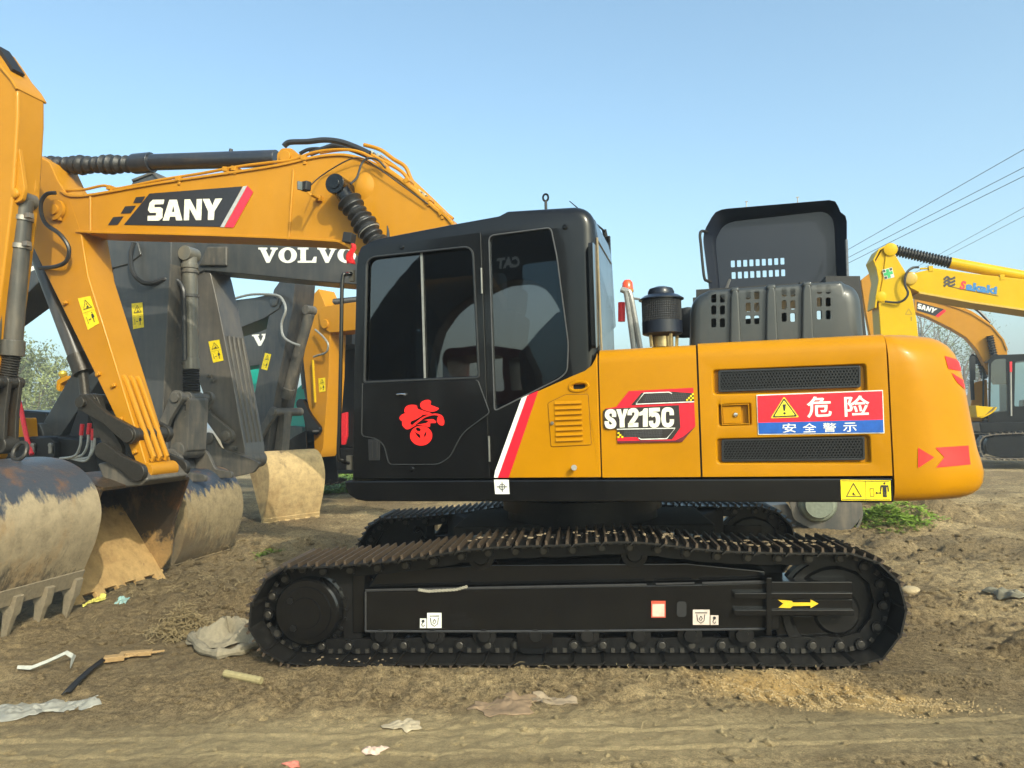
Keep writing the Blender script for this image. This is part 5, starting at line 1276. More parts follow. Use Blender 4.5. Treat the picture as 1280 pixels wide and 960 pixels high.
# -- leftmost: yellow machine facing right, only its arm and bucket reach into view
F0 = frame_at(25, 6.3, 12.0)
E0 = empty('excavator', F0, 'yellow excavator arm at the left edge with upright dark cylinder and large muddy bucket', 'excavator')
P0 = F0.P; w0, w1 = -.14, .14
mb = MB(); mb.prism(P0([(-95,120),(-75,50),(-20,52),(-6,72),(3,86),(15,100),(22,112),(22,145),(16,240),(4,340),(-26,575),(-58,590),(-90,250)], w0), w0, w1); a0m = build('arm', mb, YELB, E0, F0, .022)
mb = MB(); mb.strip(P0([(-20,52),(-6,72),(3,86),(15,100),(22,112)], w0), .022, w0-.015, w1+.015); build('arm_top_plate', mb, YELB, a0m, F0, .006)
mb = MB(); mb.strip(P0([(-16,53),(-4,71),(4,83)], w0), .05, w0+.08, w1-.08); build('dark_cap', mb, RUB, a0m, F0)
for yy, q in ((-.09, [(19,152),(23,165),(33,238),(30,251),(20,255),(11,249),(10,240)]), (.09, [(44,168),(47,178),(46,238),(43,250),(35,253),(30,247),(31,236)])):
    mb = MB(); mb.prism(rnd(P0(q, yy), .03), yy-.018, yy+.018); x, z = P0([(22 if yy < 0 else 38, 243)], yy)[0]; pin_cap(mb, x, z, yy-.018, .045); build_each('cylinder_lug', mb, YELB, a0m, F0, .006)
q3 = lambda u, v, yl=0: Vector(F0.P3([(u, v, yl)])[0])
c0, c1, c2 = q3(30, 250), q3(15, 445), q3(9, 476)
mb = MB(); mb.cyl(tuple(c0), tuple(c1), .074, 22); mb.cyl(tuple(c0.lerp(c1,.9)), tuple(c1), .092, 22); mb.cyly(c0.x, c0.z, .07, -.09, .09); cyo = build('bucket_cylinder', mb, paint('muddy_cylinder', (.05,.049,.044), .4, .1, .4), E0, F0, .006)
mb = MB(); mb.tube([tuple(c1.lerp(c2, k_/20)) for k_ in range(21)], [.062+.012*(k_ % 2) for k_ in range(21)], 16); build('rod_boot', mb, GRS, cyo, F0)
for f in (.12, .30):
    p = c0.lerp(c1, f); mb = MB(); mb.lathe([(.076,-.02),(.086,-.02),(.086,.02),(.076,.02)], tuple(p), tuple((c1-c0).normalized()), 20); mb.obox((p.x+.095, -.03, p.z+.01), (.05,.05,.04)); mb.obox((p.x-.05, -.09, p.z+.01), (.07,.05,.04)); build_each('pipe_clamp', mb, STL, cyo, F0)
mb = MB(); mb.tube([tuple(c0.lerp(c1, f)+Vector((-.05,-.10,0))) for f in (.08,.5,.98)], .022, 8); build('cylinder_pipe', mb, MATS['muddy_cylinder'], cyo, F0)
j0 = F0.h(14, 478, 0); b0_ = F0.h(8, 556, 0); am0 = F0.h(-22, 520, 0)
mb = MB(); mb.link(j0, b0_, .055, .055, -.08, -.04); mb.link(j0, b0_, .055, .055, .03, .07); mb.link(j0, am0, .055, .055, -.16, -.12); mb.cyly(*j0, .05, -.18, .10); mb.cyly(*b0_, .075, -.08, .07)
build_each('tipping_link', mb, GRS, E0, F0, .008)
mb = MB(); x, z = F0.h(25, 564, -.05); mb.tube([(x+.066*math.cos(a), -.05+.03*math.sin(a), z+.07*math.sin(a)) for a in [2*math.pi*k_/18 for k_ in range(18)]], .018, 8, closed=True); build('towing_eye', mb, GRS, E0, F0)
bf = Frame(F0.o.x, F0.o.y, 12.0)
make_bucket(E0, bf, (0, 0), -1.0, .30, 1.0, .0, 1, BUK1, teeth=5, ears=False, tooth_len=.42, steep=.5, tooth_w=.040, tmat=plain('dusty_tooth_steel', (.22,.18,.12), .7, bump=.5), raw=bf.P([(-30,600),(10,580),(45,573),(80,577),(104,591),(119,612),(125,640),(119,672),(109,698),(101,716),(98,724)], .30))

# -- second: dark grey machine from the left behind; arm, upright cylinder, blue-black dirty bucket
FA = frame_at(215, 9.0, 14.0)
EA = empty('excavator', FA, 'dark grey excavator with upright cylinder and dusty blue black bucket behind the yellow arm', 'excavator')
w0, w1 = -.22, .22
mb = MB(); mb.prism(FA.P([(140,345),(150,262),(166,226),(192,216),(206,232),(214,262),(214,330),(209,420),(204,520),(214,590),(196,592),(182,540),(162,430)], w0), w0, w1); ar = build('arm', mb, GRY, EA, FA, .012)
mb = MB(); mb.strip(FA.P([(166,226),(192,216),(206,232),(214,262)], w0), .03, w0-.02, w1+.02); mb.strip(FA.P([(214,330),(209,420),(204,520)], w0), .02, w0-.015, w1+.015); build('arm_flange', mb, GRYB, ar, FA, .004)
mb = MB(); mb.prism(FA.P([(-160,430),(-100,400),(20,320),(60,302),(150,297),(172,303),(176,318),(160,330),(130,338),(57,345),(22,379),(-100,470)], -.24), -.24, .24); bm_ = build('boom', mb, GRY, EA, FA, .01)
text_decal('lettering', 'OL', [(8,322),(44,310),(48,336),(12,350)], FA, -.243, WHT, bm_, bold=.04)
warn_label([(164.5,379.5),(178,378),(180,409),(166.5,411.5)], FA, w0-.003, ar)
ca0 = Vector(FA.P3([(238,318,.0)])[0]); yy_ = .0
cA = lambda u, v: Vector(FA.P3([(u, v, 0)])[0])
mb = MB(); mb.cyl(tuple(cA(237,322)), tuple(cA(239,462)), .088, 22); mb.cyl(tuple(cA(238.5,448)), tuple(cA(239,462)), .10, 22); mb.cyl(tuple(cA(237,330)), tuple(cA(237,336)), .10, 22); mb.cyly(*FA.h(237,318,0), .09, -.1, .1); cy = build('bucket_cylinder', mb, paint('olive_grey_cylinder', (.10,.10,.085), .35, .2, .4), EA, FA, .006)
mb = MB(); mb.tube([tuple(cA(239, 462+k_*1.5)) for k_ in range(19)], [.085+.016*(k_ % 2) for k_ in range(19)], 18); build('rod_boot', mb, RUB, cy, FA)
mb = MB()
for v in (340, 370, 455): mb.lathe([(.09,-.015),(.10,-.015),(.10,.015),(.09,.015)], tuple(cA(238, v)), (0,0,1), 20)
build_each('cylinder_band', mb, GRYB, cy, FA)
mb = MB(); mb.tube(spline(FA.P3([(167,303,-.3),(163,318,-.32),(165,338,-.32),(176,352,-.3),(190,354,-.25),(208,349,-.2),(222,351,-.1),(229,362,-.1),(230,380,-.1),(231,450,-.1)]), 5), .028, 8); build('loop_hose', mb, HOS, EA, FA)
jA = FA.h(239, 497, 0); mA = FA.h(200, 545, w0-.04); hA = FA.h(234, 566, 0)
jn = FA.h(226, 497, -.22)
mb = MB(); mb.link(jn, mA, .085, .08, w0-.09, w0-.03, .7); mb.link((jn[0], jn[1]), mA, .085, .08, w1+.03, w1+.09, .7); mb.cyly(*jn, .06, -.34, .34, 18); mb.cyly(*jn, .075, -.12, .12, 18)
build_each('tipping_link', mb, GRYB, EA, FA, .008)
hb = FA.h(228, 563, -.1)
mb = MB(); mb.prism(rnd([(jn[0]-.07,jn[1]),(jn[0]+.09,jn[1]),(hb[0]+.12,hb[1]-.02),(hb[0]-.13,hb[1]-.02)], .04), -.17, .17, [rnd([(jn[0]-.0,jn[1]-.08),(jn[0]+.03,jn[1]-.08),(jn[0]+.03,jn[1]-.16),(jn[0],jn[1]-.16)], .015)[::-1]]); mb.cyly(hb[0], hb[1], .10, -.2, .2, 20); build_each('bucket_link', mb, GRYB, EA, FA, .01)
pinA = FA.h(206, 575, 0)
PRA = [(-.18,.02),(.12,.06),(.34,.02),(.50,-.14),(.57,-.40),(.52,-.68),(.42,-.92),(.30,-1.06)]
bkA, _ = make_bucket(EA, FA, (FA.h(222, 590, 0)[0]-.02, FA.h(222, 590, 0)[1]-.04), -.52, .52, .96, .0, 1, BUK2, teeth=5, prof=PRA, ears=False, tooth_len=.1)
for yy in (-.25, .25):
    mb = MB(); mb.prism(rnd(FA.P([(205,566),(214,560),(226,568),(236,590),(258,594),(258,602),(210,602),(203,585)], -.25), .03), yy-.025, yy+.025); pin_cap(mb, *FA.h(212, 570, -.25), yy-.025, .06); build('mounting_ear', mb, GRYB, bkA, FA, .006)

# -- third: dark grey machine with the white brand on its boom, machine hidden behind the black cab
FB = frame_at(300, 10.0, 14.0)
EB = empty('excavator', FB, 'dark grey excavator with full white brand on its boom and a ribbed brownish arm', 'excavator')
w0, w1 = -.23, .23
mb = MB(); mb.prism(FB.P([(226,360),(222,300),(226,270),(236,256),(250,300),(264,345),(272,380),(290,470),(306,560),(306,580),(299,588),(288,583),(274,548),(246,470)], w0), w0, w1); ar = build('arm', mb, paint('brown_grey_paint', (.075,.070,.064), .42, .15, .5, dustcol=(.2,.17,.13)), EB, FB, .012)
warn_label([(260.5,427),(274,424.5),(279.5,450.5),(266.5,453.5)], FB, w0-.003, ar)
mb = MB(); pa0, pa1 = FB.h(281.5, 425, w0), FB.h(304, 552, w0)
for k_ in range(4):
    yy = w0+.08+k_*.10; mb.tube([(pa0[0]-.0, yy, pa0[1]+.06), (pa0[0]+.005, yy, pa0[1]), (pa1[0]+.005, yy, pa1[1]), (pa1[0]-.02, yy, pa1[1]-.05)], .020, 6)
build_each('stiffening_rib', mb, GRYB, ar, FB)
mb = MB(); mb.cyly(*FB.h(299, 576, w0), .11, w0-.02, w1+.02, 22); 
for u, v in ((262,470),(267,476),(295,560)): x, z = FB.h(u, v, w0); mb.obox((x, w0-.02, z), (.05,.05,.04))
build_each('arm_boss', mb, GRYB, ar, FB, .005)
mb = MB(); mb.prism(FB.P([(205,300),(235,290),(300,285),(560,296),(620,330),(640,400),(560,372),(450,356),(400,352),(330,345),(300,342),(255,338),(240,345),(215,340)], -.26), -.26, .26); bm_ = build('boom', mb, GRY, EB, FB, .012)
# slab-serif letters
def volvo(u0, v0, u1, v1, fr, yl, parent, word='VOLVO', slope=0.0, th=.002):
    G = {'V': [[(0,1),(.46,1),(.46,.88),(.38,.86),(.56,.36),(.72,.86),(.62,.88),(.62,1),(1,1),(1,.88),(.92,.86),(.58,0),(.42,0),(.10,.86),(0,.88)]],
         'L': [[(0,1),(.56,1),(.56,.88),(.42,.86),(.42,.14),(.74,.14),(.84,.40),(.98,.40),(.96,0),(0,0),(0,.12),(.14,.14),(.14,.86),(0,.88)]]}
    n_ = len(word); mb = MB(); adv = (u1-u0)/n_
    for i_, c in enumerate(word):
        wd = adv*.98; x_ = u0+i_*adv; m = lambda p: fr.h(x_+p[0]*wd, v1-(v1-v0)*p[1]+slope*(x_+p[0]*wd-u0), yl)
        if c == 'O': mb.prism([m(p) for p in ell(.5,.5,.48,.52,24)], yl-th, yl, [[m(p) for p in ell(.5,.5,.19,.36,20)][::-1]])
        else:
            for g in G[c]: mb.prism([m(p) for p in g], yl-th, yl)
    return build('lettering', mb, WHT, parent, fr, sharp=0)
volvo(323, 309.5, 446, 328.5, FB, -.263, bm_)
mb = MB(); mb.prism(FB.P([(258,308),(283,308),(283,332),(248,332)], -.3), -.30, -.26); mb.cyly(*FB.h(216,318,-.3), .12, -.30, .3, 20); build('boom_nose', mb, GRYB, bm_, FB, .02)
mB = FB.h(285, 545, w0-.05); jB = FB.h(243, 500, w0-.05)
mb = MB(); mb.link(jB, mB, .085, .10, w0-.10, w0-.03, .62); pin_cap(mb, *mB, w0-.10, .07); mb.link(jB, mB, .085, .10, w1+.03, w1+.1, .62); build_each('tipping_link', mb, GRYB, EB, FB, .008)
mb = MB(); mb.cyl(tuple(Vector(FB.P3([(235,350,0)])[0])), tuple(Vector(FB.P3([(243,490,0)])[0])), .08, 16); mb.cyly(*jB, .06, -.3, .3); build('bucket_cylinder', mb, GRYB, EB, FB)
mb = MB(); mb.prism(rnd(FB.P([(250,545),(268,540),(280,560),(318,573),(330,578),(322,590),(296,596),(262,600),(250,580)], w0), .04), w0-.10, w0-.04); 
pin_cap(mb, *FB.h(261,548,w0-.1), w0-.10, .08); build_each('bucket_ear', mb, GRYB, EB, FB, .006)
PRB = [(-.1,0),(-.5,.02),(-.72,-.2),(-.8,-.5),(-.75,-.85),(-.55,-1.15)]
make_bucket(EB, FB, FB.h(292, 590, 0), -.5, .15, .8, .0, 1, BUK2, teeth=4, prof=PRB, ears=False)

# -- fourth: dark machine from the left with a tan, mud-dried bucket
FC = frame_at(345, 12.8, 28.0)
EC = empty('excavator', FC, 'black excavator arm with dried tan bucket, between ribbed grey arm and far yellow arm', 'excavator')
w0, w1 = -.24, .24
mb = MB(); mb.prism(FC.P([(337,388),(342,362),(352,348),(363,345),(369,352),(366,385),(358,425),(346,485),(338,530),(333,572),(326,575),(316,560),(311,530)], w0), w0, w1); ar = build('arm', mb, paint('blue_black_paint', (.028,.031,.036), .35, .3, .25), EC, FC, .012)
warn_label([(331.5,441),(339,443),(334,463),(326.5,461)], FC, w0-.003, ar)
mb = MB(); mb.prism(FC.P([(150,420),(285,376),(318,372),(344,366),(352,374),(348,386),(330,398),(295,412),(150,455)], -.26), -.26, .26); pin_cap(mb, *FC.h(343,377,-.26), -.26, .09); build('boom', mb, GRY, EC, FC, .012)
cC = lambda u, v: Vector(FC.P3([(u, v, 0)])[0])
mb = MB(); mb.cyl(tuple(cC(387,392)), tuple(cC(357,497)), .09, 18); mb.cyl(tuple(cC(361,485)), tuple(cC(357,497)), .11, 18); mb.cyly(*FC.h(387,388,0), .08, -.1, .1); cy = build('bucket_cylinder', mb, GRYB, EC, FC, .006)
mb = MB(); mb.cyl(tuple(cC(357,497)), tuple(cC(352,512)), .07, 14); build('cylinder_rod', mb, GRS, cy, FC)
mb = MB(); mb.tube(spline(FC.P3([(290,374,-.3),(315,368,-.3),(345,369,-.32),(354,376,-.32),(357,388,-.34),(352,405,-.34),(354,420,-.34),(364,428,-.3),(375,432,-.25)]), 5), .022, 8); build('loop_hose', mb, PIPE, EC, FC)
jC = FC.h(344, 515, -.26); mC = FC.h(326, 545, -.26); hC = FC.h(350, 556, -.1)
mb = MB(); mb.link(jC, mC, .09, .09, w0-.08, w0-.02, .7); mb.cyly(*jC, .07, -.34, .34); build_each('tipping_link', mb, GRYB, EC, FC, .008)
mb = MB(); mb.prism([(jC[0]-.06,jC[1]),(jC[0]+.07,jC[1]),(hC[0]+.06,hC[1]-.1),(hC[0]-.12,hC[1]-.1)], -.12, .05); build_each('bucket_link', mb, GRYB, EC, FC, .01)
pinC = FC.h(334, 585, 0)
FCb = Frame(FC.o.x, FC.o.y, 42.0)
PRC = [(-.22,.0),(.15,.12),(.36,.08),(.50,-.08),(.56,-.34),(.50,-.66),(.38,-.98),(.32,-1.12)]
pinC = FCb.h(357, 572, 0)
bkC, _ = make_bucket(EC, FCb, (pinC[0]-.15, pinC[1]), -.52, .52, .92, .0, 1, BUK3, teeth=6, prof=PRC, ears=False, tooth_len=.14)

# -- fifth: yellow machine behind, its arm close to the black cab
FE = frame_at(410, 14.5, 30.0)
EE = empty('excavator', FE, 'far yellow excavator arm with black bucket, just left of the black cab', 'excavator')
w0, w1 = -.22, .22
mb = MB(); mb.prism(FE.P([(383,395),(388,372),(398,361),(404,375),(413,400),(411,470),(404,560),(399,572),(393,566),(392,540),(384,500),(378,440)], w0), w0, w1); ar = build('arm', mb, YELB, EE, FE, .012)
warn_label([(398,473),(406.5,472),(407,489),(399,490.5)], FE, w0-.003, ar)
mb = MB(); mb.prism(FE.P([(398,390),(404,383),(440,378),(600,360),(600,400),(450,412),(412,416),(400,408)], -.26), -.26, .26); mb.cyly(*FE.h(405,405,-.3), .09, -.30, .3); build('boom', mb, YELB, EE, FE, .012)
mb = MB(); mb.tube([tuple(Vector(FE.P3([(398+k_*1.1, 380-k_*.10, .1)])[0])) for k_ in range(60)], [.06+.02*(k_ % 2) for k_ in range(60)], 12); build('rod_boot', mb, RUB, EE, FE)
mb = MB(); mb.cyl(tuple(Vector(FE.P3([(391,450,w0-.08)])[0])), tuple(Vector(FE.P3([(394,503,w0-.08)])[0])), .025, 8); build('arm_pipe', mb, YELP, ar, FE)
mb = MB(); mb.tube(spline(FE.P3([(394,412,w0-.1),(403,420,w0-.15),(410,430,w0-.18),(408,440,w0-.15),(398,444,w0-.1),(392,446,w0-.08)]), 5), .02, 8); build('loop_hose', mb, PIPE, EE, FE)
cE = lambda u, v: Vector(FE.P3([(u, v, 0)])[0])
mb = MB(); mb.cyl(tuple(cE(375,415)), tuple(cE(382,486)), .07, 14); mb.cyl(tuple(cE(382,486)), tuple(cE(385,503)), .04, 12); build('bucket_cylinder', mb, GRYB, EE, FE)
mb = MB(); mb.link(FE.h(378,505,-.25), FE.h(398,537,-.25), .10, .10, -.32, -.24, .7); mb.link(FE.h(378,505,-.25), FE.h(385,545,-.25), .10, .10, -.2, .2, .8); build_each('tipping_link', mb, BLK, EE, FE, .006)
PRE = [(.1,.1),(-.3,.16),(-.62,.02),(-.74,-.25),(-.66,-.55),(-.4,-.72)]
make_bucket(EE, Frame(FE.o.x, FE.o.y, 20), Frame(FE.o.x, FE.o.y, 20).h(400, 548, 0), -.5, .5, 1.05, .6, 1, BLK, teeth=4, prof=PRE, ears=False)
# -- grey boom with the start of the same brand, and a teal machine behind it
FD = frame_at(320, 16.0, 20.0)
ED = empty('excavator', FD, 'far grey excavator boom with start of the white brand, seen left of the black arm', 'excavator')
mb = MB(); mb.prism(FD.P([(200,420),(286,409),(330,404),(440,392),(440,430),(375,446),(330,455),(286,462),(200,470)], -.26), -.26, .26); bm_ = build('boom', mb, GRY, ED, FD, .012)
volvo(315, 418.5, 375, 433, FD, -.263, bm_, 'VOL', -.08)
mb = MB(); mb.tube(spline(FD.P3([(275,410,-.3),(300,404,-.3),(330,400,-.3),(370,396,-.3)]), 4), .03, 8); build('boom_pipe', mb, GRYB, bm_, FD)
FT = frame_at(335, 18.0, 20.0)
ET = empty('excavator', FT, 'teal green excavator far behind, showing in slivers between the grey arms', 'excavator')
mb = MB(); mb.prism(rnd(FT.P([(296,500),(300,462),(318,450),(345,448),(352,470),(350,520),(300,520)], -.3), .08), -.3, .3); build('boom', mb, TEAL, ET, FT, .02)
mb = MB(); mb.prism(rnd(FT.P([(338,575),(344,525),(358,498),(378,478),(396,472),(400,575)], -.5), .1), -.5, 1.3); build('engine_hood', mb, TEAL, ET, FT, .05)
mb = MB(); mb.prism(FT.P([(335,560),(440,560),(440,572),(335,574)], -.6), -.6, 1.6); mb.prism(rnd(FT.P([(345,574),(440,572),(442,592),(348,594)], -.6), .1), -.6, .1); build('undercarriage', mb, RUB, ET, FT, .03)
mb = MB(); mb.prism(rnd(FT.P([(352,540),(362,532),(378,534),(378,558),(352,560)], -.7), .04), -.7, -.3); build('counterweight', mb, paint('teal_grey', (.05,.07,.07), .5), ET, FT, .02)
# dark machine body standing behind the cab's front edge, red post beside it
FG = frame_at(425, 15.5, 14.0)
EG = empty('excavator', FG, 'dark excavator body with a red upright post, just in front of the black cab edge', 'excavator')
mb = MB(); mb.prism(rnd(FG.P([(412,520),(412,425),(418,415),(520,412),(520,560),(415,560)], 0), .05), 0, 1.2); build('cab_shell', mb, BLKD, EG, FG, .03)
mb = MB(); mb.prism(FG.P([(404,560),(560,560),(560,585),(412,588),(406,575)], -.1), -.1, 1.4); build('undercarriage', mb, BLKD, EG, FG, .03)
mb = MB(); mb.prism(rnd(FG.P([(427,517),(434,515),(434,545),(431,556),(427,556)], -.1), .02), -.12, -.04); build('red_post', mb, REDP, EG, FG, .01)
mb = MB(); mb.prism(rnd(FG.P([(418,458),(424,458),(424,490),(418,490)], -.02), .02), -.05, -.01); build('green_label', mb, LYEL, EG, FG)

# -- body of the machine at far left behind the muddy bucket: yellow panel, red rail, dark tool box, dark boom foot
FH = frame_at(45, 10.5, 14.0)
EH = empty('excavator', FH, 'low dark excavator body with yellow panel and red handrail, behind the muddy bucket at left', 'excavator')
mb = MB(); mb.prism(rnd(FH.P([(-40,548),(-40,600),(122,600),(120,552),(92,548),(60,545)], -.4), .03), -.4, 1.6); build('deck', mb, BLKD, EH, FH, .03)
mb = MB(); mb.prism(rnd(FH.P([(2,552),(8,524),(30,522),(32,548),(20,556)], -.3), .03), -.3, -.1, [rnd(FH.P([(10,528),(20,528),(18,546),(10,548)], -.3), .02)[::-1]]); build('side_panel', mb, YEL, EH, FH, .01)
mb = MB(); mb.prism(rnd(FH.P([(34,552),(34,548),(66,546),(72,552),(72,572),(34,574)], -.45), .03), -.5, -.1); tbx = build('tool_box', mb, BLKD, EH, FH, .02)
mb = MB()
for u in (43, 65): x, z = FH.h(u, 561, -.5); mb.obox((x, -.52, z), (.05,.03,.12)); mb.cyly(x, z+.05, .03, -.54, -.5, 10)
build('box_catch', mb, STL, tbx, FH, .004)
mb = MB(); mb.tube(spline(FH.P3([(14,492,-.4),(20,495,-.4),(25,507,-.42),(33,545,-.5),(40,568,-.55)]), 5), .03, 8); build('handrail', mb, REDP, EH, FH)
mb = MB(); mb.prism(rnd(FH.P([(-40,530),(10,518),(20,512),(58,515),(60,528),(80,530),(80,548),(-40,552)], .2), .04), .2, 1.0); build('engine_hood', mb, BLKD, EH, FH, .03)
mb = MB(); mb.prism(rnd(FH.P([(32,548),(34,532),(52,528),(58,540),(58,552)], 0), .05), -.05, .3); mb.prism(rnd(FH.P([(52,545),(54,528),(95,458),(118,420),(132,425),(128,470),(70,552)], .1), .04), .1, .55); build('boom', mb, GRY, EH, FH, .015)
mb = MB(); mb.prism(FH.P([(74,590),(88,540),(100,505),(112,505),(108,540),(98,590)], -.1), -.1, .2); build_each('bucket_link', mb, RUB, EH, FH, .01)
for k_, (u, v) in enumerate(((103,530),(120,532),(112,529),(117,536))):
    mb = MB(); mb.tube(FH.P3([(u,v,-.6),(u-1.5,v+14,-.6)]), .026, 8); hc_ = build('hose_cap', mb, REDP, EH, FH)
    mb = MB(); mb.tube(spline(FH.P3([(u-1.5,v+13,-.6),(u-3,v+28,-.6),(u-10,v+40,-.6),(u-28,573,-.55)]), 5), .016, 8); build('hydraulic_hose', mb, plain('pale_hose', (.38,.38,.35), .4) if 'pale_hose' not in MATS else MATS['pale_hose'], EH, FH)
mb = MB(); x, z = FH.h(78, 466, 2.6); mb.prism(rnd(FH.P([(70,486),(71,475),(84,469),(86,474),(75,480),(74,490)], 2.4), .03), 2.4, 2.7); bcn = build('beacon_bracket', mb, YEL, EH, FH, .01)
mb = MB(); x, z = FH.h(78.5, 469, 2.5); mb.lathe([(0,.09),(.05,.08),(.075,.04),(.075,.01),(.05,-.03),(.03,-.06)], (x, 2.5, z), n=18); build('beacon', mb, plain('brass_beacon', (.55,.40,.05), .25, .5), bcn, FH)

# ================================================================== machines on the right
# -- bright yellow one from beyond the right edge
FS = frame_at(1150, 11.5, 12.0)
ES = empty('excavator', FS, 'bright yellow excavator at right, its boom printed with a blue brand and wave logo', 'excavator')
w0, w1 = -.2, .2
mb = MB(); mb.prism(FS.P([(1108,310),(1116,305.5),(1119,318),(1132,340),(1141,372),(1146,400),(1150,440),(1152,600),(1140,625),(1118,620),(1108,600),(1102,440),(1098,378),(1103,350)], w0), w0, w1)
ar = build('arm', mb, YELP, ES, FS, .012)
mb = MB(); mb.strip(FS.P([(1094,385),(1096,368),(1099,350),(1096,335),(1092,325),(1099,312),(1112,305.5)], w0), .03, w0-.02, w1+.02)
mb.prism(FS.P([(1112,306),(1104,310),(1095,326),(1099,345),(1099,372),(1110,378),(1112,330)], w0), w0+.02, w1-.02)
build('arm_back_plate', mb, YELP, ar, FS, .006)
mb = MB(); pin_cap(mb, *FS.h(1113,312,w0), w0, .10); pin_cap(mb, *FS.h(1101,371,w0), w0, .08); build_each('arm_boss', mb, YELP, ar, FS)
q = [(1102.5,337.5),(1115,334),(1118,346.5),(1106,349.5)]
cp = poly_decal('safety_label', [q], FS, w0-.003, plain('label_white', (.6,.62,.55), .5), ar)
poly_decal('green_cross', [[tuple(bil(q, s_, t_)) for s_, t_ in ((.35,.05),(.65,.05),(.65,.35),(.95,.35),(.95,.65),(.65,.65),(.65,.95),(.35,.95),(.35,.65),(.05,.65),(.05,.35),(.35,.35))]], FS, w0-.006, GRN, cp)
poly_decal('label_squares', [[tuple(bil(q, s_+a, t_+b_)) for a, b_ in ((0,0),(.24,0),(.24,.24),(0,.24))] for s_, t_ in ((.04,.04),(.04,.72),(.72,.72))], FS, w0-.006, DRK, cp)
mb = MB(); 
def tri_line(cx, cy, r, w, yl, fr, mb):
    O = [(cx, cy-r), (cx+r, cy+r*.7), (cx-r, cy+r*.7)]
    for i_ in range(3): mb.prism([fr.h(u, v, yl) for u, v in stroke([O[i_], O[(i_+1) % 3]], w)], yl-.001, yl)
tri_line(1136, 390, 4.2, .7, w0-.003, FS, mb); mb.prism(FS.P([(1138.5,396),(1140,396),(1140,401),(1138.5,401)], w0-.003), w0-.004, w0-.003)
build('pictogram', mb, plain('olive_print', (.30,.20,.01), .5), ar, FS, sharp=0)
mb = MB(); mb.prism(FS.P([(1132,350),(1136,342),(1148,340),(1165,336),(1280,349),(1420,372),(1420,408),(1280,387),(1215,377),(1150,366),(1138,360)], -.22), -.22, .22); bm_ = build('boom', mb, YELP, ES, FS, .012)
mb = MB(); mb.strip(FS.P([(1148,366),(1215,378),(1280,387.5),(1420,409)], -.22), .03, -.24, .24); pin_cap(mb, *FS.h(1138,348,-.22), -.22, .10); build('boom_flange', mb, paint('olive_yellow_paint', (.45,.28,.01), .5), bm_, FS, .005)
mb = MB(); mb.tube(spline(FS.P3([(1150,336,-.2),(1163,336,-.2),(1200,341,-.2),(1240,347,-.2),(1290,352,-.2)]), 5), .014, 6)
for u in (1163, 1252): x, z = FS.h(u, 336+(u-1163)*.12, -.2); mb.obox((x, -.2, z), (.06,.06,.08))
build('boom_pipe', mb, YELP, bm_, FS)
mb = MB(); n_ = 74; mb.tube([tuple(Vector(FS.P3([(1119+k_*.93, 313+k_*.21, 0)])[0])) for k_ in range(n_)], [.062+.026*(k_ % 4 < 2) for k_ in range(n_)], 14); build('rod_boot', mb, RUB, ES, FS)
mb = MB(); mb.cyl(tuple(Vector(FS.P3([(1187,328.5,0)])[0])), tuple(Vector(FS.P3([(1400,368,0)])[0])), .085, 18); build('arm_cylinder', mb, YELP, ES, FS)
mb = MB(); mb.tube(spline(FS.P3([(1148,334,-.25),(1140,335,-.3),(1133,342,-.32),(1131,355,-.32),(1135,366,-.32),(1131,374,-.3),(1122,378,-.26),(1106,377,-.24)]), 5), .018, 8); build('loop_hose', mb, HOS, ES, FS)
mb = MB(); mb.cyl(tuple(Vector(FS.P3([(1103,378,-.1)])[0])), tuple(Vector(FS.P3([(1112,560,-.1)])[0])), .07, 14); build('bucket_cylinder', mb, YELP, ES, FS)
text_decal('lettering', 'akaki', [(1208,352),(1247,358),(1246,368.2),(1207,362.5)], FS, -.224, SKB, bm_, bold=.05)
text_decal('initial_letter', 'S', [(1200.5,350.5),(1208,351.5),(1206.5,362.5),(1199.5,361.5)], FS, -.224, RED, bm_, bold=.05, shear=.2)
mb = MB()
for k_ in range(3):
    y_ = 347.5+k_*4.2; pts = spline([(1180,y_+2),(1184,y_-1.5),(1188,y_+1.5),(1194,y_-1)], 4); mb.prism([FS.h(u, v, -.224) for u, v in stroke(pts, 2.6)], -.226, -.224)
mb.prism([FS.h(u, v, -.224) for u, v in stroke([(1188,358),(1200,361),(1248,370)], .6)], -.226, -.224)
build('wave_logo', mb, DKB, bm_, FS, sharp=0)
# its bucket stands on the ground under the near machine's tail
FSb = Frame(*at(1035, 520, 10.6).xy, 14.0)
mb = MB(); x, z = FSb.h(1023, 640, -.1); pr = spline(FSb.P([(985,600),(1048,600),(1072,625),(1076,645),(1066,662),(1040,664)], -.45), 4)
mb.strip(pr, .03, -.5, .45); sbk = build('bucket', mb, MATS['dirty_grey_paint'], ES, FSb, sharp=40)
mb = MB(); mb.prism(rnd(FSb.P([(1040,610),(1068,612),(1078,632),(1074,650),(1062,664),(1020,664),(992,650),(984,620)], -.5), .04), -.53, -.5); build('side_plate', mb, MATS['dirty_grey_paint'], sbk, FSb, .01)
mb = MB(); mb.lathe([(0,.14),(.17,.14),(.18,.12),(.18,.06),(.22,.05),(.25,0),(.25,-.1)], (*[FSb.h(1022,630,-.55)[0]], -.55, FSb.h(1022,630,-.55)[1]), (0,-1,0), 28); build('pin_drum', mb, plain('dusty_green_steel', (.20,.22,.17), .5, .3, bump=.3), sbk, FSb)
mb = MB(); mb.prism(rnd(FSb.P([(960,632),(985,630),(998,655),(980,668),(958,660)], -.4), .03), -.4, .3); build('bucket_foot', mb, MATS['dirty_grey_paint'], sbk, FSb, .01)

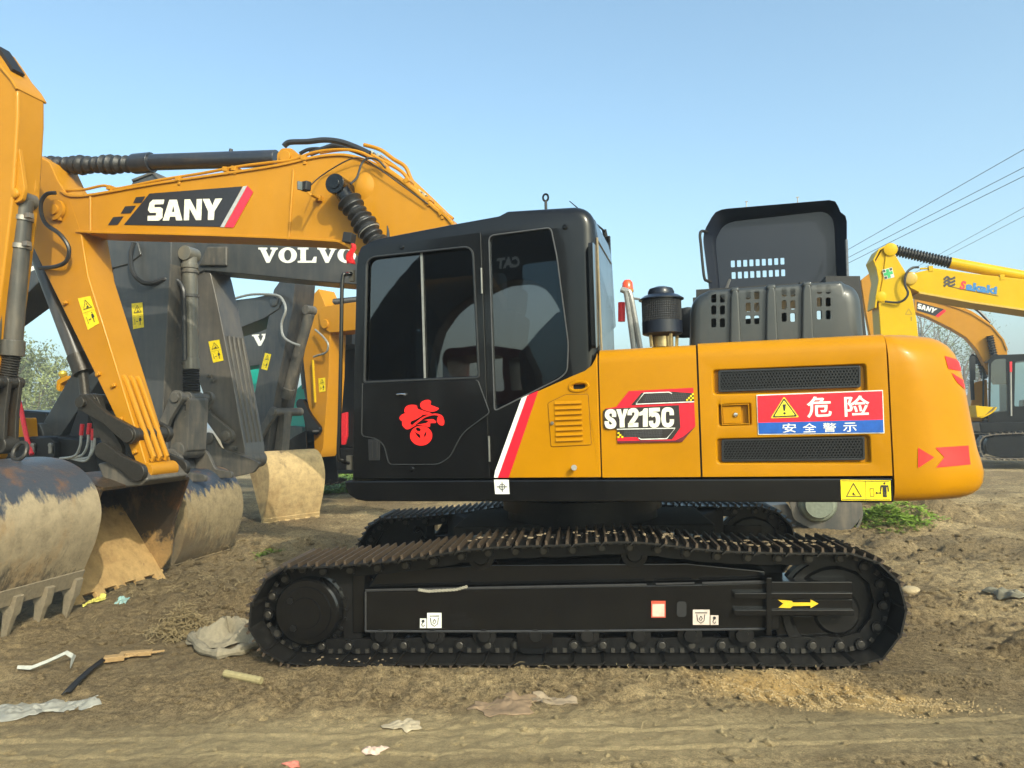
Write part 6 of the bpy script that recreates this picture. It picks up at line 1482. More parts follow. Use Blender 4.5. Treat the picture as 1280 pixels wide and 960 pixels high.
# -- orange yellow machine further off, with cab and tracks in view
FR = frame_at(1262, 20.5, 24.0)
ER = empty('excavator', FR, 'orange yellow excavator standing far off at the right edge with black cab and bent boom', 'excavator')
mb = MB(); mb.prism(FR.P([(1143,372),(1150,371),(1195,384),(1215,392),(1240,408),(1254,425),(1259,438),(1262,480),(1245,480),(1232,458),(1222,438),(1208,422),(1190,411),(1160,396),(1143,390)], -.25), -.25, .25); bm_ = build('boom', mb, YELB, ER, FR, .015)
mb = MB(); mb.strip(FR.P([(1150,371),(1195,384),(1215,392),(1240,408),(1254,425),(1259,438)], -.25), .04, -.28, .28); mb.tube(spline(FR.P3([(1150,368,-.2),(1190,383,-.2),(1212,389,-.2),(1236,405,-.2)]), 4), .03, 6); build('boom_flange', mb, YELB, bm_, FR)
q = [(1140,377.5),(1181,388),(1171,395.5),(1146,387)]
q = [(1146,377),(1180,386.5),(1169,395),(1146,388)]
bp = poly_decal('brand_panel', [q], FR, -.253, DRK, bm_); poly_decal('red_stripe', [[(1180,386.5),(1183,388.5),(1173,397),(1169,395)]], FR, -.253, RED, bm_)
sany([(1147,379),(1172,386),(1168,391.5),(1147,385.5)], FR, -.257, WHT, bp)
mb = MB(); mb.cyl(tuple(Vector(FR.P3([(1145,364,0)])[0])), tuple(Vector(FR.P3([(1207,385,0)])[0])), .08, 12); build('arm_cylinder', mb, RUB, ER, FR)
mb = MB(); mb.tube(spline(FR.P3([(1190,380,-.1),(1203,378,-.1),(1222,388,-.1),(1238,404,-.1)]), 5), .04, 8); build_each('boom_hose', mb, HOS, ER, FR)
mb = MB(); mb.prism(FR.P([(1076,350),(1086,342),(1094,340),(1100,356),(1106,400),(1112,440),(1116,520),(1100,520),(1092,440),(1082,390)], -.2), -.2, .25); mb.prism(FR.P([(1070,354),(1076,350),(1082,390),(1090,420),(1088,430),(1078,380)], -.15), -.15, .2); build('arm', mb, YELB, ER, FR, .012)
mb = MB(); mb.tube([tuple(Vector(FR.P3([(1237+k_*.22, 420+k_*1.0, -.35)])[0])) for k_ in range(30)], [.075+.03*(k_ % 3 == 0) for k_ in range(30)], 12); mb.tube([tuple(Vector(FR.P3([(1222+k_*.3, 436+k_*1.3, .35)])[0])) for k_ in range(30)], [.075+.03*(k_ % 3 == 0) for k_ in range(30)], 12); build('rod_boot', mb, RUB, ER, FR)
# cab
o_ = FR.P([(1236,528),(1236,452),(1242,445),(1300,443),(1330,452),(1330,528)], -.9)
win = [rnd(FR.P([(1238,516),(1239,454),(1244,449),(1258,448),(1259,514)], -.9), .04), rnd(FR.P([(1268,508),(1269,452),(1300,449),(1320,455),(1320,508)], -.9), .04)]
mb = MB(); mb.prism(o_, -.9, -.82, [w_[::-1] for w_ in win]); mb.prism(o_, .1, .18, [w_[::-1] for w_ in win]); mb.strip(o_[1:5], .06, -.84, .12); mb.box(o_[0][0], o_[4][0], -.82, .1, o_[0][1], o_[0][1]+.1); cb_ = build('cab_shell', mb, BLK, ER, FR, .02)
mb = MB(); 
for w_ in win: mb.prism(w_, -.86, -.85)
build('window_pane', mb, glass_mat('sea_glass', (.62,.74,.72), ior=2.0), cb_, FR)
mb = MB(); mb.prism(rnd(FR.P([(1274,530),(1276,500),(1300,498),(1310,530)], -.4), .03), -.6, -.2); build('driver_seat', mb, RUB, cb_, FR)
mb = MB(); mb.tube(FR.P3([(1263,452,-.93),(1264,520,-.93)]), .025, 8); build('grab_rail', mb, PIPE, cb_, FR)
mb = MB(); mb.prism(FR.P([(1262,452),(1265,452),(1265,465),(1262,465)], -.95), -.97, -.94); build('red_tab', mb, REDP, cb_, FR)
mb = MB(); mb.prism(FR.P([(1224,528),(1400,526),(1400,540),(1226,541)], -.95), -.95, 1.2); build('deck', mb, BLKD, ER, FR, .03)
mb = MB(); mb.prism(rnd(FR.P([(1210,527),(1218,478),(1234,474),(1236,527)], .2), .05), .2, 1.2); build('tool_box', mb, YEL, ER, FR, .03)
mb = MB(); mb.tube(spline(FR.P3([(1216,500,0),(1214,450,0),(1218,446,0),(1222,455,0)]), 4), .05, 8); mb.prism(rnd(FR.P([(1212,446),(1219,445),(1219,475),(1213,476)], -.3), .03), -.35, -.28); build('mirror', mb, RUB, ER, FR, .01)
# tracks: a loop of shoes
def small_track(parent, fr, px, yl0, yl1, n, mat):
    lp_ = spline([fr.h(u, v, yl0) for u, v in px], 12, True); PL = [Vector(p) for p in lp_]; c_ = [0]
    for a, b_ in zip(PL, PL[1:]+[PL[0]]): c_.append(c_[-1]+(b_-a).length)
    pt = c_[-1]/n
    mb = MB(); mb.prism([(-pt*.47,-.03),(pt*.47,-.03),(pt*.47,0),(pt*.1,.0),(pt*.06,.035),(-pt*.06,.035),(-pt*.1,0),(-pt*.47,0)], yl0, yl1); me_ = mesh_from(mb, 'track_shoe'); me_.materials.append(mat)
    for k_ in range(n):
        s_ = k_*pt; j = min(int(np.searchsorted(c_, s_, 'right'))-1, len(PL)-1); f = (s_-c_[j])/(c_[j+1]-c_[j]); p = PL[j].lerp(PL[(j+1) % len(PL)], f); d_ = (PL[(j+1) % len(PL)]-PL[j]).normalized()
        o = bpy.data.objects.new('track_shoe', me_); M_ = Matrix.Translation((p.x, 0, p.y)) @ Matrix.Rotation(-math.atan2(d_.y, d_.x), 4, 'Y') @ Matrix.Translation((0, yl0+yl1, 0)) @ Matrix.Rotation(math.pi, 4, 'X')
        link_obj(o, parent, fr.M @ M_)
    mb = MB(); mb.prism([tuple(p+(Vector((sum(q.x for q in PL)/len(PL), sum(q.y for q in PL)/len(PL)))-p)*.16) for p in PL], yl0+.08, yl1-.08); build('track_frame', mb, BLKD, parent, fr)
TS = paint('dusty_track_shoe', (.06,.052,.045), .6, .0, .6)
small_track(ER, FR, [(1238,573),(1290,574),(1330,572),(1345,560),(1338,545),(1290,541),(1240,543),(1226,550),(1226,565)], -1.35, -.75, 34, TS)
small_track(ER, FR, [(1200,566),(1260,567),(1300,565),(1312,555),(1300,542),(1250,540),(1208,541),(1198,548),(1196,558)], .75, 1.35, 34, TS)
# loose yellow bucket in front of it
FQ = frame_at(1228, 19.0, 14.0)
mb = MB(); pr = FQ.P([(1219,507),(1221,521),(1230,519),(1238,514),(1242,509)], 0); mb.strip(spline(pr, 4), .04, -.2, .8); mb.prism(FQ.P([(1219,507),(1221,522),(1230,520),(1242,509)], -.2), -.22, -.18)
yb_ = build('digging_bucket', mb, YELP, ER, FQ, .01)

# ================================================================== power lines
WIR = plain('power_wire', (.10,.13,.16), .5)
for k_, (p, q) in enumerate((((1060,312),(1290,181)), ((1060,322),(1290,204)), ((1060,329),(1290,215)), ((1165,323),(1290,254)), ((1172,326),(1290,265)))):
    Ya, Yb_ = 46, 34
    a = at(*p, Ya); b_ = at(*q, Yb_); d_ = b_-a; a2 = a - d_*1.5; b2_ = b_ + d_*2.0; pts = []
    for j in range(25):
        t_ = j/24; pos = a2.lerp(b2_, t_); pos.z -= .0; pts.append(tuple(pos))
    mb = MB(); mb.tube(pts, .018 if k_ < 3 else .013, 5)
    w_ = build('power_line', mb, WIR, None, None, label=['uppermost of the power lines crossing the sky at right', 'second power line from the top in the sky at right', 'third power line from the top, close below the second', 'thin power line, fourth from the top at right', 'thin lowest power line just above the yellow boom at right'][k_], cat='power line', group='power lines in the sky')

# ================================================================== trees and plants
def leaf_mat(name, col, tr=.3):
    m, t, b = nmat(name); v = _coord(t); n = _noise(t, 1.2, 4, .6, v)
    r = _ramp(t, n.outputs[0], [(.3, tuple(c*.6 for c in col)), (.7, tuple(c*1.4 for c in col))]); t.links.new(r.outputs[0], b.inputs['Base Color'])
    b.inputs['Roughness'].default_value = .6; b.inputs['Specular IOR Level'].default_value = .25
    return m
LFA = leaf_mat('pale_tree_leaves', (.17,.195,.075)); LFB = leaf_mat('olive_tree_leaves', (.12,.14,.06)); LFW = leaf_mat('weed_leaves', (.17,.26,.03)); BRK = plain('tree_bark', (.16,.13,.10), .9, bump=.5)
STRAW = plain('dry_straw', (.30,.225,.11), .8)
def tree(x, y, h, w, n, leafm, label, seed, density=1.0, leaf=.13):
    rg = random.Random(seed); fr = Frame(x, y, 0); T_ = empty('tree', fr, label, 'tree', 'trees behind the machines')
    tips = []; mb = MB(); segs = []
    def grow(p, d, L_, r, lvl):
        pts = [p]; q = p
        for k_ in range(3):
            d = (d + Vector((rg.uniform(-.18,.18), rg.uniform(-.18,.18), rg.uniform(-.02,.16)))).normalized(); q = q + d*L_/3; pts.append(q)
        mb.tube([tuple(a) for a in pts], [r, r*.85, r*.7, r*.5], 6 if lvl < 2 else 4)
        if lvl >= 3: tips.append((q, r)); tips.append(((pts[1]+q)/2, r)); return
        for k_ in range(3 if lvl else 6):
            a = rg.uniform(0, 6.28); sp = rg.uniform(.35, .75) if lvl else rg.uniform(.25, .7)
            nd = (d + Vector((math.cos(a)*sp, math.sin(a)*sp, rg.uniform(-.05,.25)))).normalized()
            base = pts[rg.choice((1, 2, 3))] if lvl else pts[1].lerp(pts[3], rg.random())
            grow(base, nd, L_*rg.uniform(.45,.7), r*.5, lvl+1)
    grow(Vector((0,0,-.1)), Vector((0,0,1)), h*.62, h*.018, 0)
    build('trunk', mb, BRK, T_, fr)
    lb = MB(); per = max(3, int(n/len(tips)))
    for q, r in tips:
        cl = rg.uniform(.5, 1.3)
        for k_ in range(int(per*density)):
            p = q + Vector((rg.gauss(0,1)*w*cl, rg.gauss(0,1)*w*cl, rg.gauss(0,1)*w*cl*.9)); s_ = leaf*rg.uniform(.6,1.3)
            a = Vector((rg.gauss(0,1),rg.gauss(0,1),rg.gauss(0,1))).normalized(); c_ = a.orthogonal().normalized()
            lb.add([tuple(p-a*s_), tuple(p+c_*s_*.45), tuple(p+a*s_), tuple(p-c_*s_*.45)], [(0,1,2,3)])
    me_ = bpy.data.meshes.new('crown'); me_.from_pydata(lb.v, [], lb.f); me_.materials.append(leafm); o = bpy.data.objects.new('crown', me_); link_obj(o, T_, fr.M)
    return T_
tl = [(22,44,7.6,'tallest pale green tree behind the leftmost arm, nearest the picture edge'), (38,46,6.2,'pale bushy tree second from the left, beyond the yellow panel'), (52,42,5.4,'short pale green tree above the red handrail'), (64,47,6.6,'slim pale tree in the middle of the gap between the yellow arms'), (78,45,5.0,'low olive tree beside the round beacon'), (4,45,6.5,'pale tree half hidden behind the upright dark cylinder'), (90,50,5.2,'small tree showing at the foot of the dark boom')]
for k_, (u, D, h_, lb_) in enumerate(tl):
    p = at(u, 535, D); tree(p.x, p.y, h_*.88, .26, 2000, LFA if k_ % 3 else LFB, lb_, 30+k_, leaf=.10)
for k_, (u, D, h_, lb_, dn) in enumerate([(1160,60,10.5,'sparse tree with thin leaves behind the bright yellow boom at right',.28), (1176,66,9.0,'bare twiggy tree below the orange boom at right',.2), (1200,64,8.5,'thin tree between the orange boom and its cab',.25), (1222,70,7.0,'small far tree just above the rear corner of the near machine',.6), (800,60,5.0,'low far tree seen between the grey rails and the air filter',.7), (455,60,5,'low tree hidden behind the black cab front',.8)]):
    p = at(u, 515, D); tree(p.x, p.y, h_, .55, 2600, LFB, lb_, 60+k_, dn, leaf=.13)
# weeds
def weeds(name, spots, n, label, mat, hmax=.22, kind='stuff', leaf=.05, seed=3):
    rg = random.Random(seed); mb = MB()
    for (cx, cy, rx, ry, cnt) in spots:
        for k_ in range(cnt):
            a = rg.uniform(0, 6.28); rr = math.sqrt(rg.random()); x = cx+rx*rr*math.cos(a); y = cy+ry*rr*math.sin(a); z = gz(x, y)-.01; h_ = hmax*rg.uniform(.35,1)*(1.15-rr*.6)
            for j in range(7):
                aa = rg.uniform(0, 6.28); t_ = rg.uniform(.2, 1); px = Vector((x+math.cos(aa)*.06*t_, y+math.sin(aa)*.06*t_, z+h_*t_)); s_ = leaf*rg.uniform(.6,1.3)
                d_ = Vector((math.cos(aa), math.sin(aa), rg.uniform(-.1,.6))).normalized(); c_ = d_.cross(Vector((0,0,1))).normalized()
                mb.add([tuple(px), tuple(px+d_*s_*.5+c_*s_*.35), tuple(px+d_*s_), tuple(px+d_*s_*.5-c_*s_*.35)], [(0,1,2,3)])
            mb.add([(x-.003,y,z),(x+.003,y,z),(x,y,z+h_)], [(0,1,2)])
    me_ = bpy.data.meshes.new(name); me_.from_pydata(mb.v, [], mb.f); me_.materials.append(mat); o = bpy.data.objects.new(name, me_); COL.objects.link(o)
    return props(o, label, name.replace('_', ' '), None, kind)
def gp(u, v): p = on_ground(u, v); return (p.x, p.y)
sp_ = []
for u, v, rx, ry, c_ in ((1078,640,.4,.3,90),(1105,636,.6,.4,120),(1090,655,.6,.4,120),(1068,662,.4,.2,80),(1125,646,.5,.3,90),(1140,655,.25,.15,80),(1120,662,.35,.15,110),(1085,632,.6,.4,200),(1084,662,.5,.25,90),(1106,664,.45,.2,70),(1070,654,.4,.3,80),(1130,667,.4,.15,50),(1145,660,.4,.2,60)):
    x, y = gp(u, v); sp_.append((x, y, rx, ry, c_))
weeds('weeds', sp_, 0, 'low bright green weeds growing under the tail of the near machine', LFW, .11, leaf=.055)
sp_ = []
for u, v, rx, ry, c_ in ((405,592,1.6,1.4,900),(425,600,1.2,.9,600),(395,604,1.0,.8,400),(440,590,1.5,1,300),(412,608,1.0,.8,500),(385,612,.8,.6,250),(428,614,.8,.6,300)):
    x, y = gp(u, v); sp_.append((x, y, rx, ry, c_))
weeds('grass', sp_, 0, 'patch of short grass beyond the tan bucket, left of the cab', LFW, .14, leaf=.09, seed=4)
sp_ = [(*gp(335,702), .15, .06, 30), (*gp(325,712), .1, .05, 16), (*gp(90,640), 1.5, 1, 160), (*gp(120,650),.6,.4,60)]
weeds('green_sprigs', sp_, 0, 'few green sprigs in the mud at the left end of the track', LFW, .07, leaf=.035, seed=5)

# ================================================================== clods, straw, litter
def rock_mb(rg, r):
    bm_2 = bmesh.new(); bmesh.ops.create_icosphere(bm_2, subdivisions=1, radius=1); o = Vector((rg.uniform(-9,9), rg.uniform(-9,9), 0))
    sx_, sy_, sz_ = rg.uniform(.7,1.3), rg.uniform(.7,1.3), rg.uniform(.4,.8); vs = [(v.co.x*sx_*r*rg.uniform(.75,1.2), v.co.y*sy_*r*rg.uniform(.75,1.2), v.co.z*sz_*r*rg.uniform(.75,1.2)) for v in bm_2.verts]; fs = [[v.index for v in f.verts] for f in bm_2.faces]; bm_2.free(); return vs, fs
RK = [rock_mb(random.Random(100+k_), 1.0) for k_ in range(10)]
def clods(name, n, region, rmin, rmax, mat, label, seed, cat):
    rg = random.Random(seed); mb = MB(); pts = []
    while len(pts) < n:
        p = region(rg)
        if p is None: continue
        pts.append(p)
    arr = np.array(pts); zs = gh(arr[:,0], arr[:,1])
    for (x, y), z in zip(pts, zs):
        r = rmin*(rmax/rmin)**(rg.random()**2.2); vs, fs = RK[rg.randrange(10)]; a = rg.uniform(0, 6.28); ca, sa = math.cos(a), math.sin(a)
        mb.add([(x+(vx*ca-vy*sa)*r, y+(vx*sa+vy*ca)*r, z+vz*r+r*.15) for vx, vy, vz in vs], fs)
    me_ = bpy.data.meshes.new(name); me_.from_pydata(mb.v, [], mb.f); me_.materials.append(mat); o = bpy.data.objects.new(name, me_); COL.objects.link(o)
    return props(o, label, cat, None, 'stuff')
def under(x, y): return abs(x-.5) < 2.25 and 4.72 < y+.095*(x-.5) < 8.1
def reg_all(rg):
    y = 3.4+ (rg.random()**1.6)*11; x = rg.uniform(-.75, .78)*y
    if under(x, y): return None
    if y < 4.4 and rg.random() < .8: return None
    return (x, y)
def reg_heap(rg):
    cx, cy, rx, ry = rg.choice(((-3.15,7.1,.9,.5),(-2.35,6.5,.6,.4),(-2.5,8.3,1,.6),(-3.4,9.6,1.3,.8),(-1.75,5.9,.5,.35),(-2.9,6.1,.8,.4),(4.6,8.4,1.2,.8),(6.2,11.2,1.2,.7),(5.3,10.4,.8,.5),(3.7,6.6,.8,.6),(-4.2,8.4,.9,.6)))
    return (rg.gauss(cx, rx*.6), rg.gauss(cy, ry*.6))
def reg_edge(rg): x = rg.uniform(-1.8, 2.8); return (x, 4.66-.095*(x-.5)+rg.gauss(0,.05))
MUDM = plain('mud_clod', (.22,.165,.10), .95, bump=.6); MUDL = plain('dry_clod', (.38,.30,.18), .95, bump=.6)
clods('mud_clods', 15000, reg_all, .003, .026, GROUNDM, 'crumbs and clods of brown mud over the yard', 1, 'mud')
clods('heap_clods', 4200, reg_heap, .005, .045, GROUNDM, 'lumps of churned mud heaped beside the buckets', 2, 'mud')
clods('dry_crumbs', 1800, reg_edge, .003, .015, GROUNDM, 'dry crumbs of soil along the foot of the near track', 3, 'soil')
def reg_grit(rg):
    a = rg.uniform(0, 6.28); rr = math.sqrt(rg.random()); rr *= .6+.6*rg.random(); u, v = rr*.8*math.cos(a), rr*.17*math.sin(a)+.05*math.sin(u if False else 9*math.cos(a)); return (1.78+u*math.cos(-.33)-v*math.sin(-.33), 4.36+u*math.sin(-.33)+v*math.cos(-.33))
clods('orange_grit', 4500, reg_grit, .0025, .009, plain('orange_grit', (.36,.255,.12), .9), 'spilt orange brown grit in front of the right end of the track', 4, 'grit')
def straw(name, spots, label, mat, seed, L0=.03, L1=.10, r=.0016):
    rg = random.Random(seed); mb = MB()
    for cx, cy, rx, ry, cnt, hh in spots:
        for k_ in range(cnt):
            x = rg.gauss(cx, rx*.5); y = rg.gauss(cy, ry*.5); z = gz(x, y)+rg.uniform(.0, .02)+hh*math.exp(-((x-cx)/rx)**2*2-((y-cy)/ry)**2*2)*rg.random()
            a = rg.uniform(0, 6.28); L_ = rg.uniform(L0, L1); dz = rg.uniform(-.25, .35); d_ = Vector((math.cos(a), math.sin(a), dz))*L_/2; s_ = Vector((-math.sin(a), math.cos(a), .3))*r; p = Vector((x, y, z+.01)); b2_ = Vector((rg.uniform(-.01,.01), rg.uniform(-.01,.01), .008))
            mb.add([tuple(p-d_-s_), tuple(p-d_+s_), tuple(p+b2_+s_), tuple(p+b2_-s_), tuple(p+d_+s_), tuple(p+d_-s_)], [(0,1,2,3),(3,2,4,5)])
    me_ = bpy.data.meshes.new(name); me_.from_pydata(mb.v, [], mb.f); me_.materials.append(mat); o = bpy.data.objects.new(name, me_); COL.objects.link(o)
    return props(o, label, 'straw', None, 'stuff')
straw('loose_straw', [(-3.1,7.0,1.2,.8,700,.05),(-2.3,6.4,.8,.5,350,.03),(-3.6,9.4,1.6,1.2,900,.05),(-2,8.5,1.2,1,500,.03),(.0,4.5,1.4,.25,160,.0),(3.8,7.5,1.5,1.3,260,.0)], 'loose dry straw trodden into the churned mud', STRAW, 11)
x_, y_ = gp(228, 800); straw('straw_tuft', [(x_, y_, .22, .16, 1600, .24)], 'round tuft of dry straw left of the track end', STRAW, 12, .04, .13, .0022)
LIT = plain('white_plastic', (.38,.38,.33), .5); FILM = plain('grey_plastic_film', (.27,.26,.22), .35)
def lit_obj(name, mb, mat, label, cat, bevel=0, group=None): return build(name, mb, mat, None, None, bevel, label, cat, group)
def gpt(u, v, dz=.02): x, y = gp(u, v); return (x, y, gz(x, y)+dz)
mb = MB(); pts = [gpt(22,848), gpt(40,846,.03), gpt(62,842,.04), gpt(84,836,.05), gpt(92,837,.04), gpt(88,843,.02)]
rows = []
for k_, p in enumerate(pts):
    p = Vector(p); w_ = (.008,.022,.024,.022,.03,.006)[k_]; rows.append([tuple(p+Vector((0,-w_,0))), tuple(p+Vector((0,0,.02))), tuple(p+Vector((0,w_,0))), tuple(p+Vector((0,0,-.006)))])
mb.loft(rows, closed=True, caps=True); lit_obj('plastic_strip', mb, LIT, 'bent white plastic strip lying in the mud at lower left', 'plastic strip')
mb = MB(); rows = []
for k_, p in enumerate([gpt(82,878), gpt(95,865,.03), gpt(110,848,.02), gpt(128,835,.03)]):
    p = Vector(p); rows.append([tuple(p+Vector((-.01,-.02,0))), tuple(p+Vector((0,0,.012))), tuple(p+Vector((.02,.02,0)))])
mb.loft(rows); o = lit_obj('rubber_strip', mb, RUB, 'black rubber strip lying beside the wood splinters', 'rubber strip'); s_ = o.modifiers.new('thick', 'SOLIDIFY'); s_.thickness = .008
WD = plain('splintered_wood', (.33,.21,.09), .8, bump=.5)
for k_, (a, b_, w_, lb_) in enumerate((((130,834),(156,831),.035,'left piece of orange splintered wood behind the black strip'), ((150,829),(190,826),.03,'right and longer piece of orange splintered wood'))):
    p = Vector(gpt(*a, .03)); q = Vector(gpt(*b_, .035)); mb = MB(); c_ = (p+q)/2; d_ = q-p; mb.obox(tuple(c_), (d_.length, w_*1.6, w_), Matrix.Rotation(math.atan2(d_.y, d_.x), 3, 'Z') @ Matrix.Rotation(.1, 3, 'X'))
    for k2 in range(3): mb.obox(tuple(q+Vector((.02*k2,.012*(k2-1),0))), (.08,.012,.014), Matrix.Rotation(math.atan2(d_.y, d_.x)+.1*(k2-1), 3, 'Z'))
    lit_obj('wood_splinter', mb, WD, lb_, 'wood', .004)
def crumple(name, u, v, su, sv, h_, mat, label, cat, seed, n=22, thick=.002, fr_=1.0):
    """thin creased sheet lying on the ground with an irregular torn outline"""
    rg = random.Random(seed); cx, cy = gp(u, v); k0 = cy/FPX*.96; rx = su*k0; ry = sv*cy*cy/(CAMZ*FPX)
    ph = [rg.uniform(0, 6.28) for _ in range(6)]; fq = [rg.uniform(2, 6) for _ in range(6)]; mb = MB(); rows = []
    for j in range(n+1):
        row = []; rr_ = j/n
        for i_ in range(40):
            a = 2*math.pi*i_/40; ro_ = rr_*(1+.22*math.sin(2*a+ph[0])+.16*math.sin(3*a+ph[1])+.10*math.sin(7*a+ph[2])+.05*math.sin(13*a+ph[3]))
            p_ = ro_*math.cos(a); q_ = ro_*math.sin(a); x = cx+rx*p_; y = cy+ry*q_
            cr = abs(math.sin(p_*fq[0]*fr_+q_*fq[1]*.6+ph[3]))*.5+abs(math.sin(q_*fq[2]*fr_-p_*fq[3]+ph[4]))*.35+abs(math.sin((p_+q_)*fq[4]*2+ph[5]))*.2
            row.append((x, y, gz(x, y)+.005+h_*.6*cr*(1-rr_**3*.8)))
        rows.append(row)
    mb.loft(rows, closed=True); o = lit_obj(name, mb, mat, label, cat); s_ = o.modifiers.new('thick', 'SOLIDIFY'); s_.thickness = thick; return o
crumple('plastic_bag', 32, 893, 44, 9, .05, FILM, 'torn grey white plastic bag flat in the mud at lower left', 'plastic bag', 2)
crumple('plastic_scrap', 100, 888, 22, 6, .04, FILM, 'smaller scrap of pale plastic right of the torn bag', 'plastic scrap', 3)
crumple('paper_scrap', 468, 941, 14, 5, .03, plain('pink_paper', (.58,.42,.33), .8), 'small pinkish crumpled paper at the bottom edge', 'paper', 4)
crumple('red_scrap', 365, 958, 12, 4, .02, plain('faded_red_plastic', (.6,.2,.14), .6), 'small faded red scrap cut by the bottom edge', 'plastic scrap', 5)
crumple('cardboard_sheet', 632, 884, 50, 11, .012, plain('brown_cardboard', (.25,.17,.10), .85), 'flat brown cardboard sheet, left of two in front of the track', 'cardboard', 6, thick=.004)
crumple('cardboard_sheet', 692, 876, 24, 8, .012, plain('grey_cardboard', (.30,.23,.15), .85), 'smaller greyer cardboard sheet, right of two in front of the track', 'cardboard', 7, thick=.004)
crumple('yellow_bottle', 117, 765, 9, 5, .10, plain('faded_yellow_plastic', (.62,.55,.12), .5), 'small crushed yellow bottle in the mud below the muddy bucket', 'bottle', 8)
crumple('blue_scrap', 153, 767, 8, 2.5, .03, plain('pale_blue_plastic', (.25,.40,.38), .5), 'small pale blue scrap right of the crushed yellow bottle', 'plastic scrap', 9)
crumple('plastic_bag', 1268, 748, 28, 8, .12, plain('camouflage_film', (.20,.18,.12), .7), 'dark crumpled plastic sheet at the right edge of the picture', 'plastic bag', 10)
crumple('white_wrapper', 508, 851, 3, 6, .06, LIT, 'tiny white wrapper at the foot of the track near the arrow end', 'wrapper', 12) if False else None
crumple('root_tangle', 505, 912, 20, 8, .035, plain('pale_roots', (.40,.33,.22), .8), 'pale tangle of dried roots in the lane near the bottom', 'roots', 13)
MC = plain('grey_mud_crust', (.24,.205,.14), .9, bump=.8)
rg_ = random.Random(8); mb = MB(); pa = spline([gpt(246,792,.03), gpt(241,803,.03), gpt(244,815,.035), gpt(258,825,.04), gpt(280,829,.04), gpt(303,826,.04), gpt(318,819,.04), gpt(328,808,.05)], 6)
mb.tube(pa, [(.030+.010*math.sin(k_*.9)+.008*rg_.random())*min(1, .4+k_*.15) for k_ in range(len(pa))], 9)
c_ = Vector(gpt(284,806)); rows = []
for j_ in range(12):
    row = []
    for i_ in range(36):
        a = 2*math.pi*i_/36; rr_ = j_/11; x_ = c_.x+.30*rr_*math.cos(a); y_ = c_.y+.22*rr_*math.sin(a)
        row.append((x_, y_, gz(x_, y_)+.015+.13*(1-rr_**2)*(.35+abs(math.sin(a*1.5+rr_*3)))*(.6+.4*math.sin(a*3+rr_*6))+.012*rg_.random()))
    rows.append(row)
mb.loft(rows, closed=True)
lit_obj('mud_slab', mb, MC, 'broken slab of dried grey mud with a rolled rim at the left end of the track', 'mud slab')
mb = MB(); a = Vector(gpt(281,858,.03)); b_ = Vector(gpt(327,862,.03)); mb.tube([tuple(a.lerp(b_, k_/16)) for k_ in range(17)], [.022+.003*(k_ % 2) for k_ in range(17)], 10); lit_obj('straw_roll', mb, plain('yellow_straw_roll', (.30,.25,.12), .8, bump=.4), 'short yellow ribbed pipe stub lying in front of the left track end', 'pipe')
for k_, (u, v, r, lb_) in enumerate(((1137,742,.10,'roundest brown rock right of the track end'),(210,560,.02,'x'),(1110,652,.16,'flat tan stone among the green weeds'))):
    if r < .03: continue
    x, y = gp(u, v); vs, fs = RK[k_]; mb = MB(); mb.add([(x+a*r, y+b_*r, gz(x,y)+c_*r*.7+.02) for a, b_, c_ in vs], fs); o = lit_obj('rock', mb, MUDL, lb_, 'rock'); sb = o.modifiers.new('s', 'SUBSURF'); sb.levels = 2; sb.render_levels = 2
# stick-like stalks standing on the ground
mb = MB(); 
for pts in ([(1160,874),(1200,896)], [(535,840),(528,856)], [(1000,866),(1025,880),(1050,878)]):
    pass

# ================================================================== machine parked behind the photographer (seen only as a reflection in the cab glass)
KB = 9.6; yV = CY0 + (CY0 + KB)
FZ = Frame(UF.o.x, UF.o.y, 14.0)
EZ = empty('excavator', FZ, 'dark excavator with a red cab, seen only mirrored in the black cab windows', 'excavator')
def VZ(pts): return [UF.h(420+x/2.4, 240+y/2.4, yV) for x, y in pts]
mb = MB(); mb.prism(spline(VZ([(60,470),(100,385),(160,290),(250,190),(330,110),(480,40),(650,30),(740,120),(770,300),(760,420)]), 3) + spline(VZ([(700,430),(672,360),(640,300),(600,268),(560,260),(515,268),(465,288),(415,312),(370,335),(335,365),(305,410),(285,470),(270,560)]), 4) + VZ([(60,600)]), -KB-.5, -KB); bz_ = build('boom', mb, plain('charcoal_paint', (.022,.022,.024), .5), EZ, FZ, .03)
vs, fs = text_polys('CAT', .05, 0); Q = VZ([(552,192),(482,196),(482,228),(552,226)]); mb = MB(); mb.add([(bil(Q, a, b_).x, -KB+.004, bil(Q, a, b_).y) for a, b_ in vs], fs); build('lettering', mb, WHT, bz_, FZ, sharp=0)
mb = MB(); mb.prism(VZ([(540,480),(655,355),(760,320),(780,640),(560,700)]), -KB-.9, -KB-.1); build('arm', mb, plain('maroon_paint', (.05,.02,.018), .5), EZ, FZ, .03)
mb = MB(); o_ = rnd(VZ([(285,700),(282,480),(300,455),(420,448),(548,462),(590,620),(600,700)]), .1); mb.prism(o_, -KB-2.0, -KB-.6, [rnd(VZ([(500,600),(490,490),(540,480),(565,590)]), .05)[::-1], rnd(VZ([(300,600),(300,490),(410,470),(470,480),(475,600)]), .05)[::-1]]); build('cab_shell', mb, plain('dark_red_paint', (.16,.012,.010), .4), EZ, FZ, .03)
mb = MB(); mb.prism(VZ([(60,700),(90,430),(180,370),(215,560),(230,700)]), -KB-1.2, -KB-.4); build('tool_box', mb, plain('ochre_paint', (.25,.13,.02), .5), EZ, FZ, .04)
x0_, _ = VZ([(0,600)])[0]; x1_, zt_ = VZ([(820,640)])[0]
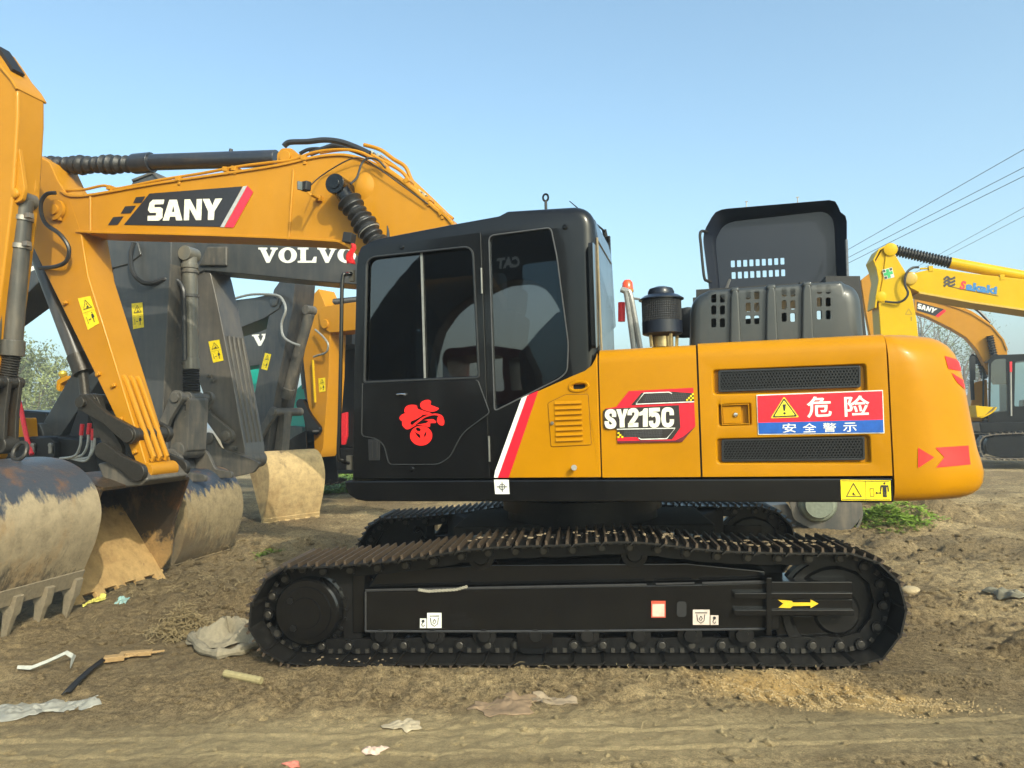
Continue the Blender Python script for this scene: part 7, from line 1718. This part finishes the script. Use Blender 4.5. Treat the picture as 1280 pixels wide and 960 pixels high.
mb = MB(); mb.prism(rnd([(x0_,.0),(x1_,.0),(x1_+.3,.45),(x1_,.95),(x0_,.95),(x0_-.3,.45)], .3), -KB-.8, -KB-.2); mb.prism(rnd([(x0_,.0),(x1_,.0),(x1_+.3,.45),(x1_,.95),(x0_,.95),(x0_-.3,.45)], .3), -KB-3.0, -KB-2.4); build_each('track', mb, RUB, EZ, FZ, .03)
mb = MB(); mb.box(x0_, x1_+.6, -KB-2.9, -KB-.3, 1.0, 1.9); build('upper_body', mb, plain('charcoal_body', (.03,.03,.032), .5), EZ, FZ, .08)

rg_ = random.Random(21); mb = MB()
for k_ in range(90):
    s_ = rg_.uniform(0, 1); u = 560+ (rg_.random()**.7)*490; x, z = CF.h(u, 0, -1.49)[0], None
    y_ = rg_.uniform(-1.49, -1.25); r = rg_.uniform(.006, .020)
    j = min(range(0, len(loop), 3), key=lambda i: abs(loop[i][0]-x) + (9 if loop[i][1] < .6 else 0)); z = loop[j][1]
    vs, fs = RK[rg_.randrange(10)]; mb.add([(x+a*r, y_+b_*r, z+c_*r*.6+.004) for a, b_, c_ in vs], fs)
for k_ in range(90):
    u = rg_.uniform(330, 1110); x, _ = CF.h(u, 800, -1.45); r = rg_.uniform(.004, .012); vs, fs = RK[rg_.randrange(10)]; y_ = rg_.uniform(-1.47, -1.34)
    mb.add([(x+a*r, y_+b_*r, .075+c_*r*.6) for a, b_, c_ in vs], fs)
build('caked_mud', mb, MUDM, EX, CF, kind='stuff', sharp=0)
# ------------------------------------------------------------------ haze
HAZE = True
if HAZE:
    m = bpy.data.materials.new('haze_air'); m.use_nodes = True; t = m.node_tree; t.nodes.clear(); o_ = t.nodes.new('ShaderNodeOutputMaterial'); pv = t.nodes.new('ShaderNodeVolumePrincipled')
    pv.inputs['Color'].default_value = (.80, .88, .95, 1); pv.inputs['Density'].default_value = .003; pv.inputs['Anisotropy'].default_value = .2; t.links.new(pv.outputs[0], o_.inputs['Volume'])
    mb = MB(); mb.box(-1600, 1700, -400, 1700, -1.5, 22); hz = build('haze', mb, m, None, None, 0, kind='stuff', sharp=0)
